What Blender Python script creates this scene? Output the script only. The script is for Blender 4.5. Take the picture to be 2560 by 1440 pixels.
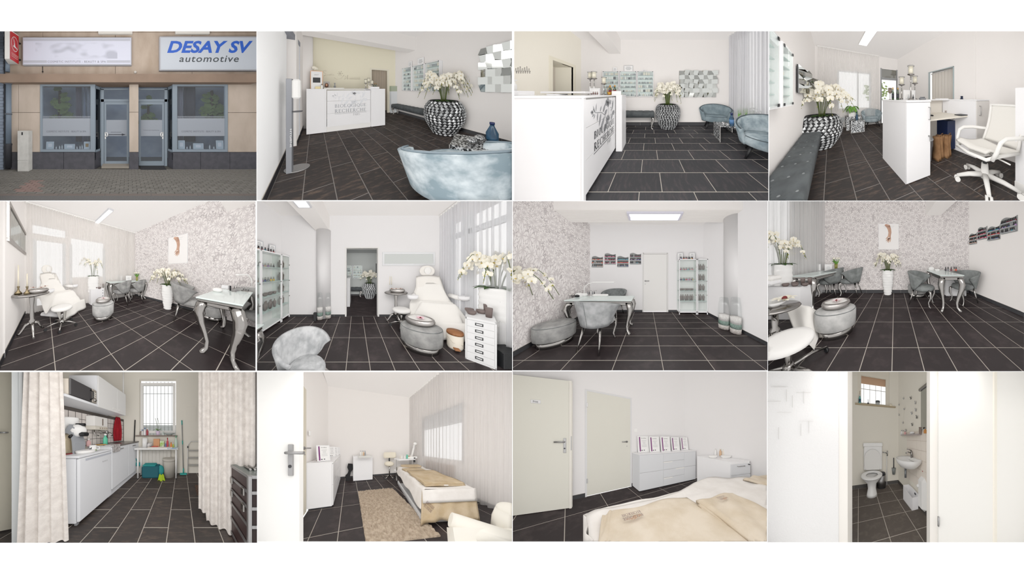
# A white display board with twelve recessed diorama rooms (four across, three down),
# each a forced-perspective relief, as museum dioramas are: raked floor, tapering walls.
# Every room is modelled in metres (u right, v into the room, z up) round its own
# eye point, then laid into the depth of its niche with Room.warp().
import bpy,bmesh,math,random
import numpy as np
from mathutils import Vector,Matrix
rnd=random.Random(7)
R=math.radians
sin,cos,pi=math.sin,math.cos,math.pi
for o in list(bpy.data.objects):bpy.data.objects.remove(o)
SC=bpy.context.scene
COL=SC.collection
# ---------------------------------------------------------------- camera, sky, exposure
cd=bpy.data.cameras.new('camera');cam=bpy.data.objects.new('camera',cd);COL.objects.link(cam)
cd.type='ORTHO';cd.ortho_scale=16.0;cd.clip_end=200
cam.location=(0,-25,4.5);cam.rotation_euler=(R(90),0,0);SC.camera=cam
wd=bpy.data.worlds.new('sky');SC.world=wd;wd.use_nodes=True
bg=wd.node_tree.nodes['Background'];bg.inputs[0].default_value=(1,0.99,0.98,1);bg.inputs[1].default_value=1.15
sl=bpy.data.lights.new('sun','SUN');sl.energy=0.25;sl.angle=R(25);sl.color=(1,.98,.95)
so=bpy.data.objects.new('sun',sl);COL.objects.link(so);so.rotation_euler=(R(62),0,R(-14))
SC.view_settings.view_transform='Standard';SC.view_settings.look='None'
SC.view_settings.exposure=0.0;SC.view_settings.gamma=1.0;SC.view_settings.use_curve_mapping=False
SC.cycles.max_bounces=8;SC.cycles.transparent_max_bounces=24
# ---------------------------------------------------------------- materials
MATS={}
def srgb(c):
 if isinstance(c,str):
  c=[int(c[i:i+2],16)/255 for i in(0,2,4)]
 return tuple((x/12.92 if x<=.04045 else((x+.055)/1.055)**2.4)for x in c)+(1,)
class NT:
 """tiny node helper"""
 def __init__(s,name):
  s.m=bpy.data.materials.new(name);s.m.use_nodes=True
  s.t=s.m.node_tree;s.b=s.t.nodes['Principled BSDF'];s.out=s.t.nodes['Material Output']
 def n(s,typ,**kw):
  d=s.t.nodes.new('ShaderNode'+typ)
  for k,v in kw.items():setattr(d,k,v)
  return d
 def l(s,a,b):s.t.links.new(a,b)
 def sett(s,d,**kw):
  for k,v in kw.items():d.inputs[k.replace('_',' ')].default_value=v
 def pos(s,scale=(1,1,1)):
  a=s.n('Attribute',attribute_name='rp');mp=s.n('Mapping');mp.inputs['Scale'].default_value=scale
  s.l(a.outputs['Vector'],mp.inputs['Vector']);return mp.outputs[0]
 def math(s,op,a,b=None,c=None):
  d=s.n('Math',operation=op)
  for i,x in enumerate((a,b,c)):
   if x is None:continue
   if isinstance(x,(int,float)):d.inputs[i].default_value=x
   else:s.l(x,d.inputs[i])
  return d.outputs[0]
 def ramp(s,fac,stops):
  r=s.n('ValToRGB');e=r.color_ramp.elements
  while len(e)<len(stops):e.new(.5)
  for q,(p,c)in zip(e,stops):q.position=p;q.color=c if len(c)==4 else srgb(c)
  s.l(fac,r.inputs[0]);return r.outputs[0]
 def noise(s,vec,scale,detail=4,rough=.55):
  d=s.n('TexNoise');d.inputs['Scale'].default_value=scale;d.inputs['Detail'].default_value=detail
  d.inputs['Roughness'].default_value=rough;s.l(vec,d.inputs['Vector']);return d.outputs[0]
 def bump(s,h,strength=.3,dist=.01):
  d=s.n('Bump');d.inputs['Strength'].default_value=strength;d.inputs['Distance'].default_value=dist
  s.l(h,d.inputs['Height']);s.l(d.outputs[0],s.b.inputs['Normal'])
def mat(name,col,rough=.5,metal=0,c2=None,ns=3,stretch=(1,1,1),bump=0,bs=60,trans=0,alpha=1,emit=0,spec=.5,rand=0,coat=0,lo=.35,hi=.65):
 if name in MATS:return MATS[name]
 t=NT(name);b=t.b
 b.inputs['Base Color'].default_value=srgb(col);b.inputs['Roughness'].default_value=rough
 b.inputs['Metallic'].default_value=metal;b.inputs['Specular IOR Level'].default_value=spec
 b.inputs['Coat Weight'].default_value=coat
 c=None
 if c2 is not None:
  c=t.ramp(t.noise(t.pos(stretch),ns),[(lo,col),(hi,c2)])
 if rand:
  oi=t.n('ObjectInfo');hv=t.n('HueSaturation')
  t.l(t.math('MULTIPLY_ADD',oi.outputs['Random'],rand,1-rand/2),hv.inputs['Value'])
  if c is None:hv.inputs['Color'].default_value=srgb(col)
  else:t.l(c,hv.inputs['Color'])
  c=hv.outputs[0]
 if c is not None:t.l(c,b.inputs['Base Color'])
 if bump:t.bump(t.noise(t.pos(),bs,3),bump)
 if trans:b.inputs['Transmission Weight'].default_value=trans
 if alpha<1:b.inputs['Alpha'].default_value=alpha
 if emit:b.inputs['Emission Color'].default_value=srgb(col);b.inputs['Emission Strength'].default_value=emit
 MATS[name]=t.m;return t.m
def glass(name,tint='e8f2f0',a=.12,rough=.03):
 """thin pane: mostly clear, a little gloss"""
 if name in MATS:return MATS[name]
 t=NT(name);tr=t.n('BsdfTransparent');tr.inputs[0].default_value=srgb(tint)
 gl=t.n('BsdfGlossy');gl.inputs['Roughness'].default_value=rough
 mx=t.n('MixShader');mx.inputs[0].default_value=a;t.l(tr.outputs[0],mx.inputs[1]);t.l(gl.outputs[0],mx.inputs[2])
 t.l(mx.outputs[0],t.out.inputs[0]);MATS[name]=t.m;return t.m
def sheer(name,col='f4f2f0',clear=.45,fine=0):
 """woven voile: part clear, part diffuse, part translucent, denser in threads"""
 if name in MATS:return MATS[name]
 t=NT(name);tr=t.n('BsdfTransparent');df=t.n('BsdfDiffuse');tl=t.n('BsdfTranslucent')
 df.inputs[0].default_value=srgb(col);tl.inputs[0].default_value=srgb(col)
 a=t.n('MixShader');a.inputs[0].default_value=.6;t.l(df.outputs[0],a.inputs[1]);t.l(tl.outputs[0],a.inputs[2])
 b=t.n('MixShader');nz=t.noise(t.pos((26,26,.5)),1,3)
 t.l(t.math('MULTIPLY_ADD',nz,.5,.75-clear),b.inputs[0]);t.l(tr.outputs[0],b.inputs[1]);t.l(a.outputs[0],b.inputs[2])
 t.l(b.outputs[0],t.out.inputs[0]);MATS[name]=t.m;return t.m
 # ---------------------------------------------------------------- mesh builder (local metres)
class M:
 def __init__(s):s.v=[];s.f=[];s.sm=[]
 def add(s,v,f,sm=False):
  b=len(s.v);s.v+=[tuple(p)for p in v];s.f+=[tuple(b+i for i in q)for q in f];s.sm+=[sm]*len(f);return s
 def box(s,x0,x1,y0,y1,z0,z1,c=0):
  if x0>x1:x0,x1=x1,x0
  if y0>y1:y0,y1=y1,y0
  if z0>z1:z0,z1=z1,z0
  if c<=0:
   return s.add([(x,y,z)for z in(z0,z1)for y in(y0,y1)for x in(x0,x1)],
   [(0,2,3,1),(4,5,7,6),(0,1,5,4),(2,6,7,3),(0,4,6,2),(1,3,7,5)])
  c=min(c,(x1-x0)*.49,(y1-y0)*.49,(z1-z0)*.49);v=[];ix={}
  for i,x in enumerate((x0,x1)):
   for j,y in enumerate((y0,y1)):
    for k,z in enumerate((z0,z1)):
     sx,sy,sz=(c,-c)[i],(c,-c)[j],(c,-c)[k]
     ix[i,j,k,0]=len(v);v.append((x,y+sy,z+sz))
     ix[i,j,k,1]=len(v);v.append((x+sx,y,z+sz))
     ix[i,j,k,2]=len(v);v.append((x+sx,y+sy,z))
  f=[]
  for i in(0,1):
   f.append([ix[i,a,b,0]for a,b in((0,0),(1,0),(1,1),(0,1))][::(1 if i else-1)])
   f.append([ix[a,i,b,1]for a,b in((0,0),(1,0),(1,1),(0,1))][::(-1 if i else 1)])
   f.append([ix[a,b,i,2]for a,b in((0,0),(1,0),(1,1),(0,1))][::(1 if i else-1)])
   for j in(0,1):
    f.append([ix[i,j,0,0],ix[i,j,1,0],ix[i,j,1,1],ix[i,j,0,1]])
    f.append([ix[i,0,j,0],ix[i,1,j,0],ix[i,1,j,2],ix[i,0,j,2]])
    f.append([ix[0,i,j,1],ix[1,i,j,1],ix[1,i,j,2],ix[0,i,j,2]])
    for k in(0,1):f.append([ix[i,j,k,0],ix[i,j,k,1],ix[i,j,k,2]])
  return s.add(v,f)
 def tube(s,pts,r,n=8,closed=False,cap=True,sm=True,flat=1):
  pts=[Vector(p)for p in pts];m=len(pts)
  rs=r if isinstance(r,(list,tuple))else[r]*m
  v=[];up=None
  for i,p in enumerate(pts):
   a=pts[i-1]if(i or closed)else p;b=pts[(i+1)%m]if(i<m-1 or closed)else p
   d=(b-a).normalized()if(b-a).length>1e-9 else Vector((0,0,1))
   if up is None:up=Vector((0,1,0))if abs(d.y)<.9 else Vector((1,0,0))
   e1=(up-d*up.dot(d))
   e1=e1.normalized()if e1.length>1e-6 else d.orthogonal().normalized()
   e2=d.cross(e1);up=e1
   for k in range(n):
    t=2*pi*k/n;v.append(p+e1*(cos(t)*rs[i]*flat)+e2*(sin(t)*rs[i]))
  f=[]
  for i in range(m if closed else m-1):
   j=(i+1)%m
   for k in range(n):
    l=(k+1)%n;f.append((i*n+k,i*n+l,j*n+l,j*n+k))
  s.add(v,f,sm)
  if cap and not closed:
   b=len(s.v)-len(v)
   s.f+=[tuple(b+k for k in range(n))[::-1],tuple(b+(m-1)*n+k for k in range(n))];s.sm+=[False,False]
  return s
 def lathe(s,prof,n=24,sx=1,sy=1,c=(0,0,0),sm=True,rip=None):
  v=[];m=len(prof)
  for i,(r,z)in enumerate(prof):
   for k in range(n):
    t=2*pi*k/n;q=r*(rip(i,t)if rip else 1)
    v.append((c[0]+q*cos(t)*sx,c[1]+q*sin(t)*sy,c[2]+z))
  f=[(i*n+k,i*n+(k+1)%n,(i+1)*n+(k+1)%n,(i+1)*n+k)for i in range(m-1)for k in range(n)]
  s.add(v,f,sm);b=len(s.v)-len(v)
  if prof[0][0]>1e-5:s.f.append(tuple(b+k for k in range(n))[::-1]);s.sm.append(False)
  if prof[-1][0]>1e-5:s.f.append(tuple(b+(m-1)*n+k for k in range(n)));s.sm.append(False)
  return s
 def cyl(s,c,r,z0,z1,n=16,r1=None,sy=1):
  return s.lathe([(r,z0),(r if r1 is None else r1,z1)],n,1,sy,(c[0],c[1],0))
 def ball(s,c,rx,ry=None,rz=None,n=12,m=8):
  ry=rx if ry is None else ry;rz=rx if rz is None else rz
  pr=[(max(1e-6,sin(pi*i/m)),-cos(pi*i/m))for i in range(m+1)]
  v=[(c[0]+r*cos(2*pi*k/n)*rx,c[1]+r*sin(2*pi*k/n)*ry,c[2]+z*rz)for r,z in pr for k in range(n)]
  return s.add(v,[(i*n+k,i*n+(k+1)%n,(i+1)*n+(k+1)%n,(i+1)*n+k)for i in range(m)for k in range(n)],True)
 def prism(s,poly,y0,y1,ax='y'):
  """polygon (a,b) extruded; ax 'y': (x,z) along y; 'z': (x,y) along z; 'x': (y,z) along x"""
  n=len(poly)
  g={'y':lambda a,b,t:(a,t,b),'z':lambda a,b,t:(a,b,t),'x':lambda a,b,t:(t,a,b)}[ax]
  v=[g(a,b,y0)for a,b in poly]+[g(a,b,y1)for a,b in poly]
  return s.add(v,[tuple(range(n)),tuple(range(2*n-1,n-1,-1))]+[(i,i+n,(i+1)%n+n,(i+1)%n)for i in range(n)])
 def grid(s,fn,nu,nv,thick=None,sm=True,cu=False):
  """surface fn(a,b) a,b in 0..1; thick = offset function or vector for a second skin"""
  P=[fn(i/nu,j/nv)for j in range(nv+1)for i in range(nu+1)];w=nu+1
  F=[(j*w+i,j*w+i+1,(j+1)*w+i+1,(j+1)*w+i)for j in range(nv)for i in range(nu)]
  if thick is None:return s.add(P,F,sm)
  Q=[tuple(Vector(p)+Vector(thick))for p in P]if not callable(thick)else[thick(i/nu,j/nv)for j in range(nv+1)for i in range(nu+1)]
  o=len(P);F2=[tuple(o+i for i in q)[::-1]for q in F]
  rim=[j*w for j in range(nv+1)];E=[]
  for j in range(nv):
   E+=[(j*w,(j+1)*w,o+(j+1)*w,o+j*w),(j*w+nu,o+j*w+nu,o+(j+1)*w+nu,(j+1)*w+nu)]
  for i in range(nu):
   E+=[(i,o+i,o+i+1,i+1),(nv*w+i,nv*w+i+1,o+nv*w+i+1,o+nv*w+i)]
  return s.add(P+Q,F+F2+E,sm)
 def quad(s,*p):return s.add(p,[tuple(range(len(p)))])
 def xf(s,loc=(0,0,0),rz=0,rx=0,ry=0,sc=1):
  m=Matrix.Translation(loc)@Matrix.Rotation(rz,4,'Z')@Matrix.Rotation(ry,4,'Y')@Matrix.Rotation(rx,4,'X')
  S=(sc,sc,sc)if isinstance(sc,(int,float))else sc
  s.v=[tuple(m@Vector((p[0]*S[0],p[1]*S[1],p[2]*S[2])))for p in s.v];return s
 def join(s,o,**kw):
  if kw:
   q=M();q.v=list(o.v);q.xf(**kw);v=q.v
  else:v=o.v
  b=len(s.v);s.v+=v;s.f+=[tuple(b+i for i in q)for q in o.f];s.sm+=o.sm;return s
_TXT={}
def text_mesh(body,bold=0,ital=0,sp=1):
 """letters of the built-in font as (verts, faces, width); cap height about 0.7"""
 k=(body,bold,ital,sp)
 if k not in _TXT:
  c=bpy.data.curves.new('t','FONT');c.body=body;c.offset=bold;c.shear=ital;c.space_character=sp
  c.resolution_u=3;c.align_x='CENTER'
  o=bpy.data.objects.new('t',c);COL.objects.link(o)
  dg=bpy.context.evaluated_depsgraph_get();me=bpy.data.meshes.new_from_object(o.evaluated_get(dg))
  vs=[tuple(v.co)for v in me.vertices];fs=[tuple(p.vertices)for p in me.polygons]
  bpy.data.objects.remove(o);bpy.data.curves.remove(c);bpy.data.meshes.remove(me)
  xs=[v[0]for v in vs];_TXT[k]=(vs,fs,max(xs)-min(xs),(max(xs)+min(xs))/2)
 return _TXT[k]
def lettering(body,w,h,bold=0,ital=0,sp=1,y=0):
 """text centred on x=0, baseline z=0, total width w, cap height h, facing -y"""
 vs,fs,tw,mx=text_mesh(body,bold,ital,sp);m=M()
 return m.add([((x-mx)/tw*w,y,yy/.7*h)for x,yy,_ in vs],fs)
 # ---------------------------------------------------------------- rooms
PXM=160.0;ZF=2111/645.0
def cutm(v,f,sm,planes):
 bm=bmesh.new();vv=[bm.verts.new(p)for p in v]
 for q,k in zip(f,sm):
  try:fc=bm.faces.new([vv[i]for i in q]);fc.smooth=k
  except ValueError:pass
 for co,no in planes:
  if not bm.verts:break
  g=bm.verts[:]+bm.edges[:]+bm.faces[:]
  r=bmesh.ops.bisect_plane(bm,geom=g,dist=1e-6,plane_co=co,plane_no=no,clear_outer=True)
  ed=[e for e in r['geom_cut']if isinstance(e,bmesh.types.BMEdge)and e.is_valid and len(e.link_faces)==1]
  if ed:
   try:bmesh.ops.holes_fill(bm,edges=ed,sides=0)
   except Exception:pass
 bm.verts.index_update()
 out=([tuple(x.co)for x in bm.verts],[tuple(x.index for x in q.verts)for q in bm.faces],[q.smooth for q in bm.faces])
 bm.free();return out
class Room:
 def __init__(s,crop,box,f,cx,cy,h,xv=None,near=.7,deep=1.5,lamp=14):
  """crop: corner of the measuring window; box: niche outline in it; f, cx, cy: eye; h: eye height; xv: where the depth axis vanishes; lamp: power of the added fill light"""
  s.ox,s.oy=crop;s.box=box;s.f,s.cx,s.cy,s.h=f,cx,cy,h
  s.a=-math.atan(((xv if xv is not None else cx)-cx)/f);s.near=near;s.K=f/ZF/PXM;s.B=s.K*deep
  x0,y0,x1,y1=box;c,d=cos(-s.a),sin(-s.a)
  rot=lambda X,Y,Z:Vector((X*c-Y*d,X*d+Y*c,Z))
  l=bpy.data.lights.new('niche_fill','AREA');l.shape='RECTANGLE';l.size=2.6;l.size_y=.7;l.energy=lamp;l.color=(1,.97,.94)  # added fill light without a fixture, brightens the depth of the niche
  o=bpy.data.objects.new('niche_fill',l);COL.objects.link(o);o.rotation_euler=(R(58),0,0)
  o.location=((crop[0]+(box[0]+box[2])/2/ZF-1280)/PXM,.55,(1440-crop[1]-(box[1]+130)/ZF)/PXM)
  e=Vector((0,0,h))
  s.planes=[(e,rot(-1,(x0-cx)/f,0)),(e,rot(1,-(x1-cx)/f,0)),(e,rot(0,-(cy-y0)/f,1)),(e,rot(0,(cy-y1)/f,-1)),(rot(0,near,0),rot(0,-1,0))]
  s.nrm=np.array([list(n)for _,n in s.planes]);s.off=np.array([p.dot(n)for p,n in s.planes])
  # camera axes <-> room axes
 def r2c(s,u,v):return(u*cos(s.a)-v*sin(s.a),u*sin(s.a)+v*cos(s.a))
 def ray(s,x,y):
  X,Y,Z=(x-s.cx)/s.f,1.0,(s.cy-y)/s.f
  return(X*cos(s.a)+Y*sin(s.a),-X*sin(s.a)+Y*cos(s.a),Z)
 def onz(s,x,y,z=0):
  r=s.ray(x,y);t=(z-s.h)/r[2];return(r[0]*t,r[1]*t,z)
 fl=onz
 def onu(s,x,y,u):
  r=s.ray(x,y);t=u/r[0];return(u,r[1]*t,s.h+r[2]*t)
 def onv(s,x,y,v):
  r=s.ray(x,y);t=v/r[1];return(r[0]*t,v,s.h+r[2]*t)
 def at(s,x,y,Y):
  r=s.ray(x,y);return(r[0]*Y,r[1]*Y,s.h+r[2]*Y)
 def on(s,x,y,p,d):
  """on the upright plane through p along direction d=(du,dv)"""
  r=s.ray(x,y);nx,ny=d[1],-d[0];t=(p[0]*nx+p[1]*ny)/(r[0]*nx+r[1]*ny)
  return(r[0]*t,r[1]*t,s.h+r[2]*t)
 def ppm(s,p):return s.f/s.r2c(p[0],p[1])[1]
 def zat(s,p,y):return s.h+(s.cy-y)/s.ppm(p)
 def px(s,p):
  X,Y=s.r2c(p[0],p[1]);return(s.cx+s.f*X/Y,s.cy-s.f*(p[2]-s.h)/Y)
 def warp(s,P):
  P=np.asarray(P,dtype=np.float64).reshape(-1,3)
  X=P[:,0]*cos(s.a)-P[:,1]*sin(s.a);Y=np.maximum(P[:,0]*sin(s.a)+P[:,1]*cos(s.a),s.near*.999);Z=P[:,2]
  gx=s.ox+(s.cx+s.f*X/Y)/ZF;gy=s.oy+(s.cy-s.f*(Z-s.h)/Y)/ZF
  return np.stack([(gx-1280)/PXM,s.B*(1/s.near-1/Y),(1440-gy)/PXM],axis=1)
 def _obj(s,name,m,mt,T,parent,org):
  if not m.v or not m.f:return None
  A=np.array(T);V=np.array(m.v,dtype=np.float64);L=V
  W=V@A[:3,:3].T+A[:3,3];f,sm=m.f,m.sm
  D=W@s.nrm.T-s.off
  if(D>1e-7).any():
   if(D>0).all(axis=0).any():return None
   v2,f,sm=cutm(W.tolist(),f,sm,s.planes)
   if not f:return None
   W=np.array(v2);L=(W-A[:3,3])@np.linalg.inv(A[:3,:3]).T
  Q=s.warp(W);o3=np.array(org)if org is not None else s.warp([A[:3,3]])[0]
  me=bpy.data.meshes.new(name);me.from_pydata((Q-o3).tolist(),[],f)
  me.polygons.foreach_set('use_smooth',sm)
  at=me.attributes.new('rp','FLOAT_VECTOR','POINT');at.data.foreach_set('vector',L.astype(np.float32).ravel())
  me.materials.append(mt);me.update()
  o=bpy.data.objects.new(name,me);COL.objects.link(o)
  if parent is not None:o.parent=parent
  else:o.location=o3
  return o
 def one(s,name,label,cat,m,mt,at=(0,0,0),rz=0,sc=1,group=None,rx=0,ry=0,kind=None):
  S=(sc,sc,sc)if isinstance(sc,(int,float))else sc
  T=Matrix.Translation(at)@Matrix.Rotation(rz,4,'Z')@Matrix.Rotation(ry,4,'Y')@Matrix.Rotation(rx,4,'X')@Matrix.Diagonal((*S,1))
  o=s._obj(name,m,mt,T,None,None)
  if o is not None:
   o['label']=label;o['category']=cat
   if group:o['group']=group
   if kind:o['kind']=kind
  return o
 def struct(s,name,label,m,mt,at=(0,0,0),rz=0):
  o=s._obj(name,m,mt,Matrix.Translation(at)@Matrix.Rotation(rz,4,'Z'),None,None)
  if o is not None:o['kind']='structure';o['label']=label
  return o
 def child(s,par,name,m,mt,at=(0,0,0),rz=0,label=None,kind=None):
  """a piece of a structure or a part of a one-mesh thing"""
  if par is None:return None
  o=s._obj(name,m,mt,Matrix.Translation(at)@Matrix.Rotation(rz,4,'Z'),par,origin(par))
  if o is not None:
   if label:o['label']=label
   if kind:o['kind']=kind
  return o
 def thing(s,name,label,cat,at=(0,0,0),rz=0,sc=1,group=None,rx=0,ry=0,kind=None,base=None):
  return Thing(s,name,label,cat,at,rz,sc,group,rx,ry,kind,base)
def origin(o):
 p=Vector(o.location)
 while o.parent is not None:o=o.parent;p+=Vector(o.location)
 return tuple(p)
class Thing:
 def __init__(s,room,name,label,cat,at,rz,sc,group,rx,ry,kind,base=None):
  s.r=room;S=(sc,sc,sc)if isinstance(sc,(int,float))else sc
  s.T=Matrix.Translation(at)@Matrix.Rotation(rz,4,'Z')@Matrix.Rotation(ry,4,'Y')@Matrix.Rotation(rx,4,'X')@Matrix.Diagonal((*S,1))
  s.o3=tuple(room.warp([base or at])[0]);s.info=(name,label,cat,group,kind);s.e=None
 def part(s,name,m,mt,parent=None,label=None,kind=None):
  if s.e is None:
   name0,label0,cat,group,kd=s.info
   e=s.e=bpy.data.objects.new(name0,None);COL.objects.link(e);e.location=s.o3;e.empty_display_size=.1
   if kd=='structure':e['kind']=kd;e['label']=label0
   else:e['label']=label0;e['category']=cat
   if group:e['group']=group
  o=s.r._obj(name,m,mt,s.T,parent if parent is not None else s.e,s.o3)
  if o is not None:
   if label:o['label']=label
   if kind:o['kind']=kind
  return o
def drop_empty():
 for o in list(COL.objects):
  if o.type=='EMPTY' and not o.children:bpy.data.objects.remove(o)
  # ---------------------------------------------------------------- the twelve rooms
p1=Room((0,70),(-2,27,2099,1412),1500,1050,758,1.6,near=3.3,deep=5,lamp=17)
p2=Room((640,70),(8,27,2094,1409),1050,1050,493,1.12,480,lamp=17)
p3=Room((1280,70),(18,27,2098,1413),905,1120,540,1.08,lamp=18)
p4=Room((1915,70),(25,27,2112,1413),1010,1055,572,1.1,524,lamp=22)
p5=Room((0,497),(-2,20,2091,1406),885,1055,592,1.127,372,lamp=22)
p6=Room((640,497),(8,20,2096,1406),1000,817,597,1.2,lamp=17)
p7=Room((1280,497),(6,20,2091,1404),870,1105,655,1.065,lamp=7)
p8=Room((1915,497),(16,20,2112,1411),1050,1053,487,1.1,lamp=18)
p9=Room((0,924),(-2,20,2103,1417),920,1485,525,1.07,lamp=10)
p10=Room((640,924),(12,20,2096,1406),956,1055,628,1.08,763,lamp=18)
p11=Room((1280,924),(6,14,2086,1407),1000,1055,568,1.1,450,near=.5,deep=1.05)
p12=Room((1915,924),(12,17,2112,1413),908,1055,555,1.25,760,lamp=5)
ROOMS=[p1,p2,p3,p4,p5,p6,p7,p8,p9,p10,p11,p12]
def put(name,label,m,mt,kind='structure'):
 me=bpy.data.meshes.new(name);me.from_pydata(m.v,[],m.f);me.materials.append(mt)
 o=bpy.data.objects.new(name,me);COL.objects.link(o);o['kind']=kind;o['label']=label;return o
def board():
 m=M();D=6
 W=lambda r:((r.ox+r.box[0]/ZF-1280)/PXM,(1440-r.oy-r.box[3]/ZF)/PXM,(r.ox+r.box[2]/ZF-1280)/PXM,(1440-r.oy-r.box[1]/ZF)/PXM)
 rows=[[W(r)for r in ROOMS[i:i+4]]for i in(0,4,8)]
 top=11.0
 for row in rows:
  hi=max(b[3]for b in row);lo=min(b[1]for b in row)
  m.box(-10,10,0,D,hi,top);x=-10
  for b in row:
   m.box(x,b[0],0,D,lo,hi);x=b[2]
   if hi-b[3]>1e-4:m.box(b[0],b[2],0,D,b[3],hi)
   if b[1]-lo>1e-4:m.box(b[0],b[2],0,D,lo,b[1])
  m.box(x,10,0,D,lo,hi);top=lo
 m.box(-10,10,0,D,-2,top)
 put('wall_front','white display board that frames all twelve room scenes',m,mat('board white','fbfbfb',.9))
board()
def wall(r,name,label,p0,p1,z0,z1,mt,holes=(),t=.05):
 """upright wall p0 -> p1 (left to right as seen from inside) with openings (u0,u1,z0,z1)"""
 dx,dy=p1[0]-p0[0],p1[1]-p0[1];L=math.hypot(dx,dy);m=M()
 us=sorted({0,L,*[min(max(q,0),L)for h in holes for q in h[:2]]});zs=sorted({z0,z1,*[min(max(q,z0),z1)for h in holes for q in h[2:]]})
 for a,b in zip(us,us[1:]):
  for c,d in zip(zs,zs[1:]):
   u,z=(a+b)/2,(c+d)/2
   if any(h[0]<u<h[1]and h[2]<z<h[3]for h in holes):continue
   m.box(a,b,0,t,c,d)
 return r.struct(name,label,m,mt,(p0[0],p0[1],0),math.atan2(dy,dx))
def along(p0,p1,p):
 L=math.hypot(p1[0]-p0[0],p1[1]-p0[1]);return((p[0]-p0[0])*(p1[0]-p0[0])+(p[1]-p0[1])*(p1[1]-p0[1]))/L
def slab(r,name,label,poly,z,mt,t=.05):
 m=M();m.prism([(p[0],p[1])for p in poly],z,z+t,'z');return r.struct(name,label,m,mt)
def tiles(r,label,box,tw,td,mt,grout,ou=0,ov=0,stag=0,gap=.009,rot=0,name='floor',colwise=False):
 u0,u1,v0,v1=box;m=M();m.box(u0,u1,v0,v1,-.05,-.0012)
 f=r.struct(name,label,m,grout)
 j0,j1=int(math.floor((v0-ov)/td))-1,int(math.ceil((v1-ov)/td))+1;i0,i1=int(math.floor((u0-ou)/tw))-1,int(math.ceil((u1-ou)/tw))+1
 for j in range(j0,j1):
  for i in range(i0,i1):
   a,b=ou+i*tw,ov+j*td
   if colwise:b+=(i%2)*stag*td
   else:a+=(j%2)*stag*tw
   c,d=min(a+tw,u1),min(b+td,v1);a,b=max(a,u0),max(b,v0)
   if c-a<.02 or d-b<.02:continue
   q=M();cu,cv=(a+c)/2,(b+d)/2
   q.box(a-cu+gap/2,c-cu-gap/2,b-cv+gap/2,d-cv-gap/2,-.004,0)
   r.child(f,'tile',q,mt,(cu,cv,0))
 return f
def skirt(r,name,label,p0,p1,h,mt,n=1,t=.015,piece='tile'):
 """baseboard in front of a wall, n tile pieces"""
 dx,dy=p1[0]-p0[0],p1[1]-p0[1];L=math.hypot(dx,dy);m=M();m.box(0,L,-t*.5,0,0,h)
 f=r.struct(name,label,m,mat('grout light','b9b2a8',.9),(p0[0],p0[1],0),math.atan2(dy,dx))
 for i in range(n):
  q=M();q.box(i*L/n+.002,(i+1)*L/n-.002,-t,-t*.4,0,h-.002)
  r.child(f,piece,q,mt,(p0[0],p0[1],0),math.atan2(dy,dx))
def beam(r,name,label,mt,u0,u1,v0,v1,z0,z1):m=M();m.box(u0,u1,v0,v1,z0,z1);return r.struct(name,label,m,mt)
WHITE=mat('wall paint','efebe8',.85,bump=.08,bs=120)
WARM=mat('cream paint','f0ebdf',.85,bump=.08,bs=120)
COOL=mat('cool white paint','eceaea',.8,bump=.06,bs=120)
CEIL=mat('ceiling paint','f1eeec',.9)
BLACKT=mat('black skirting tile','26262a',.35)
def tile_mat(name,base,streak,rough=.38,stretch=(3,14,1),ns=2.2,rand=.35):
 if name in MATS:return MATS[name]
 t=NT(name);oi=t.n('ObjectInfo');a=t.n('Attribute',attribute_name='rp');mp=t.n('Mapping');mp.inputs['Scale'].default_value=stretch
 t.l(a.outputs['Vector'],mp.inputs['Vector']);cb=t.n('CombineXYZ')
 for i in range(3):t.l(t.math('MULTIPLY',oi.outputs['Random'],37.0+11*i),cb.inputs[i])
 t.l(cb.outputs[0],mp.inputs['Location'])
 n1=t.noise(mp.outputs[0],ns,6,.65);c=t.ramp(n1,[(.3,base),(.5,base),(.72,streak)])
 hv=t.n('HueSaturation');t.l(c,hv.inputs['Color']);t.l(t.math('MULTIPLY_ADD',oi.outputs['Random'],rand,1-rand/2),hv.inputs['Value'])
 t.l(hv.outputs[0],t.b.inputs['Base Color']);t.b.inputs['Roughness'].default_value=rough
 t.b.inputs['Specular IOR Level'].default_value=.4
 MATS[name]=t.m;return t.m
WOODT=tile_mat('wood-look slate tile','35302f','66564b')
WOODT2=tile_mat('wood-look slate tile along','37373a','50484a',stretch=(14,3,1))
TILEB=tile_mat('black porcelain tile','2f2829','453c3c',.3,(3,3,1),1.6,.2)
TILEG=tile_mat('grey floor tile','5b534d','6c645c',.5,(6,6,1),2,.12)
GROUT=mat('grout light','b9b2a8',.9)
GROUTD=mat('grout grey','85807c',.9)
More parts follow.
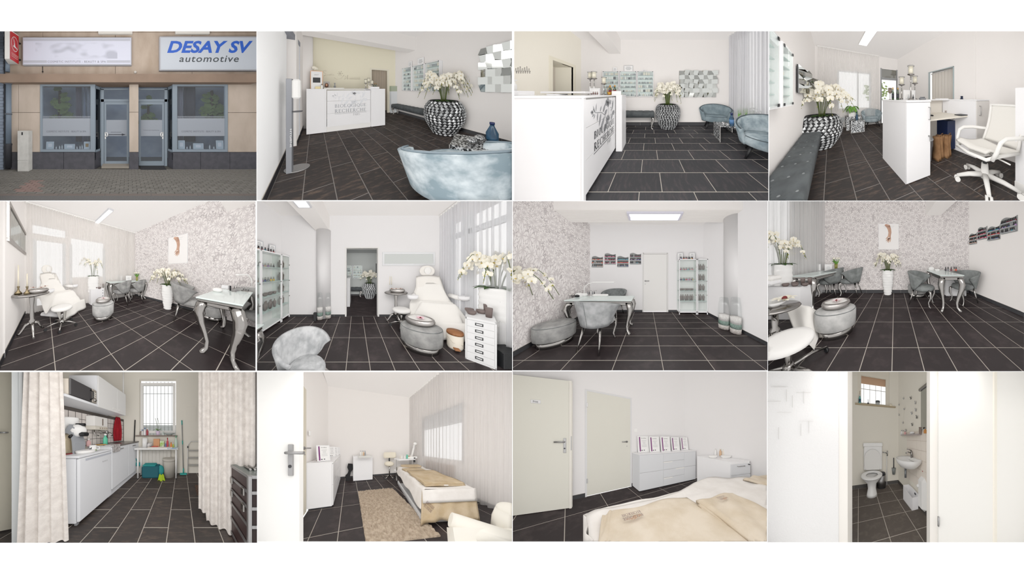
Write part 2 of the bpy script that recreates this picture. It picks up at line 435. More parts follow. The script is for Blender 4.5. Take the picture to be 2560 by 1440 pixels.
def flower_paper(name='flower wallpaper',k=1.0):
 """print of layered paper flowers: voronoi cells with petal edges"""
 if name in MATS:return MATS[name]
 t=NT(name);base=t.pos((1,0,1));prev=None
 sw=t.n('SeparateXYZ');t.l(base,sw.inputs[0]);cb=t.n('CombineXYZ');t.l(sw.outputs[0],cb.inputs[0]);t.l(sw.outputs[2],cb.inputs[1])
 outs=[]
 for sc,petals,w in((4.2*k,9,1),(7.5*k,7,.8),(12*k,8,.6)):
  v=t.n('TexVoronoi');v.voronoi_dimensions='2D';v.inputs['Scale'].default_value=sc;v.inputs['Randomness'].default_value=.9
  nz=t.n('TexNoise');nz.inputs['Scale'].default_value=9;t.l(cb.outputs[0],nz.inputs['Vector'])
  t.l(cb.outputs[0],v.inputs['Vector']);d=t.n('VectorMath',operation='SUBTRACT')
  scv=t.n('VectorMath',operation='SCALE');scv.inputs['Scale'].default_value=1.0
  t.l(cb.outputs[0],d.inputs[0]);t.l(v.outputs['Position'],d.inputs[1])
  sp=t.n('SeparateXYZ');t.l(d.outputs[0],sp.inputs[0]);an=t.math('ARCTAN2',sp.outputs[1],sp.outputs[0])
  cc=t.n('SeparateColor');t.l(v.outputs['Color'],cc.inputs[0])
  pet=t.math('ABSOLUTE',t.math('SINE',t.math('ADD',t.math('MULTIPLY',an,petals/2),t.math('MULTIPLY',cc.outputs[0],6))))
  rad=t.math('MULTIPLY',v.outputs['Distance'],1.55)
  shp=t.math('SUBTRACT',t.math('MULTIPLY_ADD',pet,.55,.5),rad) # >0 inside the flower
  groove=t.math('MULTIPLY',t.math('POWER',t.math('SUBTRACT',1.0,pet),3),.45)
  lum=t.math('SUBTRACT',t.math('MULTIPLY_ADD',rad,.35,.62),groove)
  outs.append((shp,lum,w))
 m1=t.math('GREATER_THAN',outs[0][0],.1);m2=t.math('GREATER_THAN',outs[1][0],.06)
 mixf=lambda f,a,b:t.math('ADD',t.math('MULTIPLY',f,b),t.math('MULTIPLY',t.math('SUBTRACT',1.0,f),a))
 edge=lambda o:t.math('SMOOTH_MIN',t.math('MULTIPLY',t.math('ABSOLUTE',o),6.0),1.0,.1)
 low=t.math('MULTIPLY',t.math('MULTIPLY',outs[2][1],.85),edge(outs[2][0]))
 mid=mixf(m2,low,t.math('MULTIPLY',outs[1][1],t.math('MULTIPLY_ADD',edge(outs[1][0]),.5,.5)))
 top=mixf(m1,mid,t.math('MULTIPLY',outs[0][1],1.12))
 c=t.ramp(top,[(.1,'7d7577'),(.38,'b3abab'),(.66,'d2cbca'),(.92,'ebe6e4')])
 t.l(c,t.b.inputs['Base Color']);t.b.inputs['Roughness'].default_value=.8
 MATS[name]=t.m;return t.m
PAPER=flower_paper(k=1.15)
PLANKS=mat('white plank','eeeae6',.7)
# ---- scene 2: reception from the door
def shell2():
 r=p2;ur=r.fl(1890,905)[0];vb=r.onu(1140,690,ur)[1];A='in the top-row reception with pale velvet chair in front'
 tiles(r,'dark wood-look tile floor '+A,(-1.2,ur,-1.5,vb),.31,.665,WOODT,GROUTD,ou=.2,ov=1.29,stag=.5,colwise=True)
 wall(r,'wall_right','long white side wall behind big vase '+A,(ur,vb),(ur,-1),0,3.4,WHITE)
 ul=r.onv(440,500,vb)[0]
 wall(r,'wall_back','cream wall behind white reception counter '+A,(ul-.5,vb),(ur,vb),0,3.4,mat('yellowed cream paint','efe9d3',.85),holes=[(r.onv(945,500,vb)[0]-ul+.5,r.onv(1075,500,vb)[0]-ul+.5,0,r.onv(1000,345,vb)[2])])
 z=r.onu(1310,72,ur)[2];H=z
 slab(r,'ceiling','white ceiling beyond the beam '+A,[(-3,.6),(ur,.6),(ur,vb),(-3,vb)],H,CEIL)
 # beam across the room
 pr=r.onu(1305,183,ur);zb=pr[2];m=M();m.box(-3.2,ur,pr[1],pr[1]+.4,zb,H);r.struct('trim_1','thick white ceiling beam above reception counter',m,WHITE)
 skirt(r,'baseboard_right','black tile skirting under white side wall '+A,(ur,vb),(ur,.8),.09,BLACKT,12)
 # near left wall with doorway
 a=r.fl(75,1410);u1=a[0]
 e0=r.onu(250,1085,u1);m=M();wall(r,'wall_left','near white wall beside dispenser stand '+A,(u1,.5),(u1,e0[1]),0,3.4,mat('bright white paint','f8f8f8',.8),t=.12)
 skirt(r,'baseboard_left','black skirting under near white wall '+A,(u1,.5),(u1,e0[1]),.09,BLACKT,3)
 e1=r.fl(330,965);e2=r.fl(388,812)
 wall(r,'wall_left','narrow white wall between doorway and pillar '+A,(e1[0],e1[1]),(e2[0],e2[1]),0,3.4,WHITE,t=.3)
 skirt(r,'baseboard_left','short black skirting before the pillar '+A,(e1[0],e1[1]),(e2[0],e2[1]),.09,BLACKT,2)
 m=M();pc=r.fl(414,818);m.lathe([(.16,0),(.16,H)],20);r.struct('trim_2','round white pillar left of reception counter',m,WHITE,(pc[0],pc[1]+.1,0))
 # doorway reveal
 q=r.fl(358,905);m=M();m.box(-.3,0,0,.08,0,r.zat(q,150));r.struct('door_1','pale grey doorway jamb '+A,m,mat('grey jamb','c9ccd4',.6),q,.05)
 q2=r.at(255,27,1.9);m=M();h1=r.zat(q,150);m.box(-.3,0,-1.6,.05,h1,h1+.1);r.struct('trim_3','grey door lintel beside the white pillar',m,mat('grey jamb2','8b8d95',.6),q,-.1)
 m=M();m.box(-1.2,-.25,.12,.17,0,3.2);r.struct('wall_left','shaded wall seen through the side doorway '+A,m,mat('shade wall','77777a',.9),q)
shell2()
def shell3():
 r=p3;vb=r.fl(1300,797)[1];A='in the top-row reception with slanted counter sign'
 ul=r.onv(565,300,vb)[0];ur=r.onv(1735,300,vb)[0];H=r.onv(1200,96,vb)[2]
 tiles(r,'dark tile floor with pale joints '+A,(ul,ur+.4,.6,vb),.6,.30,WOODT2,GROUT,ou=r.fl(1057,1187)[0],ov=r.fl(1057,1183)[1],stag=.42)
 wall(r,'wall_back','white end wall with tiled mirror '+A,(ul,vb),(ur+.5,vb),0,3.4,WHITE)
 wall(r,'wall_left','cream wall with doorway '+A,(ul,.3),(ul,vb),0,3.4,WARM,holes=[(r.onu(325,300,ul)[1]-.3,r.onu(500,300,ul)[1]-.3,0,r.onu(325,262,ul)[2])])
 slab(r,'ceiling','white ceiling '+A,[(ul,.3),(ur+.5,.3),(ur+.5,vb),(ul,vb)],H,CEIL)
 z=r.onv(850,211,vb)[2];m=M();m.box(r.onv(800,211,vb)[0],r.onv(890,211,vb)[0],.4,vb,z,H);r.struct('trim_1','white ceiling beam running towards wall cabinets',m,WHITE)
 skirt(r,'baseboard_back','black tile skirting '+A,(ul,vb),(ur+.5,vb),.115,BLACKT,8)
 wall(r,'wall_right','window wall behind voile '+A,(ur+.35,vb),(ur+.35,.5),0,3.4,WHITE,holes=[(.1,vb-.5,.1,2.9)])
shell3()
def shell4():
 r=p4;c=r.fl(400,833);ul,vb=c[0],c[1];A='in the top-row scene with white swivel chair'
 ur=r.onv(1075,500,vb)[0];H=r.onv(400,145,vb)[2]
 tiles(r,'dark wood-look tile floor '+A,(ul,ur+2.6,-1.5,vb),.315,.63,WOODT,GROUTD,ou=-.06,ov=1.81,stag=.5,colwise=True)
 wall(r,'wall_left','white side wall above dark bench '+A,(ul,.4),(ul,vb),0,3.4,WHITE)
 L=ur-ul;g=lambda x:r.onv(x,500,vb)[0]-ul
 wall(r,'wall_back','window wall behind voile '+A,(ul,vb),(ur,vb),0,3.4,WHITE,holes=[(g(590),g(850),r.onv(600,660,vb)[2],r.onv(600,345,vb)[2]),(g(940),g(1070),0,r.onv(1000,425,vb)[2]),(g(940),g(1072),r.onv(1000,408,vb)[2],r.onv(1000,340,vb)[2])])
 e=r.onu(1712,300,ur);hz=r.onu(1540,312,ur)[2]
 v1,v0=r.onu(1335,400,ur)[1],r.onu(1540,400,ur)[1]
 wall(r,'wall_right','long white wall with pass-through opening '+A,(ur,vb),(ur,-1.5),0,3.4,WHITE,holes=[(vb-v1,vb-v0,.9,hz)])
 m=M();m.box(-.03,0,-.02,.02,0,3.3);r.struct('trim_2','thin vertical white conduit on wall behind desk',m,WHITE,(ur,e[1],0))
 slab(r,'ceiling','white ceiling with strip light '+A,[(ul,.4),(ur+3,.4),(ur+3,vb),(ul,vb)],H,CEIL)
 # room seen through the opening
 m=M();m.box(0,.05,-1.5,2.5,0,3);r.struct('wall_right','patterned wall beyond the pass-through opening',m,PAPER,(ur+2.4,v1-.2,0))
shell4()
def shell5():
 r=p5;c=r.fl(1095,785);ur,vb=c[0],c[1];A='in the bright nail studio with treatment chair'
 H=r.onv(1095,282,vb)[2];ul=r.fl(225,895)[0]
 tiles(r,'black tile floor with white joints '+A,(ul,ur,-2,vb),.617,.315,TILEB,GROUT,ou=.707,ov=.997)
 wall(r,'wall_right','grey flower-print wallpaper wall '+A,(ur,vb),(ur,-1.5),0,3.4,PAPER)
 g=lambda x:r.onv(x,500,vb)[0]-ul
 wall(r,'wall_back','bright window wall behind voile '+A,(ul,vb),(ur,vb),0,3.4,WHITE,holes=[(g(285),g(525),.15,r.onv(400,350,vb)[2]),(g(265),g(535),r.onv(270,280,vb)[2],r.onv(400,235,vb)[2]),(g(580),g(850),r.onv(700,640,vb)[2],r.onv(700,340,vb)[2])])
 wall(r,'wall_left','white wall with hanging mirror '+A,(ul,.4),(ul,vb),0,3.4,WHITE)
 slab(r,'ceiling','white plank ceiling '+A,[(ul,.4),(ur,.4),(ur,vb),(ul,vb)],H,CEIL)
 skirt(r,'baseboard_right','black tile skirting under wallpaper '+A,(ur,vb),(ur,.6),.07,BLACKT,10)
 skirt(r,'baseboard_left','black skirting under mirror wall '+A,(ul,.6),(ul,vb),.07,BLACKT,4)
 z=r.onu(1860,105,ur)[2];v=r.onu(1860,105,ur)[1];m=M();m.box(-1,ur,v-1.2,v,z,H+.3);r.struct('trim_1','white boxed beam meeting the flower wallpaper '+A,m,WHITE)
 q=r.fl(42,1300);m=M();m.box(-.5,0,0,.08,0,3);r.struct('door_1','white door edge nearest the hanging mirror',m,WHITE,q,.9)
shell5()
def shell6():
 r=p6;vb=r.fl(800,962)[1];A='in the treatment room with open doorway'
 ul=r.onv(205,300,vb)[0];ur=r.onv(1500,300,vb)[0];H=r.onv(1000,137,vb)[2]
 tiles(r,'black tile floor with fine joints '+A,(ul,ur,.5,vb),.30,.60,TILEB,GROUT,ou=r.fl(735,1405)[0],ov=r.fl(735,1335)[1])
 d0,d1,dz=r.onv(740,600,vb)[0]-ul,r.onv(995,600,vb)[0]-ul,r.onv(800,405,vb)[2]
 wall(r,'wall_back','white end wall with doorway and mirror '+A,(ul,vb),(ur,vb),0,3.4,COOL,holes=[(d0,d1,0,dz)])
 wall(r,'wall_left','white wall behind glass vitrine '+A,(ul,.4),(ul,vb),0,3.4,COOL)
 g=lambda x:vb-r.onu(x,500,ur)[1]
 wall(r,'wall_right','window wall behind voile '+A,(ur,vb),(ur,.4),0,3.4,COOL,holes=[(g(1610),g(1700),0.25,1.95),(g(1760),g(2096),.5,1.95),(g(1610),g(1700),2.05,2.3),(g(1760),g(2096),2.05,2.3)])
 slab(r,'ceiling','white plank ceiling '+A,[(ul,.4),(ur,.4),(ur,vb),(ul,vb)],H,CEIL)
 zb=r.onv(500,262,vb)[2];m=M();m.box(r.onv(490,262,vb)[0],r.onv(602,258,vb)[0],.5,vb,zb,H+.2);r.struct('trim_1','slatted white ceiling beam above the round pillar',m,WHITE)
 m=M();q=r.fl(550,960);m.lathe([(.19,0),(.19,zb)],24);r.struct('trim_2','round white pillar behind glass floor vases '+A,m,COOL,(q[0]+.02,vb,0))
 skirt(r,'baseboard_back','black tile skirting left of doorway '+A,(ul,vb),(ul+d0-.04,vb),.055,BLACKT,6)
 skirt(r,'baseboard_back','black tile skirting right of doorway '+A,(ul+d1+.04,vb),(ur,vb),.055,BLACKT,5)
 # door lining
 m=M();m.box(d0-.035,d0,-.02,.14,0,dz+.03);m.box(d1,d1+.035,-.02,.14,0,dz+.03);m.box(d0,d1,-.02,.14,dz,dz+.03)
 r.struct('door_1','white lining of the open doorway '+A,m,mat('door white','e9e7e4',.5),(ul,vb,0))
 # room beyond
 vv=vb+2.9
 m=M();m.box(-2,2,vb+.05,vv,-.05,0);r.struct('floor','dark tile floor beyond the open doorway',m,TILEB)
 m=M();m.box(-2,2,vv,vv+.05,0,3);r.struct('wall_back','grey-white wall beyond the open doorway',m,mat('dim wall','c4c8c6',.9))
 m=M();m.box(-2,2,vv-.02,vv,0,.07);r.struct('baseboard_back','black skirting beyond the open doorway',m,BLACKT)
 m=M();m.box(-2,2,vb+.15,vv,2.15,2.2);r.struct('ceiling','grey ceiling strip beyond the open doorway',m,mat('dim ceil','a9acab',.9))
shell6()
def shell7():
 r=p7;vb=r.fl(1100,925)[1];A='in the nail room with white lamp table'
 ul=r.onv(638,400,vb)[0];ur=r.onv(1565,400,vb)[0];H=2.81
 tiles(r,'black tile floor with pale joints '+A,(ul,ur+.2,.5,vb),.6,.30,TILEB,GROUT,ou=r.fl(1240,1405)[0],ov=r.fl(1230,1322)[1])
 d0,d1,dz=r.onv(1075,600,vb)[0]-ul,r.onv(1270,600,vb)[0]-ul,r.onv(1100,450,vb)[2]
 wall(r,'wall_back','white end wall with closed door '+A,(ul,vb),(ur,vb),0,3.4,COOL,holes=[(d0,d1,0,dz)])
 wall(r,'wall_left','grey flower-print wallpaper wall '+A,(ul,.4),(ul,vb),0,3.4,PAPER)
 wall(r,'wall_right','white side wall beside glass vases '+A,(ur,vb),(ur+.16,.4),0,3.4,COOL)
 slab(r,'ceiling','white ceiling behind the dropped beam '+A,[(ul,.4),(ur+.2,.4),(ur+.2,vb),(ul,vb)],H,CEIL)
 z=r.onu(480,190,ul)[2];v1=r.onu(480,190,ul)[1];v0=r.onu(340,90,ul)[1]
 m=M();m.box(ul,ur+.1,v0,v1,z,H+.3);b=r.struct('trim_1','dropped white ceiling beam with lamp panel '+A,m,WHITE)
 n=5
 for i in range(n):
  q=M();q.box(ul+.01,ur+.09,v0+(v1-v0)*i/n+.004,v0+(v1-v0)*(i+1)/n-.004,z-.012,z);r.child(b,'plank',q,PLANKS)
 m=M();q=r.onu(1790,900,ur+.06);m.lathe([(.15,0),(.15,z)],24);r.struct('trim_2','half-round white pillar behind glass vases '+A,m,COOL,(ur+.06,r.onu(1795,900,ur+.05)[1],0))
 skirt(r,'baseboard_right','black tile skirting under white side wall '+A,(ur,vb),(ur+.16,.6),.065,BLACKT,12)
 skirt(r,'baseboard_back','black tile skirting left of closed door '+A,(ul,vb),(ul+d0-.03,vb),.065,BLACKT,5)
 skirt(r,'baseboard_back','black tile skirting right of closed door '+A,(ul+d1+.03,vb),(ur,vb),.065,BLACKT,4)
 skirt(r,'baseboard_left','black tile skirting under flower wallpaper '+A,(ul,.6),(ul,vb),.07,BLACKT,10)
shell7()
def shell8():
 r=p8;vb=r.fl(1050,770)[1];A='in the nail room with round stool in front'
 ul=r.onv(480,300,vb)[0];ur=r.onv(1660,300,vb)[0]
 tiles(r,'black tile floor with white joints '+A,(ul-.2,ur+.2,.5,vb),.29*1.1,.29*2.2,TILEB,GROUT,ou=r.fl(1030,1410)[0],ov=r.fl(1030,1218)[1])
 wall(r,'wall_back','grey flower-print wallpaper wall '+A,(ul-.3,vb),(ur,vb),0,3.4,PAPER)
 wall(r,'wall_right','white side wall with polish racks '+A,(ur,vb),(ur+.15,.4),0,3.6,WHITE)
 skirt(r,'baseboard_back','black tile skirting under flower wallpaper '+A,(ul-.3,vb),(ur,vb),.1,BLACKT,9)
 skirt(r,'baseboard_right','black tile skirting below polish racks '+A,(ur,vb),(ur+.15,.6),.085,BLACKT,9)
 z=r.onv(1370,136,vb)[2];m=M();m.box(r.onv(1308,136,vb)[0],r.onv(1430,136,vb)[0],.5,vb,z,3.4);r.struct('trim_1','white boxed beam stopping at the flower wallpaper '+A,m,WHITE)
 wall(r,'wall_left','window wall behind voile '+A,(ul-.25,.4),(ul-.25,vb),0,3.6,WHITE,holes=[(.8,vb-1.4,.4,3.3)])
 m=M();m.box(0,.06,-.1,0,0,3.2);q=r.onu(2095,500,ur+.08);r.struct('door_1','white door frame edge beside polish racks',m,WHITE,(q[0]-.02,q[1],0))
shell8()
def shell9():
 r=p9;vb=r.fl(1400,845)[1];A='in the small kitchen'
 ul=r.onv(1012,300,vb)[0];ur=r.onv(1860,300,vb)[0]
 tiles(r,'brown wood-look tile floor '+A,(-2.4,1.2,.5,vb),.283,.60,tile_mat('brown wood tile','413b39','5f5249'),GROUT,ou=r.fl(1125,1415)[0],ov=r.fl(1125,1292)[1],stag=.5,colwise=True)
 w0,w1=r.onv(1140,300,vb)[0]-ul,r.onv(1440,300,vb)[0]-ul
 wall(r,'wall_back','cream wall around barred window '+A,(ul,vb),(ur,vb),0,3.4,mat('kitchen paint','e2ddd2',.9),holes=[(w0,w1,r.onv(1300,535,vb)[2],r.onv(1300,75,vb)[2])],t=.14)
 wall(r,'wall_left','cream wall behind kitchen units '+A,(ul,1.2),(ul,vb),0,3.4,mat('kitchen paint','e2ddd2',.9))
 wall(r,'wall_right','white wall behind fluffy curtain '+A,(ur,vb),(ur,.5),0,3.4,WHITE)
 slab(r,'ceiling','plain ceiling '+A,[(-2.4,.5),(ur,.5),(ur,vb),(-2.4,vb)],2.95,CEIL)
shell9()
def shell10():
 r=p10;q=r.fl(700,888);vb=q[1];A='in the massage room with beige rug'
 ul=r.onv(590,500,vb)[0];ur=r.onv(1275,500,vb)[0];H=r.onv(590,137,vb)[2]
 tiles(r,'dark brown tile floor '+A,(ul,ur,-1,vb),.30*1.08,.60*1.08,TILEB,GROUT,ou=r.fl(665,1405)[0],ov=r.fl(700,1120)[1])
 wall(r,'wall_back','plain white end wall '+A,(ul,vb),(ur,vb),0,3.4,WHITE)
 wall(r,'wall_left','white wall beside closed door '+A,(r.fl(300,1290)[0],r.fl(300,1290)[1]),(ul,vb),0,3.4,WHITE)
 g=lambda x:vb-r.onu(x,500,ur)[1]
 wall(r,'wall_right','window wall behind long voile '+A,(ur,vb),(ur,-1),0,3.4,WHITE,holes=[(g(1370),g(1690),.75,2.05)])
 slab(r,'ceiling','white ceiling '+A,[(ul,.4),(ur,.4),(ur,vb),(ul,vb)],H,CEIL)
 skirt(r,'baseboard_back','black skirting under end wall '+A,(ul,vb),(ur,vb),.05,BLACKT,6)
 skirt(r,'baseboard_right','black skirting under window voile '+A,(ur,vb),(ur,.6),.05,BLACKT,8)
shell10()
def shell11():
 r=p11;q=r.fl(615,1037);vb=q[1];A='in the massage room with two cream doors'
 ur=r.onv(1410,500,vb)[0];ul=-2.6
 tiles(r,'dark brown tile floor '+A,(ul,ur,-1,vb),.60,.60,TILEB,GROUT,ou=r.fl(780,1108)[0],ov=r.fl(780,1108)[1])
 d0,d1,dz=r.onv(612,500,vb)[0]-ul,r.onv(966,500,vb)[0]-ul,r.onv(800,212,vb)[2]
 wall(r,'wall_back','white wall around cream door '+A,(ul,vb),(ur,vb),0,3.6,COOL,holes=[(d0,d1,0,dz)])
 wall(r,'wall_right','plain white side wall '+A,(ur,vb),(ur,-1),0,3.6,COOL)
 skirt(r,'baseboard_back','black tile skirting between two doors '+A,(ul,vb),(ul+d0-.03,vb),.075,BLACKT,6)
 skirt(r,'baseboard_back','black tile skirting behind sideboard '+A,(ul+d1+.03,vb),(ur,vb),.075,BLACKT,6)
shell11()
def shell12():
 r=p12;q=r.fl(985,940);vb=q[1];A='in the narrow toilet room'
 ur=r.onv(1083,500,vb)[0];ul=r.onv(690,500,vb)[0]
 tiles(r,'grey-brown tile floor '+A,(ul-.3,ur+.8,.8,vb),.375,.375,TILEG,GROUT,ou=r.fl(755,1200)[0],ov=r.fl(960,1205)[1])
 w=[r.onv(760,100,vb),r.onv(1000,300,vb)]
 wall(r,'wall_back','white wall with small high window '+A,(ul-.3,vb),(ur,vb),0,3.6,WARM,holes=[(w[0][0]-ul+.3-.03,w[1][0]-ul+.3+.03,r.onv(740,285,vb)[2],3.3)])
 wall(r,'wall_right','white wall with butterfly stickers and washbasin '+A,(ur,vb),(ur,.6),0,3.6,WARM)
 skirt(r,'baseboard_back','dark tile skirting behind toilet '+A,(ul-.3,vb),(ur,vb),.085,mat('skirt grey','4a4643',.5),4)
 skirt(r,'baseboard_right','dark tile skirting under washbasin '+A,(ur,vb),(ur,1.2),.085,mat('skirt grey','4a4643',.5),5)
shell12()
# ---------------------------------------------------------------- shared materials
CHROME=mat('chrome','a19e9b',.1,1);STEEL=mat('brushed steel','a9a8a8',.35,1);SILVER=mat('hammered silver','b4b0ad',.28,1,bump=.3,bs=40)
LACQ=mat('white lacquer','f0eff0',.25,coat=.2);MATTW=mat('matt white','efedea',.55);PLASTW=mat('white plastic','f2f1ef',.35)
BLACK=mat('black','17171a',.4);DARKG=mat('dark grey','3c3d40',.5);CERAM=mat('white ceramic','f4f3f1',.12,coat=.3)
PETAL=mat('white petal','faf7ec',.6,c2='f1ead6',ns=30);LIP=mat('yellow lip','d9c06a',.5);STEM=mat('green stem','5d6b35',.5);LEAF=mat('dark leaf','2f4a26',.4,c2='44632f',ns=12);BUD=mat('green bud','a3a04f',.5)
LEAFL=mat('bright leaf','4f8a2e',.4,c2='79a944',ns=10)
VELV=mat('blue grey velvet','8d9ca2',.75,c2='b3bfc4',ns=5,bump=.05);VELVD=mat('slate velvet','6f7f86',.75,c2='8a999f',ns=6)
VELVP=mat('pale velvet','8fa1aa',.7,c2='d9e2e6',ns=5.5,lo=.38,hi=.62)
GREYV=mat('grey velvet','868685',.8,c2='aeadab',ns=6);GREYVL=mat('light grey velvet','a9a9a8',.8,c2='cccbc9',ns=6);GREYVD=mat('dark grey velvet','6c7070',.8,c2='8c9090',ns=7)
BENCHV=mat('charcoal velvet','4a4e50',.8,c2='5d6264',ns=7)
GLASS=glass('pane glass','fbfdfc',.06);GLASSD=glass('grey pane','9fb0b8',.12);CLEAR=glass('clear glass','fbfcfc',.07)
MIRROR=mat('mirror','c3c5c2',.04,1);SHELLM=mat('silver shell','b4b6b7',.28,.55,rand=.9);VASEC=mat('vase core','1d1d20',.6)
VOILE=sheer('white voile','fdfcfb',.35);VOILET=sheer('thin voile','fbfbfd',.5)
GOLD=mat('gold foil','c79a4c',.35,.8);BOTG=mat('green bottle glass','26401c',.15,coat=.4);CANDLE=mat('candle wax','f4ecd8',.6)
PAPERW=mat('paper','f2f1f0',.7);INK=mat('dark print','3b3d44',.6);GREYP=mat('grey print','9a9b9e',.6);LIGHTP=mat('pale print','c9cacd',.6)
LAMP=mat('lamp diffuser','ffffff',.5,emit=2.2);DAYL=None
BLUEB=mat('blue plastic bottle','3c6a8c',.1,trans=.55)
# ---------------------------------------------------------------- lettering with serifs
def serif(text,w,h,y=0):
 """roman capitals with serifs, total width w, cap height h, baseline z=0, centred, facing -y"""
 T,t,q=.15,.06,.05
 def B(m,x0,x1,z0,z1):m.add([(x0,0,z0),(x1,0,z0),(x1,0,z1),(x0,0,z1)],[(0,1,2,3)])
 def stem(m,x,z0=0,z1=1,T=T,a=1,b=1):
  B(m,x,x+T,z0,z1)
  if a:B(m,x-.08,x+T+.08,z0,z0+q)
  if b:B(m,x-.08,x+T+.08,z1-q,z1)
 def arc(m,cx,cz,rx,rz,a0,a1,tx=T,tz=t,n=14):
  v=[]
  for i in range(n+1):
   a=R(a0+(a1-a0)*i/n);v+=[(cx+cos(a)*rx,0,cz+sin(a)*rz),(cx+cos(a)*(rx-tx),0,cz+sin(a)*(rz-tz))]
  m.add(v,[(2*i,2*i+2,2*i+3,2*i+1)for i in range(n)])
 def bar(m,p,q_,k):
  dx,dz=q_[0]-p[0],q_[1]-p[1];L=math.hypot(dx,dz);nx,nz=-dz/L*k/2,dx/L*k/2
  m.add([(p[0]+nx,0,p[1]+nz),(p[0]-nx,0,p[1]-nz),(q_[0]-nx,0,q_[1]-nz),(q_[0]+nx,0,q_[1]+nz)],[(0,1,2,3)])
 def G(c):
  m=M()
  if c=='I':stem(m,.1);return m,.42
  if c in 'BRP':
   stem(m,.1);z=.48 if c!='P' else.42
   B(m,.2,.4,1-t,1);B(m,.2,.4,z,z+t);arc(m,.38,(1+z)/2,.27,(1-z)/2,-90,90)
   if c=='B':B(m,.2,.42,0,t);arc(m,.4,z/2+.03,.3,z/2+.03,-90,90)
   if c=='R':bar(m,(.36,z+.02),(.72,.03),T);B(m,.62,.84,0,q)
   return m,.86 if c=='R' else.78
  if c in 'OQ':
   arc(m,.5,.5,.46,.52,0,360,n=28)
   if c=='Q':bar(m,(.45,.1),(.95,-.18),.12)
   return m,1.02
  if c in 'CG':
   arc(m,.5,.5,.46,.52,40,320,n=22);B(m,.82,.87,.68,.95)
   if c=='G':B(m,.72,.87,.05,.44);B(m,.62,.95,.4,.45)
   else:B(m,.82,.87,.08,.3)
   return m,.95
  if c in 'EL':
   stem(m,.1);B(m,.2,.68,0,t);B(m,.64,.7,0,.26)
   if c=='E':B(m,.2,.64,1-t,1);B(m,.6,.66,.76,1);B(m,.2,.5,.49,.49+t);B(m,.47,.52,.4,.64)
   return m,.78
  if c=='H':stem(m,.1);stem(m,.66);B(m,.2,.7,.48,.48+t);return m,1.0
  if c=='U':stem(m,.1,.3,1,a=0);stem(m,.66,.3,1,T=.08,a=0);arc(m,.42,.32,.32,.34,180,360);return m,.92
  if c=='A':
   bar(m,(.1,0),(.42,1),.07);bar(m,(.42,1),(.76,0),T);B(m,.22,.6,.3,.3+t);B(m,0,.24,0,q);B(m,.6,.92,0,q);return m,.92
  if c=='S':arc(m,.36,.74,.26,.27,30,270,tx=.1);arc(m,.36,.26,.28,.27,-150,90,tx=.12);return m,.7
  return m,.4
 out=M();x=0
 for ch in text:
  g,a=G(ch);out.join(g,loc=(x,0,0));x+=a+.1
 k=w/x
 out.v=[((p[0]-x/2)*k,y,p[2]*h)for p in out.v];return out
def leafpoly(m,p,ang,L,W,y=0,n=5):
 c,s=cos(ang),sin(ang);v=[]
 for i in range(n+1):
  t=i/n;b=W*sin(pi*t**.8);v+=[(p[0]+c*L*t-s*b,y,p[1]+s*L*t+c*b),(p[0]+c*L*t+s*b,y,p[1]+s*L*t-c*b)]
 m.add(v,[(2*i,2*i+2,2*i+3,2*i+1)for i in range(n)])
def ribbon(m,pts,w,y=0):
 v=[]
 for i,p in enumerate(pts):
  a,b=pts[max(i-1,0)],pts[min(i+1,len(pts)-1)];dx,dz=b[0]-a[0],b[1]-a[1];L=math.hypot(dx,dz)or 1
  v+=[(p[0]-dz/L*w/2,y,p[1]+dx/L*w/2),(p[0]+dz/L*w/2,y,p[1]-dx/L*w/2)]
 m.add(v,[(2*i,2*i+2,2*i+3,2*i+1)for i in range(len(pts)-1)])
def botanic(w,h,y=0):
 k_=min(w,1.3*h)
 """spray of leaves and blossoms as flat print in a w x h field, origin at its lower middle"""
 m=M();S=lambda x,z:((x-.5)*w,z*h)
 st=[S(.62,-.25),S(.6,.1),S(.5,.42),S(.35,.58),S(.15,.64)];ribbon(m,st,.012*w,y)
 for(x,z,a,L,W)in((.15,.64,2.4,.16,.02),(.13,.66,2.0,.17,.02),(.1,.66,2.9,.14,.02),(.16,.66,1.4,.2,.022),(.12,.62,3.6,.12,.02),(.14,.6,4.1,.12,.02),(.09,.68,3.2,.1,.05),
 (.3,.62,1.1,.16,.03),(.4,.56,.9,.3,.05),(.22,.62,-1.7,.22,.03),(.33,.57,-1.9,.34,.05),(.46,.46,.5,.25,.06),(.48,.42,-2.3,.5,.06),(.58,.2,-2.2,.4,.07),(.84,.5,1.1,.38,.05),(.78,.1,.9,.4,.06),(.9,.3,.6,.2,.08)):
  leafpoly(m,S(x,z),a,L*k_,W*k_,y)
 for cx,cz,r0 in((.62,.9,.11),(.74,.86,.07),(.55,.86,.08),(.63,.8,.08),(.62,.3,.07),(.56,.24,.06),(.68,.24,.06),(.62,.18,.06)):
  n=14;m.add([(S(cx,cz)[0]+cos(2*pi*k/n)*r0*k_*(1+.15*(k%2)),y,S(cx,cz)[1]+sin(2*pi*k/n)*r0*k_*(1+.15*(k%2)))for k in range(n)],[tuple(range(n))])
 ribbon(m,[S(.62,.8),S(.66,.6),S(.64,.3)],.01*w,y);ribbon(m,[S(.92,1.1),S(.84,.6),S(.74,.2)],.01*w,y)
 for k in range(5):leafpoly(m,S(.9-.03*k,1.0-.13*k),1.2+(k%2)*1.6,.1*k_,.015*k_,y)
 return m
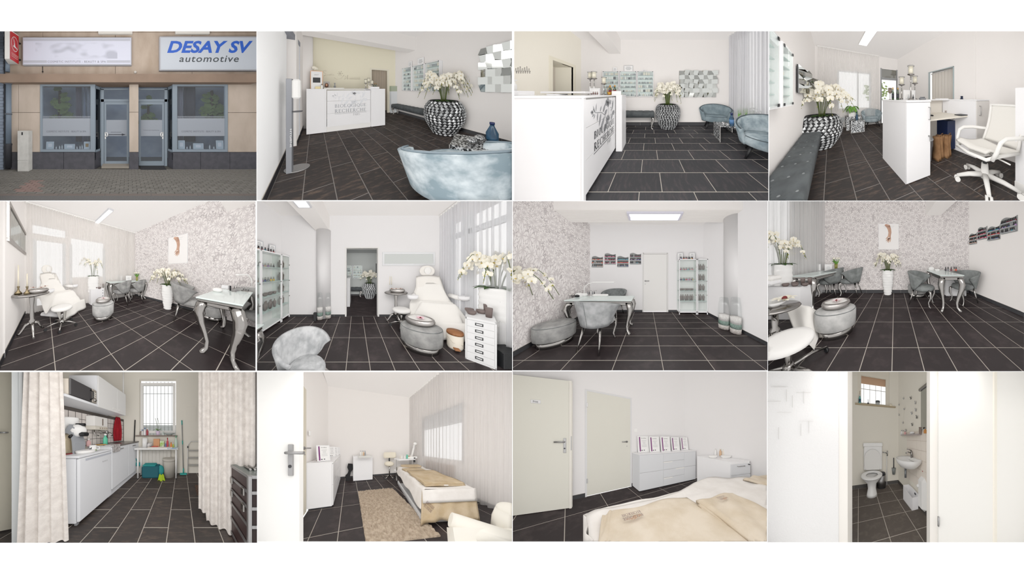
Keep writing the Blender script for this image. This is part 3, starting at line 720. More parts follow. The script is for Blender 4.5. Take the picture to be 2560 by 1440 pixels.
 # ---------------------------------------------------------------- flowers and plants
def petals(s,seed=0):
 """one moth orchid bloom facing -y, radius about s"""
 r=random.Random(seed);m=M()
 for a,L,W in((90,.95,.42),(205,.95,.4),(335,.95,.4),(25,1,.62),(155,1,.62)):
  a=R(a+r.uniform(-8,8));c,d=cos(a),sin(a);P=[(0,0,0)]
  for t,w in((.35,.8),(.75,1),(1,.35)):
   P+=[(s*(c*L*t-d*W*w*.8),-s*(.1+.2*t*(1-t)),s*(d*L*t+c*W*w*.8)),(s*(c*L*t+d*W*w*.8),-s*(.1+.2*t*(1-t)),s*(d*L*t-c*W*w*.8))]
  m.add(P,[(0,2,1),(1,2,4,3),(3,4,6,5)],True)
 return m
def leafblade(p,ang,L,W,rise,droop,n=6):
 m=M();c,s=cos(ang),sin(ang);v=[]
 for i in range(n+1):
  t=i/n;w=W*sin(pi*min(1,.12+t*.88))**.7;z=p[2]+rise*t-droop*t*t
  v+=[(p[0]+c*L*t-s*w,p[1]+s*L*t+c*w,z+.25*w),(p[0]+c*L*t,p[1]+s*L*t,z),(p[0]+c*L*t+s*w,p[1]+s*L*t-c*w,z+.25*w)]
 f=[]
 for i in range(n):a=3*i;f+=[(a,a+3,a+4,a+1),(a+1,a+4,a+5,a+2)]
 return m.add(v,f,True)
def orchid(r,label,at,sc=1,n=9,h=.62,spread=.5,fl=7,fs=.045,seed=1,leaves=9,leafL=.22,bud=3,tilt=(0,0),group=None,name='orchid_arrangement',lip=True,flat=1,arch=None,front=.35):
 """arching sprays of moth orchids rising from a pot mouth at z=0; front biases the blooms to the viewer"""
 q=random.Random(seed);t=r.thing(name,label,'flowers',at,0,sc,group)
 for i in range(leaves):
  a=2*pi*i/max(1,leaves)+q.uniform(-.3,.3);t.part('leaf',leafblade((cos(a)*.05,sin(a)*.05,-.02),a,leafL*q.uniform(.7,1.1),.045,.12,.12),LEAF)
 for i in range(n):
  a=2*pi*(i+.3*q.random())/n;L=spread*q.uniform(.75,1.1);top=h*q.uniform(.75,1.05);end=top*(q.uniform(.15,.75)if arch is None else arch)
  b0=Vector((cos(a)*.05,sin(a)*.05,-.03));P=[]
  for k in range(11):
   u=k/10;rad=L*(u**1.6);z=top*sin(min(1,u*1.45)*pi/2)if u<.69 else top-(top-end)*((u-.69)/.31)**1.5
   P.append(b0+Vector((cos(a)*rad+tilt[0]*u,(sin(a)*rad)*flat+tilt[1]*u,z)))
  t.part('stem',M().tube(P,[.0065]*7+[.004]*4,5),STEM)
  for k in range(fl):
   u=.42+.5*k/max(1,fl-1);j=u*10;k0=int(j);p=P[k0].lerp(P[min(k0+1,10)],j-k0)
   off=Vector((q.uniform(-.03,.03),q.uniform(-.05,.01),q.uniform(-.04,.025)))
   s=fs*(1.15-.5*k/max(1,fl))*q.uniform(.85,1.15);yaw=q.uniform(-.9,.9)+(.5*cos(a));pit=q.uniform(-.5,.25)
   g=petals(s,q.randint(0,999)).xf(tuple(p+off),rz=yaw,rx=pit);f=t.part('flower',g,PETAL)
   if lip and f is not None:t.part('lip',M().ball((0,-s*.22,-s*.1),s*.13,n=6,m=4).xf(tuple(p+off),rz=yaw,rx=pit),LIP,f)
  for k in range(bud):
   p=P[9].lerp(P[10],k/max(1,bud-1))+Vector((q.uniform(-.015,.015),0,-.015));t.part('bud',M().ball(tuple(p),.011-.002*k,rz=.015-.002*k,n=6,m=5),BUD)
 return t
def leafy(r,label,at,sc=1,n=18,L=.3,h=.3,seed=3,mt=None,group=None,blooms=0,name='potted_plant'):
 q=random.Random(seed);t=r.thing(name,label,'plant',at,0,sc,group)
 for i in range(n):
  a=q.uniform(0,2*pi);l=L*q.uniform(.6,1.1);hh=h*q.uniform(.4,1)
  m=M().tube([(0,0,0),(cos(a)*l*.2,sin(a)*l*.2,hh*.8)],.004,4);t.part('stem',m,STEM)
  t.part('leaf',leafblade((cos(a)*l*.2,sin(a)*l*.2,hh*.8),a,l*.75,l*.16,.08,.22),mt or LEAFL)
 for i in range(blooms):
  a=q.uniform(0,2*pi);p=(cos(a)*L*.3,sin(a)*L*.3,h*q.uniform(1.05,1.3))
  t.part('flower',M().ball(p,.02,.02,.035,8,6),mat('pink spathe','d8a38c',.5))
 return t
 # ---------------------------------------------------------------- furniture
def shell_chair(r,label,at,rz,sc=1,body=None,inner=None,legs='3',group=None,scal=.012,name='velvet_armchair'):
 """low round armchair with fan-channelled shell back; front towards -y at rz 0"""
 body=body or VELV;t=r.thing(name,label,'armchair',at,rz,sc,group)
 A=R(128);zb=.24
 top=lambda th:.50+.25*max(0,cos(th*.62))**1.3
 def rad(th,b):return.325+.075*b-.02*cos(th)*b
 def pt(a,b,off=0,sk=0):
  th=-A+2*A*a;ch=abs(sin(th*5.2+pi/2));z=zb+(top(th)+sk*.012*ch-zb)*b
  q=rad(th,b)+off+(.0 if off else-scal*(1-ch)*b*0)-(scal*(1-ch)*b if off<=0 else 0)
  return(sin(th)*q*1.06,cos(th)*q,z)
 inn=M().grid(lambda a,b:pt(a,.42+.58*b,-.03,1),52,6);t.part('backrest',M().grid(lambda a,b:pt(a,b,-.03,1),52,6,thick=lambda a,b:pt(a,b,.045)),body)
 t.part('piping',M().tube([(pt(a/30,1,.012)[0],pt(a/30,1,.012)[1],pt(a/30,1)[2]+.012)for a in range(31)],.012,6),inner or VELVD)
 t.part('seat',M().lathe([(.001,.22),(.28,.225),(.335,.25),(.345,.33),(.325,.40),(.29,.425),(.001,.435)],32,1.03,1.03,(0,-.03,0)),body)
 t.part('piping',M().tube([(sin(k*pi/16)*.335,-.03-cos(k*pi/16)*.335,.405)for k in range(32)],.007,5,closed=True),inner or VELVD)
 for sx in(-1,1):
  for sy in(-1,1):t.part('leg',M().tube([(sx*.2,sy*.19-.02,.24),(sx*.29,sy*.27-.02,0)],[.03,.014],8),BLACK)
 return t
def wing_chair(r,label,at,rz,sc=1,body=None,group=None,seat=None,name='velvet_chair'):
 """tub chair with curled wings on chromed legs; front towards -y"""
 body=body or GREYV;t=r.thing(name,label,'chair',at,rz,sc,group);A=R(118)
 def pt(a,b,off=0):
  th=-A+2*A*a;k=abs(th)/A
  lo=.40 if k<.55 else.40+.23*((k-.55)/.45)**1.2;hi=.83-.15*k**2.2
  q=.245+.055*b+off;flare=1+.1*b
  return(sin(th)*q*1.12*flare,cos(th)*q*(.95+.12*b)-.02*k**2*b,lo+(hi-lo)*(b-.04*(1-b)*0))
 t.part('backrest',M().grid(lambda a,b:pt(a,b,-.02),32,6,thick=lambda a,b:pt(a,b,.025)),body)
 t.part('seam',M().tube([(pt(.5,b/6,.027))for b in range(7)],.004,4),GREYVD)
 t.part('seat',M().lathe([(.001,.36),(.2,.365),(.235,.39),(.245,.44),(.22,.475),(.001,.485)],28,1.08,1.12,(0,-.05,0)),seat or body)
 for sx in(-1,1):
  t.part('leg',M().tube([(sx*.15,.16,.38),(sx*.18,.2,.2),(sx*.2,.26,0)],[.026,.02,.012],6),CHROME)
  t.part('leg',M().tube([(sx*.17,-.2,.4),(sx*.2,-.27,.36),(sx*.195,-.28,.26),(sx*.18,-.22,.12),(sx*.19,-.24,.03),(sx*.2,-.28,0)],[.03,.034,.028,.018,.016,.022],6),CHROME)
 return t
def cabriole(x,y,dx,dy,h,k=1):
 P=[(0,h),(.05,h-.05),(.075,h*.8),(.05,h*.6),(.01,h*.4),(-.015,h*.24),(-.01,h*.1),(.03,.02),(.065,0)]
 return M().tube([(x+dx*p*k,y+dy*p*k,z)for p,z in P],[.05*k,.062*k,.06*k,.045*k,.033*k,.027*k,.024*k,.03*k,.022*k],8)
def baroque_table(r,label,at,rz,L=1.1,W=.6,h=.77,sc=1,group=None,name='manicure_table',top=None):
 t=r.thing(name,label,'table',at,rz,sc,group)
 t.part('glass_top',M().box(-L/2,L/2,-W/2,W/2,h-.02,h,.006),top or mat('white glass top','dfe9e6',.05,coat=.5))
 t.part('frame',M().box(-L/2+.01,L/2-.01,-W/2+.01,W/2-.01,h-.055,h-.021,.008).box(-L/2+.05,L/2-.05,-W/2+.05,W/2-.05,h-.11,h-.055,.01),CHROME)
 for sx in(-1,1):
  for sy in(-1,1):t.part('leg',cabriole(sx*(L/2-.09),sy*(W/2-.09),sx*.8,sy*.8,h-.06,1.05),CHROME)
 return t
def pouf(r,label,at,rz=0,sc=1,sx=1.35,group=None,body=None):
 t=r.thing('oval_pouf',label,'pouf',at,rz,sc,group)
 t.part('cushion',M().lathe([(.001,.1),(.2,.1),(.225,.12),(.23,.22),(.23,.32),(.215,.355),(.19,.365),(.001,.37)],36,sx,1),body or GREYVL)
 t.part('base',M().lathe([(.19,0),(.19,.1)],32,sx,1),CHROME)
 t.part('piping',M().tube([(cos(k*pi/20)*.222*sx,sin(k*pi/20)*.222,.345)for k in range(40)],.005,5,closed=True),GREYVD);return t
def bowl(r,label,at,rz=0,sc=1,sx=1.3,group=None):
 t=r.thing('silver_bowl',label,'bowl',at,rz,sc,group)
 t.part('shell',M().lathe([(.12,0),(.155,.015),(.175,.05),(.165,.085),(.145,.095),(.14,.088),(.155,.06)],32,sx,1),SILVER)
 t.part('water',M().lathe([(.001,.07),(.155,.072)],28,sx,1),mat('milky water','eceae6',.1));return t
def lily(r,label,at,sc=1,mt=None,seed=5,group=None,rx=-1.2):
 t=r.thing('flower_head',label,'flower',at,0,sc,group);q=random.Random(seed)
 for k in range(9):
  a=2*pi*k/9;m=leafblade((0,0,0),a+q.uniform(-.15,.15),.07*q.uniform(.8,1.1),.016,.05,.035,5);t.part('petal',m,mt or PETAL)
 t.part('centre',M().ball((0,0,.015),.014,n=8,m=6),mat('dark centre','7c2a2a',.6));return t
def castor(r,t,p,par,k=1,mt=None):t.part('castor',M().tube([(p[0],p[1]-.012*k,.028*k),(p[0],p[1]+.012*k,.028*k)],.028*k,12),mt or BLACK,par)
def stool(r,label,at,rz=0,sc=1,h=.5,group=None,star=.26):
 t=r.thing('rolling_stool',label,'stool',at,rz,sc,group)
 t.part('seat',M().lathe([(.001,h-.075),(.16,h-.075),(.185,h-.06),(.19,h-.03),(.175,h-.006),(.12,h),(.001,h+.002)],32),mat('white leatherette','f3f1ee',.4))
 t.part('column',M().lathe([(.025,.09),(.025,.3),(.017,.3),(.017,h-.07)],14),CHROME)
 t.part('hub',M().lathe([(.04,.07),(.045,.1),(.03,.14)],14),CHROME)
 for k in range(5):
  a=2*pi*k/5+.3;g=t.part('leg',M().tube([(0,0,.105),(cos(a)*star*.55,sin(a)*star*.55,.1),(cos(a)*star,sin(a)*star,.062)],[.018,.015,.012],7),CHROME)
  castor(r,t,(cos(a)*star,sin(a)*star),g)
 return t
def pedestal_table(r,label,at,rz=0,sc=1,h=.62,group=None):
 t=r.thing('pedestal_table',label,'table',at,rz,sc,group)
 t.part('table_top',M().lathe([(.001,h-.04),(.2,h-.04),(.25,h-.03),(.262,h-.015),(.25,h),(.001,h)],36,1.1,.9),CHROME)
 t.part('column',M().lathe([(.03,.17),(.045,.2),(.05,.24),(.028,.27),(.035,.34),(.03,.5),(.045,h-.08),(.04,h-.04)],18),CHROME)
 for k in range(3):
  a=2*pi*k/3+R(-100);P=[(.03,.2),(.1,.17),(.15,.09),(.19,.03),(.23,.012)]
  t.part('leg',M().tube([(cos(a)*x,sin(a)*x,z)for x,z in P],[.026,.026,.02,.016,.018],7),CHROME)
 return t
def wavy_vase(r,label,at,sc=1,h=.9,w=.15,group=None,seed=2):
 q=random.Random(seed);m=M();n=40;prof=[]
 for i in range(37):
  u=i/36;prof.append((w*(.62+.38*sin(min(1,u*1.25)*pi/2)-.05*max(0,u-.8)*5)+.006*sin(u*60),u*h))
 prof+=[(w*.8,h),(w*.75,h-.05),(.001,h-.05)]
 ph=[q.uniform(0,6)for _ in prof]
 m.lathe(prof,n,rip=lambda i,t:1+.025*sin(4*t+i*.5)+.018*(1 if sin(5*t+ph[i//3])>.6 else 0))
 return r.one('wavy_vase',label,'vase',m,CERAM,at,0,sc,group)
def shell_vase(r,label,at,sc=1,h=.8,rmax=.36,parts=True,group=None,seed=4,nr=13,prof=None):
 """big vase clad in silver shell chips over a dark core"""
 q=random.Random(seed);t=r.thing('shell_mosaic_vase',label,'vase',at,0,sc,group)
 pr=prof or[(0,.52),(.1,.63),(.25,.8),(.45,.96),(.62,1),(.78,.96),(.9,.86),(1,.72)]
 def rr(u):
  for(a,x),(b,y)in zip(pr,pr[1:]):
   if u<=b:return rmax*(x+(y-x)*(u-a)/(b-a))
  return rmax*pr[-1][1]
 t.part('core',M().lathe([(rr(i/16)-.012,h*i/16)for i in range(17)]+[(rr(1)-.06,h-.005),(rr(1)-.08,h-.12),(.001,h-.12)],32),VASEC)
 chips=M();cnt=0
 for j in range(nr):
  u0,u1=j/nr,(j+1)/nr;um=(u0+u1)/2;n=max(10,int(round(2*pi*rr(um)/(h/nr*1.6))))
  for k in range(n):
   a0=2*pi*(k+.5*(j%2)+q.uniform(-.08,.08))/n;da=2*pi/n*.44;P=[]
   for(ua,sgn)in((um-.64/nr,0),(um,-1),(um+.64/nr,0),(um,1)):
    ua=min(1,max(0,ua));a=a0+sgn*da+q.uniform(-.015,.015);x=rr(ua)+q.uniform(-.003,.004);P.append((cos(a)*x,sin(a)*x,ua*h))
   c=a0;x=rr(um)+.022;P.append((cos(c)*x,sin(c)*x,(um+q.uniform(-.2,.2)/nr)*h))
   F=[(0,3,4),(3,2,4),(2,1,4),(1,0,4)]
   front=sin(a0)<.35
   if parts and front and cnt<300:t.part('shell_chip',M().add(P,F),SHELLM);cnt+=1
   else:chips.add(P,F)
 if chips.f:t.part('shell_chips',chips,SHELLM,kind='stuff')
 return t
def bottle(r,label,at,h=.12,rad=.02,mt=None,cap=None,group=None,neck=.45,rz=0,cat='bottle',name='bottle',band=None):
 t=r.thing(name,label,cat,at,rz,1,group)
 t.part('body',M().lathe([(rad*.96,0),(rad,h*.04),(rad,h*.58),(rad*neck,h*.74),(rad*neck,h*.86)],12),mt or PLASTW)
 t.part('cap',M().lathe([(rad*neck*1.15,h*.85),(rad*neck*1.15,h)],10),cap or BLACK)
 if band:t.part('label_band',M().lathe([(rad*1.02,h*.15),(rad*1.02,h*.5)],12),band)
 return t
def simple(r,name,label,cat,at,m,mt,rz=0,group=None):return r.one(name,label,cat,m,mt,at,rz,1,group)
def curtain(r,name,label,p0,p1,z0,z1,mt,folds=14,amp=.04,seed=1,n=None,hem=0,gather=0,cat='curtain',rail=True,thick=.004,group=None,bottom=None):
 q=random.Random(seed);dx,dy=p1[0]-p0[0],p1[1]-p0[1];L=math.hypot(dx,dy);n=n or folds*6
 ph=[q.uniform(-.5,.5)for _ in range(folds+3)];am=[q.uniform(.5,1.2)for _ in range(folds+3)]
 def fn(a,b):
  k=a*folds;i=int(k);f=k-i;p=ph[i]*(1-f)+ph[i+1]*f;g=am[i]*(1-f)+am[i+1]*f
  zz=z0 if bottom is None else bottom(a)
  return(a*L+gather*(1-b)*(a-.5)*L,amp*g*sin(2*pi*k+p)*(1+.25*(1-b)),zz+(z1-zz)*b)
 t=r.thing(name,label,cat,(p0[0],p0[1],0),math.atan2(dy,dx),1,group)
 t.part('cloth',M().grid(fn,n,10),mt)
 if rail:t.part('rail',M().box(-.02,L+.02,-.025,.025,z1-.01,z1+.025),MATTW)
 return t
def door_handle(r,t,p,h,d=1,mt=None,plate=True,par=None):
 """lever on a plate at p=(x) height h on a leaf facing -y; d: lever direction"""
 g=t.part('handle_plate',M().box(p-.02,p+.02,-.012,0,h-.17,h+.06,.004)if plate else M().lathe([(.026,0),(.026,.01)],14).xf((p,0,h),rx=R(90)),mt or STEEL,par)
 t.part('handle',M().tube([(p,0,h),(p,-.05,h),(p+d*.13,-.055,h)],.011,8),mt or STEEL,par)
 t.part('keyhole',M().lathe([(.012,0),(.012,.004)],10).xf((p,-.0125,h-.1),rx=R(90)),DARKG if plate else(mt or STEEL),par)
def picture(r,name,label,cat,at,rz,w,h,t=.02,frame=None,fw=.012,face=None,rx=0,group=None):
 """frame with a sheet, standing or hanging; origin lower middle of the front, facing -y"""
 g=r.thing(name,label,cat,at,rz,1,group,rx=rx)
 g.part('frame',M().box(-w/2,-w/2+fw,-t,0,0,h).box(w/2-fw,w/2,-t,0,0,h).box(-w/2+fw,w/2-fw,-t,0,0,fw).box(-w/2+fw,w/2-fw,-t,0,h-fw,h).box(-w/2,w/2,-.004,0,0,h),frame or LACQ)
 g.part('sheet',M().box(-w/2+fw,w/2-fw,-t*.5,-.004,fw,h-fw),face or PAPERW);return g
def textlines(w,h,n,y,seed=0,s=.35):
 """rows of small print as bars, centred on x, from z=0 up to h"""
 q=random.Random(seed);m=M()
 for i in range(n):
  z=h*(i+.5)/n;l=w*q.uniform(.55,1);m.box(-l/2,l/2,y-.001,y,z-h/n*s/2,z+h/n*s/2)
 return m
 # ============================================================ first scene, top row: the shop front
def scene1():
 r=p1;V0=r.fl(1000,1155)[1];W='of the shop front';VD=r.fl(1000,1128)[1]
 def bx(m,x0,y0,x1,y1,v0,v1,c=0):
  a,b=r.onv(x0,y1,v0),r.onv(x1,y0,v0);return m.box(a[0],b[0],v0,v1,a[2],b[2],c)
 B=lambda x0,y0,x1,y1,v0,v1,c=0:bx(M(),x0,y0,x1,y1,v0,v1,c)
 BEIGE=mat('beige stone panel','b5a698',.8,c2='a59585',ns=2.5,rand=.06,stretch=(1,1,.4));BEIGE2=mat('light beige panel','b9aca0',.8,c2='ada093',ns=2,rand=.06,stretch=(1,1,.5));FRM=mat('blue grey frame','7d8994',.45);SLATE=mat('slate plinth','4b4a51',.6,c2='3f3f46',ns=6)
 # pavement
 m=M();m.box(-6,6,2,V0+.8,-.06,-.012);f=r.struct('floor','grey brick-paved pavement '+W,m,mat('paver joint','4d4b48',.95))
 v1=r.fl(0,1355)[1];PAV=mat('grey paver','75736f',.9,c2='68655f',ns=14,rand=.22);rest=M();cnt=0;q=random.Random(5);bw,bd=.205,.102
 j=0
 while v1+j*bd<V0:
  for i in range(-24,24):
   u=i*bw+(j%2)*bw/2;v=v1+j*bd;x=r.px((u+bw/2,v,0))[0]
   if x<-40 or x>2150:continue
   dz=q.uniform(-.003,.002);g=M();g.box(-bw/2+.005,bw/2-.005,-bd/2+.005,bd/2-.005,-.012,dz,.004)if cnt<300 else None
   xx,yy=r.px((u,v,0));red=90<xx<300 and 1250<yy<1350 and abs((xx-225)-(1300-yy)*1.25)<95
   if cnt<300:r.child(f,'paver',g,mat('reddish paver','84706a',.9,rand=.15)if red else PAV,(u+bw/2,v+bd/2,0));cnt+=1
   else:rest.box(u+.005,u+bw-.005,v+.005,v+bd-.005,-.012,dz)
  j+=1
 r.child(f,'pavers',rest,PAV,kind='stuff')
 m=M()
 r.struct('trim_1','rough kerb strip of asphalt along pavement edge',m.box(-6,6,2,v1-.01,-.05,-.002),mat('asphalt','6b6a69',.95,c2='5b5a59',ns=60,bump=.3))
 for i in range(9):q_=M();q_.box(-4.5+i,-3.51+i,v1-.11,v1-.012,-.05,.004,.006);r.child(f,'kerb_stone',q_,mat('kerb stone','6d645f',.9,rand=.1))
 # upper wall panels
 wu=r.struct('wall_back','upper beige panelled wall '+W,B(30,20,2110,380,V0+.03,V0+.2),mat('panel joint','6f655b',.9))
 for x0,x1,y0,y1 in((40,349,36,376),(352,943,36,376),(946,1570,36,376),(1573,2110,36,376),(40,800,20,32),(803,1440,20,32),(1443,2110,20,32)):r.child(wu,'panel',B(x0,y0,x1,y1,V0,V0+.03),BEIGE)
 for i,(x0,x1)in enumerate(((802,1084),(1436,1718))):r.struct('window_%d'%(i+1),'%s white upper window sill at top edge %s'%(('left','right')[i],W),B(x0,10,x1,47,V0-.1,V0-.005,.01),mat('sill white','cdc9c2',.6))
 # canopy
 can=r.struct('trim_2','long brown concrete canopy band above shop windows',B(-10,375,2110,444,V0-.35,V0+.5),mat('canopy brown','8d7a6b',.85,c2='806e60',ns=1.2))
 # lower wall
 wl=r.struct('wall_back','lower beige wall pieces beside shop windows',B(88,440,330,1155,V0+.03,V0+.2).join(B(1862,440,2110,1155,V0+.03,V0+.2)).join(B(1058,440,1133,1150,V0+.03,V0+.3)),mat('panel joint','6f655b'))
 for x0,y0,x1,y1 in((92,440,150,690),(92,693,150,1014),(153,440,329,690),(153,693,329,1014),(1862,440,2110,690),(1862,693,2110,1014),(1058,440,1133,688),(1058,691,1133,1014)):r.child(wl,'panel',B(x0,y0,x1,y1,V0,V0+.03),BEIGE2)
 pl=r.struct('baseboard_back','dark slate plinth under shop windows',B(88,1018,776,1156,V0+.02,V0+.2).join(B(1416,1018,2110,1156,V0+.02,V0+.2)).join(B(1058,1018,1133,1156,V0+.02,V0+.3)),mat('plinth joint','2e2d31',.8))
 for x0,x1 in((88,240),(243,520),(523,774),(1416,1640),(1643,1880),(1883,2110),(1058,1133)):r.child(pl,'slab',B(x0,1017,x1,1156,V0-.01,V0+.02),SLATE)
 # neighbour strip of tiles, downpipe
 nb=r.struct('wall_left','pale blue tiled edge of neighbouring house',B(-10,10,40,1160,V0-.02,V0+.2),mat('tile joint','55585e',.9))
 for k in range(46):r.child(nb,'tile',B(-10,20+k*25,24+(k%2)*3,43+k*25,V0-.05,V0-.02),mat('pale blue tile','8d99aa',.5,rand=.12))
 t=r.thing('downpipe','blue grey rain downpipe beside electricity cabinet','pipe',r.onv(70,1145,V0-.15));k=1/r.ppm((0,V0-.15,0));z=lambda y:r.onv(70,y,V0-.15)[2]
 t.part('pipe',M().lathe([(21*k,z(970)),(21*k,z(470))],16).lathe([(17*k,z(380)),(17*k,z(245))],16,c=(-8*k,0,0)),mat('pipe blue','738190',.5));t.part('boot',M().lathe([(23*k,0.01),(24*k,z(985)),(28*k,z(972)),(24*k,z(965))],16),mat('pipe iron','33343a',.6));t.part('collar',M().lathe([(26*k,z(730)),(26*k,z(718))],16),mat('pipe grey','5a6069',.5));t.part('collar',M().lathe([(22*k,z(485)),(30*k,z(468)),(28*k,z(452))],16),mat('pipe grey','5a6069'))
 # electricity cabinet
 q_=r.onv(142,1157,V0-.3);t=r.thing('utility_cabinet','white street electricity cabinet with dark lock','cabinet',(q_[0],V0-.3,0));w,h=88*k*1.0,r.onv(142,842,V0-.3)[2];ec=mat('cabinet pale','b7b6b2',.6,c2='c3c2be',ns=6)
 t.part('body',M().box(0,w,0,.25,0,h,.01),ec);t.part('door',M().box(.008,w-.008,-.01,0,h*.28,h-.02,.004),ec);t.part('lower_panel',M().box(.008,w-.008,-.008,0,.02,h*.265,.004),ec);t.part('lock',M().box(w*.4,w*.52,-.02,-.01,h*.9,h*.97),BLACK)
 # red blade sign
 t=r.thing('blade_sign','red projecting airline sign with white bird emblem in circle','sign',base=(0,V0,2.6));P=lambda x,y,v:r.onv(x,y,v);vn,vf=V0-1.05,V0-.16
 RED=mat('sign red','b3161e',.4);WHT=mat('sign white','d8d6d2',.5)
 u=P(82,100,vn)[0];uf=P(152,100,vf)[0];zt,zb=P(82,27,vn)[2]+.15,P(82,257,vn)[2]
 t.part('housing',M().add([P(38,10,vn),P(80,10,vn),P(80,252,vn),P(38,252,vn)]+[P(70,60,vf),P(152,60,vf),P(152,297,vf),P(70,297,vf)],[(0,1,2,3),(4,7,6,5),(0,4,5,1),(1,5,6,2),(2,6,7,3),(3,7,4,0)]),WHT)
 def fc(a,b,o=.004): # face coordinates: a along (near to far), b up
  n,f_=P(81+o*300,252-(252-20)*b,vn),P(152+o*300,297-(297-68)*b,vf);return tuple(Vector(n).lerp(Vector(f_),a))
 t.part('red_face',M().add([fc(0,0),fc(1,0),fc(1,1),fc(0,1)],[(0,1,2,3)]),RED)
 ring=M();n=28;v=[]
 for i in range(n):a=2*pi*i/n;v+=[fc(.5+.40*cos(a),.62+.26*sin(a),.008),fc(.5+.365*cos(a),.62+.24*sin(a),.008)]
 t.part('circle',ring.add(v,[(2*i,2*i+1,(2*i+3)%(2*n),(2*i+2)%(2*n))for i in range(n)]),WHT)
 bird=[(.28,.82),(.42,.74),(.5,.62),(.52,.56),(.7,.52),(.86,.46),(.6,.49),(.44,.5),(.26,.52),(.4,.56),(.42,.66)];t.part('bird_emblem',M().add([fc(a,b,.009)for a,b in bird],[tuple(range(len(bird)))]),WHT)
 for b in(.24,.19,.13):t.part('small_print',M().add([fc(.12,b,.008),fc(.9,b-.005,.008),fc(.9,b+.02,.008),fc(.12,b+.025,.008)],[(0,1,2,3)]),mat('print rose','c98f8b',.6))
 for y in(128,262):t.part('bracket',M().tube([P(150,y,vf),P(165,y,V0)],.03,8),BLACK)
 # light box sign with blurred script
 t=r.thing('light_box_sign','white light box sign with grey stripes above first window','sign',base=(0,V0,2.6));v=V0-.16
 t.part('housing',B(183,75,1077,304,v,V0-.005,.01),mat('sign rim','a9aab0',.5));n_=NT('blurred print');pz=n_.pos((1.6,1,3.2));c=n_.ramp(n_.noise(pz,1.1,1),[(.46,'c6c8d6'),(.62,'a9abb8')]);n_.l(c,n_.b.inputs['Base Color']);n_.b.inputs['Roughness'].default_value=.5
 t.part('face',B(190,82,1070,295,v-.012,v),mat('sign lilac white','c6c8d6',.5));t.part('blurred_lettering',B(290,120,960,250,v-.014,v-.012),n_.m)
 for i in range(4):t.part('stripe',B(190,86+i*5.5,1066,88+i*5.5,v-.016,v-.012),GREYP);t.part('stripe',B(190,266+i*5.2,383,268+i*5.2,v-.016,v-.012),GREYP);t.part('stripe',B(873,266+i*5.2,1066,268+i*5.2,v-.016,v-.012),GREYP)
 a=r.onv(628,284,v-.016);w=r.onv(866,284,v)[0]-r.onv(391,284,v)[0];t.part('lettering',lettering('COSMETIC INSTITUTE - BEAUTY & SPA',w,r.onv(0,268,v)[2]-a[2],0,0,1.15).xf(a),mat('sign print','77787f',.6))
 # automotive sign
 t=r.thing('company_sign','large white sign lettered DESAY SV automotive in blue and grey','sign',base=(0,V0,2.6));t.part('housing',B(1305,68,2130,348,v,V0-.005,.01),mat('sign rim','a9aab0'));t.part('face',B(1316,79,2120,339,v-.012,v),mat('sign pale','b6bcc4',.5))
 blue=mat('sign blue','0450b4',.5);a=r.onv(1718,199,v-.016);w=r.onv(2069,0,v)[0]-r.onv(1370,0,v)[0];t.part('lettering',lettering('DESAY SV',w,r.onv(0,110,v)[2]-a[2],.035,.28,1.02).xf(a),blue,label='heavy slanted blue letters')
 a=r.onv(1710,277,v-.016);w=r.onv(1952,0,v)[0]-r.onv(1466,0,v)[0];t.part('lettering',lettering('automotive',w,r.onv(0,224,v)[2]-a[2],.008,.2,1.12).xf(a),mat('sign dark','33393f',.5),label='thin slanted grey letters')
 # windows
 def shopwin(nm,gx0,gx1,fx0,fx1,ax0,ax1,lab,sgn):
  t=r.thing(nm,lab,'window',kind='structure',base=(0,V0,.5))
  t.part('frame',B(fx0,458,fx1,476,V0-.02,V0+.06).join(B(fx0,994,fx1,1014,V0-.03,V0+.06)).join(B(fx0,476,gx0,994,V0-.02,V0+.06)).join(B(gx1,476,fx1,994,V0-.02,V0+.06)),FRM)
  t.part('pane',B(gx0,476,gx1,994,V0+.02,V0+.03),glass('shop pane','eef2f6',.04));fr=t.part('frosted_band',B(gx0,738,gx1,884,V0+.012,V0+.02),mat('frosted film','9298a1',.6))
  for y in(722,729):t.part('film_stripe',B(gx0,y,gx1,y+3,V0+.012,V0+.02),mat('frosted film','9298a1'))
  a=r.onv((gx0+gx1)/2,853,V0+.009);w=(r.onv(gx1,0,V0)[0]-r.onv(gx0,0,V0)[0])*.82;t.part('lettering',lettering('COSMETIC INSTITUTE - BEAUTY & SPA',w,.055,0,0,1.15).xf(a),mat('film print','5b5e68',.6),fr)
  # slanted side light back to the door
  a,b,c,d=r.onv(ax0,1012,V0+.02),r.onv(ax1,1000,VD),0,0;zt=r.onv(ax0,466,V0)[2]
  quad=lambda z0,z1,k0=0,k1=1:M().grid(lambda s,u_:(a[0]+(b[0]-a[0])*(k0+(k1-k0)*s),a[1]+(b[1]-a[1])*(k0+(k1-k0)*s),z0+(z1-z0)*u_),1,1,thick=(0,.03,0),sm=False)
  t.part('side_frame',quad(0.3,2.9,0,.16).join(quad(.3,2.9,.84,1)).join(quad(a[2]-.03,a[2]+.05)).join(quad(zt-.1,zt)),FRM);t.part('side_pane',quad(a[2]+.05,zt-.1,.16,.84),glass('side pane','56646e',.12));t.part('side_plinth',quad(0,a[2]-.03),SLATE);return t
 shopwin('window_3',345,740,328,778,776,826,'large first shop window with frosted lettering band',1);shopwin('window_4',1450,1842,1412,1864,1414,1368,'large second shop window with frosted lettering band',-1)
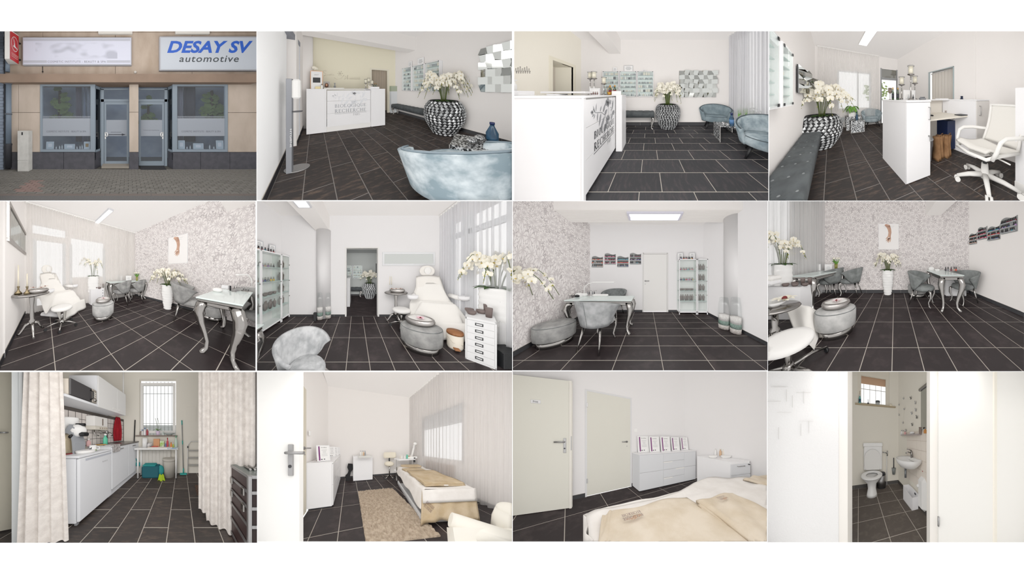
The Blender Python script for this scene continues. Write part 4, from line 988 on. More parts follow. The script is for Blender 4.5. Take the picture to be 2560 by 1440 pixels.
 # doors
 for i,(f0,f1,l0,l1,hx,d,lab)in enumerate(((826,1058,850,1056,862,1,'grey glazed left shop door with black arrow'),(1133,1368,1133,1346,1332,-1,'grey glazed right shop door with doormat'))):
  t=r.thing('door_%d'%(i+1),lab,'door',kind='structure',base=(0,VD,0))
  t.part('door_frame',B(f0,495,f1,506,VD-.03,VD+.05).join(B(f0,583,f1,604,VD-.03,VD+.05)).join(B(f0,500,l0,1130,VD-.03,VD+.05)).join(B(l1,500,f1,1130,VD-.03,VD+.05)),FRM)
  t.part('transom_pane',B(l0,506,l1,583,VD,VD+.01),glass('shop pane','bcc6d0'))
  g0,g1=l0+19,l1-19;t.part('leaf',B(l0+3,606,l1-3,626,VD-.04,VD).join(B(l0+3,1090,l1-3,1126,VD-.04,VD)).join(B(l0+3,626,g0,1090,VD-.04,VD)).join(B(g1,626,l1-3,1090,VD-.04,VD)),FRM)
  t.part('leaf_pane',B(g0,626,g1,1090,VD-.02,VD-.01),glass('shop pane','bcc6d0'));fr=t.part('frosted_band',B(g0,752,g1,884,VD-.026,VD-.02),mat('frosted film','9298a1'))
  if i==0:a=r.onv(950,872,VD-.03);t.part('arrow',M().box(-.28,.22,-.004,0,-.012,.012).add([(.2,-.004,-.04),(.34,-.004,0),(.2,-.004,.04)],[(0,1,2)]).xf(a),INK,fr);t.part('lettering',lettering('EINGANG',.36,.03).xf((a[0],a[1]-.004,a[2]+.07)),mat('film print','5b5e68'),fr)
  else:a=r.onv(1236,838,VD-.03);t.part('lettering',lettering('Termine nach Vereinbarung',.56,.028).xf(a),mat('film print','5b5e68'),fr)
  a=r.onv(hx,880,VD-.05);t.part('handle',M().tube([(0,0,.1),(d*.07,-.06,.1),(d*.09,-.06,.04),(d*.07,-.06,-.02),(0,0,-.03)],.016,8).box(-.02,.02,0,.02,-.12,.12,.005).xf(a),PLASTW)
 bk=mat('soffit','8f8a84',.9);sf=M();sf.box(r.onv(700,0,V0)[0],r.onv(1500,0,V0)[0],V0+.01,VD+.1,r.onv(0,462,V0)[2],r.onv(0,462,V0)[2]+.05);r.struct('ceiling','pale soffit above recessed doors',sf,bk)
 r.struct('trim_3','stone threshold before left shop door',B(830,1132,1056,1150,V0+.02,VD),mat('threshold','8d877e',.9));simple(r,'doormat','dark doormat before right shop door','doormat',(0,0,0),M().box(r.fl(1148,1150)[0],r.fl(1355,1150)[0],r.fl(0,1160)[1],VD-.03,.0,.015),mat('mat dark','2f2f33',.95,bump=.4))
 # added behind the panes to imitate reflections: sky-toned wall, drapes, trees
 m=M();m.box(-6,6,VD+1.6,VD+1.65,-.3,4);r.struct('wall_back','blue grey wall behind shop glass coloured like reflected sky',m,mat('sky reflection tone','93a3ba',.9,c2='b7c1cf',ns=.9,stretch=(1,1,1.5)))  # blue of the reflected sky is put into the wall colour
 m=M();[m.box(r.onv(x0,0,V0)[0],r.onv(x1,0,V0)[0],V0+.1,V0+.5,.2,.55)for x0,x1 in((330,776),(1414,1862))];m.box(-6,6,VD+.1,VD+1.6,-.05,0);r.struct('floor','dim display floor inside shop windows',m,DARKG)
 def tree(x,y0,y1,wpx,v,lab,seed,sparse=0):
  q=random.Random(seed);a,b=r.onv(x,y1,v),r.onv(x,y0,v);rad=wpx/2/r.ppm(a);hh=b[2]-a[2];t=r.thing('reflected_tree',lab,'tree',(a[0],v,a[2]));t.part('trunk',M().tube([(0,0,-.2),(.02,0,hh*.9)],.05,6),mat('bark','4b4339',.9))
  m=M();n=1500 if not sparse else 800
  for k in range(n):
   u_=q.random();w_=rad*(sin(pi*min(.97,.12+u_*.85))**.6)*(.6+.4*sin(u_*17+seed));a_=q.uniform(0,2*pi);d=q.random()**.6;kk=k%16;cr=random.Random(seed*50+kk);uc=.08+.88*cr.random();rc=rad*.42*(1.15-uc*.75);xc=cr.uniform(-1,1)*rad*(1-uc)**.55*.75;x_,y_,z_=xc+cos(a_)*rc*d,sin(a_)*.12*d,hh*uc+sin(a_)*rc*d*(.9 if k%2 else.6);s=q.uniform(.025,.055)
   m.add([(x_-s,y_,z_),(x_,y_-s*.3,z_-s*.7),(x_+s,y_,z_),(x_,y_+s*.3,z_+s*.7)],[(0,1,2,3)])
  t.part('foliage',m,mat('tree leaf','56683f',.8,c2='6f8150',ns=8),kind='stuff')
 tree(485,480,800,270,VD+.6,'dark green tree imitating reflection in first shop window',3);tree(1730,480,800,250,VD+.6,'bright green tree imitating reflection in second shop window',5);tree(1210,545,800,170,VD+.7,'leafy tree imitating reflection in right shop door',9,1)  # trees added behind the glass in place of their street reflections
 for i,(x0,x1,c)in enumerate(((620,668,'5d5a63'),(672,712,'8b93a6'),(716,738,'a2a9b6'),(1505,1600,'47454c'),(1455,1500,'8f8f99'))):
  a,b=r.onv(x0,930,VD+.3),r.onv(x1,470,VD+.3);w=b[0]-a[0];q_=M().grid(lambda s,u_,w=w,h=b[2]-a[2]:(w*(s if i!=1 else.5+(s-.5)*(1-u_*.85)),.02*sin(s*14),h*u_),14,6,thick=(0,.01,0));simple(r,'window_drape','narrow drape imitating reflected umbrellas, %s of five behind shop glass'%(('first','second','third','fourth','fifth')[i]),'drape',a,q_,mat('drape '+c,c,.9))  # cloth strips added for the umbrella reflections in the glass
  # display goods
 for i,(x,y0,w,cx)in enumerate(((410,930,62,0),(570,950,86,0),(712,930,50,1),(1484,920,56,0),(1622,944,84,0),(1798,920,58,0))):
  a=r.onv(x,992,V0+.12);s=1/r.ppm(a);picture(r,'display_card','%s framed card standing in %s shop window'%(('left','middle','right')[i%3],('first','second')[i//3]),'card',a,0,w*s,(992-y0)*s,.02,mat('card rim','c6ccd0',.5),.01,mat('card face','aab4ba',.5),rx=-.1).part('print',M().box(-w*s*.25,w*s*.25,-.015,-.012,(992-y0)*s*.3,(992-y0)*s*.75),mat('ochre print','8a6b3a',.6)if cx else LIGHTP)
 for i,x in enumerate((460,488,508,630,655,672,1530,1556,1716,1750)):a=r.onv(x,992,V0+.1);bottle(r,'small white bottle, %s of ten in shop windows'%ORDN[i],a,.1+.03*(i%3),.022,mat('bottle pale','b7bdbf',.4),GREYP)
 simple(r,'crumpled_paper','crumpled white paper on pavement by plinth','litter',r.fl(1550,1152),M().ball((0,0,.03),.05,.03,.03,7,5),PAPERW);simple(r,'junction_box','round white junction box above canopy','box',r.onv(1107,362,V0-.02),M().ball((0,0,0),.05,.04,.05,10,6),mat('sill white','cdc9c2'));simple(r,'cable_stub','black cable end above canopy below first sign','cable',r.onv(350,358,V0-.02),M().ball((0,0,0),.025,n=8,m=5).tube([(0,0,.02),(-.01,0,.2)],.008,5),BLACK)
ORDN='first second third fourth fifth sixth seventh eighth ninth tenth eleventh twelfth thirteenth fourteenth fifteenth sixteenth seventeenth eighteenth nineteenth twentieth twenty-first twenty-second twenty-third twenty-fourth twenty-fifth twenty-sixth twenty-seventh twenty-eighth twenty-ninth thirtieth'.split()+['last']*40
scene1()
def loc(at,rz,p):c,s=cos(rz),sin(rz);return(at[0]+c*p[0]-s*p[1],at[1]+s*p[0]+c*p[1],at[2]+p[2])
ORD=['top','second','third','fourth','fifth','lowest']
PALE=[mat('pack white','f1f0ee',.5),mat('pack silver','c6c8cb',.4),mat('pack cream','e6ded2',.5),mat('pack grey','9fa3a8',.5),mat('pack dark','4b4d52',.4)]
def wall_cabinet(r,label,at,rz,w,h,d,where,shelves=5,per=7,seed=1,products=True,doors=2,frame=None,split=0):
 """white-framed glass display cabinet; at = lower left front corner, facing -y"""
 q=random.Random(seed);t=r.thing('display_cabinet',label,'cabinet',at,rz);f=.016
 t.part('back',M().box(0,w,d-.01,d,0,h),mat('cabinet back','e9efef',.4));t.part('side',M().box(0,f,0,d,0,h),frame or LACQ);t.part('side',M().box(w-f,w,0,d,0,h),frame or LACQ)
 t.part('bottom_board',M().box(f,w-f,0,d,0,f),frame or LACQ);t.part('top_board',M().box(f,w-f,0,d,h-f,h),frame or LACQ)
 zs=[f+(h-f)*i/shelves for i in range(shelves)]
 for z in zs[1:]:t.part('shelf',M().box(f,w-f,.02,d-.01,z-.006,z),mat('glass shelf','c9d8d6',.15))
 for k in range(doors):
  a,b=f+(w-2*f)*k/doors,f+(w-2*f)*(k+1)/doors
  g=t.part('door',M().box(a+.001,b-.001,-.003,.001,f*.5,h-f*.5),GLASS)
  for zz in(.01,h-.03):t.part('hinge',M().box(a if k==0 else b-.022,(a+.022)if k==0 else b,-.008,-.002,zz,zz+.02),BLACK,g)
 if products:
  for i,z in enumerate(zs):
   hh=(h-f)/shelves*.72;x=f+.02;kind=q.randint(0,3);lab='cosmetic pack, %%s on %s shelf of %s'%(ORD[min(5,shelves-1-i)],where)
   n=per+q.randint(-1,2);pw=(w-2*f-.04)/n
   for k in range(n):
    cx=x+pw*(k+.5);m=M();c=q.choice(PALE[:4]if q.random()<.85 else PALE)
    if kind in(0,2):m.box(-pw*.4,pw*.4,-.02,.02,0,hh*q.uniform(.75,1))
    elif kind==1:m.lathe([(pw*.36,0),(pw*.38,hh*.55),(pw*.16,hh*.65),(pw*.16,hh*.9)],8)
    else:m.lathe([(pw*.42,0),(pw*.42,hh*.45),(pw*.38,hh*.47),(pw*.4,hh*.62)],8)
    r.one('cosmetic_pack',lab%ORDN[k],'cosmetics',m,c,loc(at,rz,(cx,d*.5,z)),rz,1,'cosmetics in %s'%where)
 return t
def tile_mirror(r,label,at,rz,w,h,nx,ny,seed=3,tilt=.16):
 """mirror of tilted facets; at = lower left on the wall, facing -y"""
 q=random.Random(seed);t=r.thing('facet_mirror',label,'mirror',at,rz);t.part('backing',M().box(0,w,-.02,0,0,h),BLACK)
 a,b=w/nx,h/ny
 for i in range(nx):
  for j in range(ny):
   s=(i+j)%2;k0=q.uniform(.45,1)
   y=lambda c:-.024-.14*c
   c=q.choice(((1,0,0,1),(1,1,0,0)))if s else q.choice(((0,1,1,0),(0,0,1,1)));c2=[k0*z for z in c]
   X=((i*a,j*b),(i*a+a,j*b),(i*a+a,j*b+b),(i*a,j*b+b))
   P=[(x,y(k),z)for(x,z),k in zip(X,c2)];Q=[(x,-.019,z)for x,z in X]
   t.part('facet',M().add(P+Q,[(0,1,2,3),(4,7,6,5),(0,4,5,1),(1,5,6,2),(2,6,7,3),(3,7,4,0)]),MIRROR)
 return t
def candle_holder(r,label,at,h,sc=1,group=None):
 t=r.thing('candle_lantern',label,'candle holder',at,0,sc,group)
 t.part('stand',M().lathe([(.055,0),(.05,.012),(.012,.03),(.01,h*.5),(.014,h*.52),(.01,h*.54),(.012,h-.17),(.06,h-.155),(.06,h-.145)],16),CHROME)
 t.part('candle',M().lathe([(.038,h-.145),(.038,h-.02),(.001,h-.015)],14),CANDLE)
 t.part('glass_cylinder',M().lathe([(.055,h-.145),(.055,h-.01)],18),CLEAR);t.part('rim',M().tube([(cos(k*pi/9)*.056,sin(k*pi/9)*.056,h-.012)for k in range(18)],.004,5,closed=True),CHROME);return t
def bench(r,label,at,rz,L,W,h,tuft=True,legs=True):
 t=r.thing('velvet_bench',label,'bench',at,rz);nx,ny=max(2,int(L/.2)),3
 def top(a,b):
  x,y=(a-.5)*L,(b-.5)*W;e=min(1,min(a,1-a)*L/.04,min(b,1-b)*W/.04);d=0
  for i in range(nx):
   for j in range(ny):
    dx,dy=x-((i+.5)/nx-.5)*L,y-((j+.5)/ny-.5)*W;d=max(d,math.exp(-(dx*dx+dy*dy)/.0012))
  return(x,y,h-.03+.03*e**.5-.022*d)
 t.part('cushion',M().grid(top,64,24,thick=lambda a,b:((a-.5)*L,(b-.5)*W,h-.16)),BENCHV)
 if tuft:
  for i in range(nx):
   for j in range(ny):t.part('button',M().ball((((i+.5)/nx-.5)*L,((j+.5)/ny-.5)*W,h-.02),.012,rz=.006,n=8,m=4),mat('button','8d9192',.5))
 if legs:
  for sx in(-1,1):
   for sy in(-1,1):t.part('leg',cabriole(sx*(L/2-.08),sy*(W/2-.07),sx,sy*.4,h-.15,.7),CHROME)
 return t
def floral_table(r,label,at,rz,w=.5,d=.45,h=.42,group=None):
 t=r.thing('openwork_table',label,'table',at,rz,1,group)
 t.part('table_top',M().box(-w/2,w/2,-d/2,d/2,h-.012,h),mat('openwork steel','2b2c2e',.25,.6,c2='d7d9da',ns=38,lo=.47,hi=.53));
 for s in(-1,1):
  g=t.part('side_panel',M().box(s*w/2-.006,s*w/2+.006,-d/2,d/2,0,h-.012),mat('openwork steel','2b2c2e'))
  t.part('rim',M().box(s*w/2-.008,s*w/2+.008,-d/2-.004,-d/2+.008,0,h).box(s*w/2-.008,s*w/2+.008,d/2-.008,d/2+.004,0,h).box(s*w/2-.008,s*w/2+.008,-d/2,d/2,0,.012),CHROME,g)
 return t
def sign_panel(r,t,w,h,tone,leaf,reverse=False):
 """three white boards with printed spray and roman lettering; origin lower left, facing -y"""
 for a,b in((0,.36),(.364,.70),(.704,1.0)):t.part('board',M().box(0,w,-.012,.01,a*h,b*h),LACQ)
 c=M().join(botanic(w*.86,h*.42,-.0135),loc=(w*.5,0,h*.56));t.part('botanical_print',c,leaf)
 t.part('lettering',serif('BIOLOGIQUE',w*.74,h*.092,-.018).xf((w*.53,0,h*.515)),tone);t.part('lettering',serif('RECHERCHE',w*.74,h*.098,-.018).xf((w*.53,0,h*.37)),tone)
 t.part('underline',M().box(w*.16,w*.9,-.0145,-.012,h*.335,h*.342),tone);t.part('lettering',serif('PARIS',w*.17,h*.06,-.016).xf((w*.66,0,h*.262)),mat('grey print','9a9b9e'))
 # ============================================================ second room, top row
def scene2():
 r=p2;W='in second room, top row';ur=r.fl(1890,905)[0];vb=r.onu(1140,690,ur)[1]
 # counter
 A,B=r.fl(412,880),r.fl(1057,800);rz=math.atan2(B[1]-A[1],B[0]-A[0]);d=(B[0]-A[0],B[1]-A[1]);L=math.hypot(*d);H=1.105
 X=lambda x,y=700:along(A,B,r.on(x,y,A,d));x1,x2,x3=X(565),X(577),X(943)
 t=r.thing('reception_counter','white reception counter with silver sign panel '+W,'counter',A,rz)
 t.part('cabinet',M().box(0,x1,0,.6,.02,H-.02,.004),LACQ);t.part('cabinet',M().box(x3,L,0,.6,.02,H-.02,.004),LACQ)
 t.part('worktop',M().box(0,L,.0,.6,H-.02,H,.003).box(x1,x2,-.002,.3,.02,H-.02),LACQ);t.part('plinth',M().box(x2,x3,.07,.12,0,.13),MATTW)
 pt=r.thing('sign_panel','glossy white panel lettered BIOLOGIQUE RECHERCHE PARIS on counter '+W,'sign',loc(A,rz,(x2+.01,.075,.13)),rz)
 sign_panel(r,pt,x3-x2-.02,H-.02-.13-.02,mat('silver print','94969b',.3,.5),mat('silver leaf print','d3d4d7',.35,.3))
 # dispenser stand near the wall
 q=r.fl(280,1188);t=r.thing('dispenser_stand','tall grey sanitizer stand with white dispenser beside near wall','dispenser',q,R(-8));s=1/r.ppm(q)
 t.part('column',M().box(-.046,.02,-.01,.06,0,r.zat(q,415),.004),mat('stand grey','8e9095',.35,.5));zd=r.zat(q,580);
 t.part('dispenser',M().box(.02,.115,-.03,.06,zd,r.zat(q,418),.02),PLASTW);t.part('drip_tray',M().lathe([(.05,0),(.058,.012)],18,1.1,.8,(.08,.01,r.zat(q,690))),mat('tray dark','5a5b60',.3,.6))
 t.part('base_plate',M().lathe([(.155,.0),(.155,.012)],28,1,.62,(.06,.08,0)),STEEL)
 t.part('lettering',lettering('HYGIENE',.24,.022).xf((-.0,-.0115,r.zat(q,900)),ry=R(90)),PAPERW)
 # white door leaf edge
 q=r.at(22,1380,1.25);m=M();q=(q[0],q[1],0);t=r.thing('door_2','white door edge with lock plate at outer side of second room, top row','door',q,.2,kind='structure')
 t.part('leaf',M().box(-.03,.02,0,.3,0,2.2),LACQ);t.part('lock_plate',M().box(-.018,.02,-.004,0,.8,.99),STEEL)
 # wall script, as raised strokes of illegible script
 wl=lambda x,y:r.onv(x,y,vb);sgn=r.thing('wall_script','pale raised script lettering on cream wall behind reception counter','sign',wl(700,400),0);ink=mat('script','efe8d4',.8)
 o=wl(700,400)
 def stroke(pts,k=.012):sgn.part('letter',M().tube([(wl(x,y)[0]-o[0],-.015,wl(x,y)[2]-o[2])for x,y in pts],k,5),ink)
 stroke([(575,352),(556,350),(552,362),(572,374),(575,386),(556,390)])
 for i in range(5):x=585+i*11;stroke([(x,388),(x+5,374),(x+8,388),(x+12,386)],.008)
 for k in range(6):a=k*1.05;stroke([(688,372),(688+22*cos(a),372+20*sin(a))],.014)
 stroke([(640,405),(665,420),(700,412),(720,385)]);stroke([(735,395),(725,420),(742,408),(752,385),(750,420)])
 for i in range(9):x=762+i*10;stroke([(x,420),(x+4,402),(x+7,420),(x+10,416)],.008)
 # counter clutter
 def on(x,y=489,dep=.3):p=loc(A,rz,(X(x,y),dep,H));return p
 p=on(490,dep=.22);t=picture(r,'acrylic_display','framed white price display with black field on reception counter','display',p,rz,.28,.46,.02,mat('copper','b98a63',.3,.6),.01);t.part('screen',M().box(-.085,.085,-.024,-.02,.16,.29),BLACK);t.part('lettering',lettering('BEAUTY',.1,.02,y=-.021).xf((0,0,.35)),GREYP);t.part('foot',M().box(-.12,.1,-.06,.02,0,.06),LACQ)
 simple(r,'gift_card_box','cream box with black bow beside price display on counter','box',on(505,dep=.1),M().box(-.06,.06,-.05,.05,0,.06,.004),mat('cream box','ead9a8',.5),rz)
 bottle(r,'small white bottle with black cap beside cream box on counter',on(537,dep=.1),.12,.025)
 p=on(575,dep=.35);t=picture(r,'portrait_photo','small photo of smiling long-haired woman on reception counter','photo',p,rz,.16,.2,.015,LIGHTP,.004,mat('photo grey','a9a29b',.5))
 t.part('hair',M().lathe([(.001,.03),(.042,.05),(.048,.1),(.035,.145),(.001,.16)],16,1,.12,(0,-.012,0)),mat('hair print','5a3a28',.7));t.part('face',M().ball((0,-.016,.105),.024,.006,.034),mat('skin print','c99a7c',.6))
 simple(r,'glass_tray','long clear tray on top of reception counter '+W,'tray',on(640,dep=.15),M().box(-.24,.24,-.12,.12,0,.03,.004),mat('tray clear','dcd9d0',.2),rz)
 simple(r,'soap_pump','grey topped pump bottle behind clear tray on counter','bottle',on(650,dep=.5),M().lathe([(.03,0),(.03,.08),(.012,.1),(.012,.13),(.02,.135),(.02,.17)],12),GREYP)
 simple(r,'white_orchid_sprig','small white flower sprig above price display on counter','flower',on(455,dep=.5),M().join(petals(.05),loc=(0,0,.58)).join(petals(.045,3),loc=(.05,0,.55)).tube([(0,0,0),(0,0,.58)],.006,5),PETAL)
 for x,y,hh,dd,wd in((920,383,.35,.3,'leftmost'),(950,373,.40,.35,'tallest'),(972,395,.31,.25,'shortest')):candle_holder(r,'silver candle lantern on counter, %s of three %s'%(wd,W),on(x,dep=dd),hh,.85)
 for i,x in enumerate((985,1001,1016)):bottle(r,'small gold-necked sparkling wine bottle on counter end '+W,on(x,dep=.35),.17,.022,BOTG,GOLD,'gold necked bottles on counter end in second room')
 simple(r,'product_tray','white tray of small goods at right end of reception counter','tray',on(980,dep=.12),M().box(-.14,.14,-.05,.05,0,.06,.005),LACQ,rz);simple(r,'product_carton','small dotted carton at right end of reception counter','box',on(938,dep=.12),M().box(-.035,.035,-.03,.03,0,.09),PALE[2],rz)
 # doorway of the back wall
 ul=r.onv(440,500,vb)[0];a,b,h=r.onv(945,500,vb)[0],r.onv(1075,500,vb)[0],r.onv(1000,345,vb)[2]
 m=M();m.box(a-.07,a,-.03,.02,0,h+.07).box(b,b+.07,-.03,.02,0,h+.07).box(a,b,-.03,.02,h,h+.07);r.struct('door_1','cream door frame right of reception counter '+W,m,mat('cream frame','e8e2d0',.5),(0,vb,0))
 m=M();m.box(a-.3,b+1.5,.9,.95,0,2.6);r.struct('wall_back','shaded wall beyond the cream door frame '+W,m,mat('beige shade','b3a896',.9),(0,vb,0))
 curtain(r,'string_curtain','taupe curtain hanging inside cream doorway '+W,(a-.2,vb+.5),(b+.9,vb+.5),.02,h+.2,mat('taupe cloth','b3a696',.9),14,.03,4)
 m=M();m.box(a-.5,b+1.2,vb,vb+.95,-.05,0);r.struct('floor','dark floor beyond cream doorway '+W,m,TILEB)
 # right wall: cabinets and notices
 uf=ur-.15;V=lambda x,y=400:r.onu(x,y,uf)[1];z0=r.onu(1440,519,uf)[2];z1=r.onu(1500,262,uf)[2]
 for i,(xa,xb,nm)in enumerate(((1195,1268,'far'),(1279,1372,'middle'),(1383,1500,'near'))):
  wall_cabinet(r,'%s glass wall cabinet of three above bench %s'%(nm,W),(uf,V(xa),z0),R(-90),V(xa)-V(xb),z1-z0,.15,'%s wall cabinet %s'%(nm,W),6,6 if i else 4,i+3)
 for i,(x,y,w,h)in enumerate(((1260,318,.2,.22),(1345,300,.3,.24))):
  p=r.onu(x,y,ur-.1);picture(r,'notice',('small' if not i else 'large')+' framed certificate standing on wall cabinets '+W,'certificate',(ur-.08,p[1],z1),R(-90),w,h,.01).part('print',textlines(w*.7,h*.6,5,-.011,i).xf((0,0,h*.2)),GREYP)
 t=tile_mirror(r,'square mirror of tilted facets on side wall '+W,r.onu(1843,522,ur-.01),R(-90),r.onu(1843,400,ur)[1]-r.onu(2180,400,ur)[1],r.onu(1912,160,ur)[2]-r.onu(1912,526,ur)[2],5,6,5)
 # bench, pedestal, vase
 a,b=r.fl(1150,700),r.fl(1415,815);v0,v1=b[1],a[1]
 hb=r.zat(r.fl(1160,700),618);bench(r,'grey velvet bench on chrome legs along side wall '+W,(ur-.28,(v0+v1)/2,0),R(90),v1-v0,.36,hb,tuft=False)
 q=r.fl(1130,692);t=r.thing('display_pedestal','slim white pedestal with glass top box at bench end '+W,'pedestal',(q[0],q[1]+.1,0));wv=60/r.ppm(q)
 t.part('column',M().box(-wv/2,wv/2,-.12,.12,0,r.zat(q,518)),mat('pedestal white','dde0e2',.4));t.part('glass_box',M().box(-wv/2,wv/2,-.12,.12,r.zat(q,518),r.zat(q,475)),mat('green glass box','c3cdb4',.1,trans=.3))
 q=r.fl(1570,872);q=(q[0],q[1]+.12,0);pp=r.ppm(q);h=r.zat(q,592)
 shell_vase(r,'huge round silver shell vase by bench '+W,q,1,h,153/pp,True,seed=3,nr=13)
 orchid(r,'white orchids spilling from huge silver vase '+W,(q[0],q[1],h-.02),1,19,.7,.56,10,.078,4,10,.22,3,lip=True)
 # armchair seen from behind, table, bottle, second chair
 q=r.at(1688,900,1.3);q=(q[0],q[1],0)
 shell_chair(r,'large pale blue velvet armchair with back to viewer '+W,q,R(158),(1.4,.9,.85),VELVP,mat('piping slate','8d9ba4',.7),name='velvet_armchair')
 q=r.onz(1740,985,.40);floral_table(r,'openwork metal side table behind pale velvet armchair '+W,(q[0]+.22,q[1]+.08,0),R(25),.5,.45,.40)
 for i,(x,y)in enumerate(((1765,935),(1830,915))):
  p=r.onz(x,y,.42);simple(r,'openwork_ball','%s silver openwork ornament on side table %s'%(('left','right')[i],W),'ornament',p,M().ball((0,0,.03),.075,.06,.035,12,8),mat('filigree','5a5b5d',.3,.6,c2='d5d6d6',ns=60,lo=.47,hi=.53))
 q=p=r.onz(1932,922,.40);t=r.thing('water_bottle','translucent blue water bottle with dark cap '+W,'bottle',q);s=83/r.ppm(q)/2;hh=150/r.ppm(q)
 t.part('body',M().lathe([(s*.9,0),(s,hh*.1),(s,hh*.42),(s*.4,hh*.78),(s*.33,hh*.9)],18),BLUEB);t.part('cap',M().lathe([(s*.42,hh*.89),(s*.42,hh*1.0)],14),mat('navy cap','1f2c5e',.4))
 q=r.at(2090,900,2.9);shell_chair(r,'partly seen slate velvet armchair behind blue bottle '+W,(q[0]+.2,q[1],0),R(-60),1.0,VELV)
scene2()
# ============================================================ third room, top row
def scene3():
 r=p3;W='in third room, top row';vb=r.fl(1300,797)[1];ul=r.onv(565,300,vb)[0];ur=r.onv(1735,300,vb)[0]
 K=r.fl(584,1440);u0=K[0];H=1.062;vE=2.08
 t=r.thing('reception_counter','white reception counter end seen close with tall side board '+W,'counter',(0,0,0))
 t.part('side_board',M().box(u0-2,u0-.012,K[1],K[1]+.03,.0,H-.02),mat('counter white','f3f1f1',.3));t.part('edge_board',M().box(u0-.012,u0+.008,K[1]-.01,K[1]+.03,0,H-.02),LACQ)
 t.part('cabinet',M().box(-.62,-.506,vE,vE+.36,.0,H-.02),LACQ);t.part('worktop',M().box(u0-2,u0+.02,K[1]-.01,vE+.36,H-.02,H).box(u0,-.506,vE,vE+.36,H-.02,H),LACQ)
 t.part('back_board',M().box(u0-.3,u0-.03,K[1]+.03,vE+.3,.1,H-.02),MATTW)
 pt=r.thing('sign_panel','slanted white panel with grey flower print lettered BIOLOGIQUE RECHERCHE PARIS '+W,'sign',(u0-.004,K[1]+.03,.06),R(90))
 L=r.onu(843,700,u0)[1]-K[1]-.03;sign_panel(r,pt,L,H-.10,mat('charcoal print','3a3c42',.45),mat('grey leaf print','9b9c9f',.5))
 top=lambda x,y,v:r.onv(x,y,v)
 # counter clutter along the far side
 def c(x,v):p=r.onv(x,540,v);return(p[0],v,H)
 simple(r,'white_box','small flat white box at outer end of counter '+W,'box',c(70,1.5),M().box(-.09,.09,-.1,.1,0,.06,.004),LACQ)
 simple(r,'pump_bottle','white pump bottle cut by outer edge of counter '+W,'bottle',c(18,1.7),M().lathe([(.03,0),(.03,.16),(.012,.18),(.012,.22),(.03,.225),(.03,.24)],12),PLASTW)
 simple(r,'monitor_shelf','long white raised shelf on counter near doorway '+W,'shelf',c(430,1.9),M().box(-.22,-.02,-.1,.1,0,.02).box(-.3,.42,-.12,.12,.03,.06,.003),LACQ)
 t=picture(r,'product_display','white card display of four small nail bottles on counter '+W,'display',c(680,2.2),0,.2,.13,.02)
 for k in range(4):t.part('bottle_print',M().lathe([(.012,.01),(.012,.035),(.005,.045),(.005,.065)],8,c=(-.06+.04*k,-.03,0)),mat('taupe bottle','7c5a55',.4))
 for x,y,hh,v,wd in((640,345,.50,2.35,'leftmost'),(672,350,.49,2.25,'middle'),(752,388,.39,2.35,'rightmost')):candle_holder(r,'tall silver candle lantern on counter, %s of three %s'%(wd,W),c(x,v),hh,.98)
 for x,wd in((803,'left'),(841,'right')):bottle(r,'%s small bottle with orange foil neck on counter %s'%(wd,W),c(x,2.3),.2,.03,BOTG,mat('orange foil','d79a45',.4,.5),band=mat('red band','8a2f35',.5))
 simple(r,'wine_glass','clear wine glass beside foil-necked bottles on counter '+W,'glass',c(880,2.35),M().lathe([(.03,0),(.005,.01),(.005,.09),(.035,.13),(.03,.2)],12),CLEAR)
 simple(r,'gift_basket','small gold basket with handle on counter '+W,'basket',c(800,2.2),M().lathe([(.04,0),(.055,.06),(.05,.06)],12).tube([(cos(a*.35)*.05,0,.06+sin(a*.35)*.1)for a in range(10)],.005,5),GOLD)
 simple(r,'label_card','white price card holder at far end of counter '+W,'card',c(855,2.15),M().box(-.09,.09,-.01,.01,0,.075),PAPERW)
 # door frame on left wall
 a,b,h=r.onu(325,300,ul)[1],r.onu(500,300,ul)[1],r.onu(325,262,ul)[2]
 m=M();m.box(0,.03,a-.08,a,0,h+.08).box(0,.03,b,b+.08,0,h+.08).box(0,.03,a,b,h,h+.08);r.struct('door_1','cream door frame on wall beside counter '+W,m,mat('cream frame','e8e2d0',.5),(ul,0,0))
 m=M();m.box(-.6,-.55,a-2.5,b+.3,0,3);r.struct('wall_left','beige wall beyond cream door frame '+W,m,mat('beige far','cfc6b8',.9),(ul,0,0))
 m=M();m.box(-.55,0,b,b+.05,0,h);r.struct('trim_2','cream far reveal of doorway beside counter '+W,m,mat('cream frame','e8e2d0',.5),(ul,0,0))
 m=M();m.box(-.55,0,a,b+.05,h,h+.05);r.struct('trim_3','shaded lintel of doorway beside counter '+W,m,mat('cream frame','e8e2d0',.5),(ul,0,0))
 sgn=r.thing('wall_script','pale raised script lettering at outer edge of cream wall '+W,'sign',r.onu(80,350,ul),0);o=r.onu(80,350,ul)
 for i in range(7):
  x=22+i*18;pts=[(x,355),(x+5,330-8*(i%3)),(x+10,372),(x+16,352)]
  sgn.part('letter',M().tube([(.012,r.onu(a_,b_,ul)[1]-o[1],r.onu(a_,b_,ul)[2]-o[2])for a_,b_ in pts],.004,5),mat('script grey','f0ede6',.8))
  # end wall
 vf=vb-.13;z0,z1=r.onv(1000,561,vf)[2],r.onv(1000,352,vf)[2];U=lambda x:r.onv(x,450,vf)[0]
 for i,(xa,xb,nm)in enumerate(((740,872,'leftmost'),(880,1018,'middle'),(1024,1158,'rightmost'))):
  wall_cabinet(r,'%s glass wall cabinet of three on end wall %s'%(nm,W),(U(xa),vf,z0),0,U(xb)-U(xa),z1-z0,.13,'%s wall cabinet %s'%(nm,W),6,7,20+i)
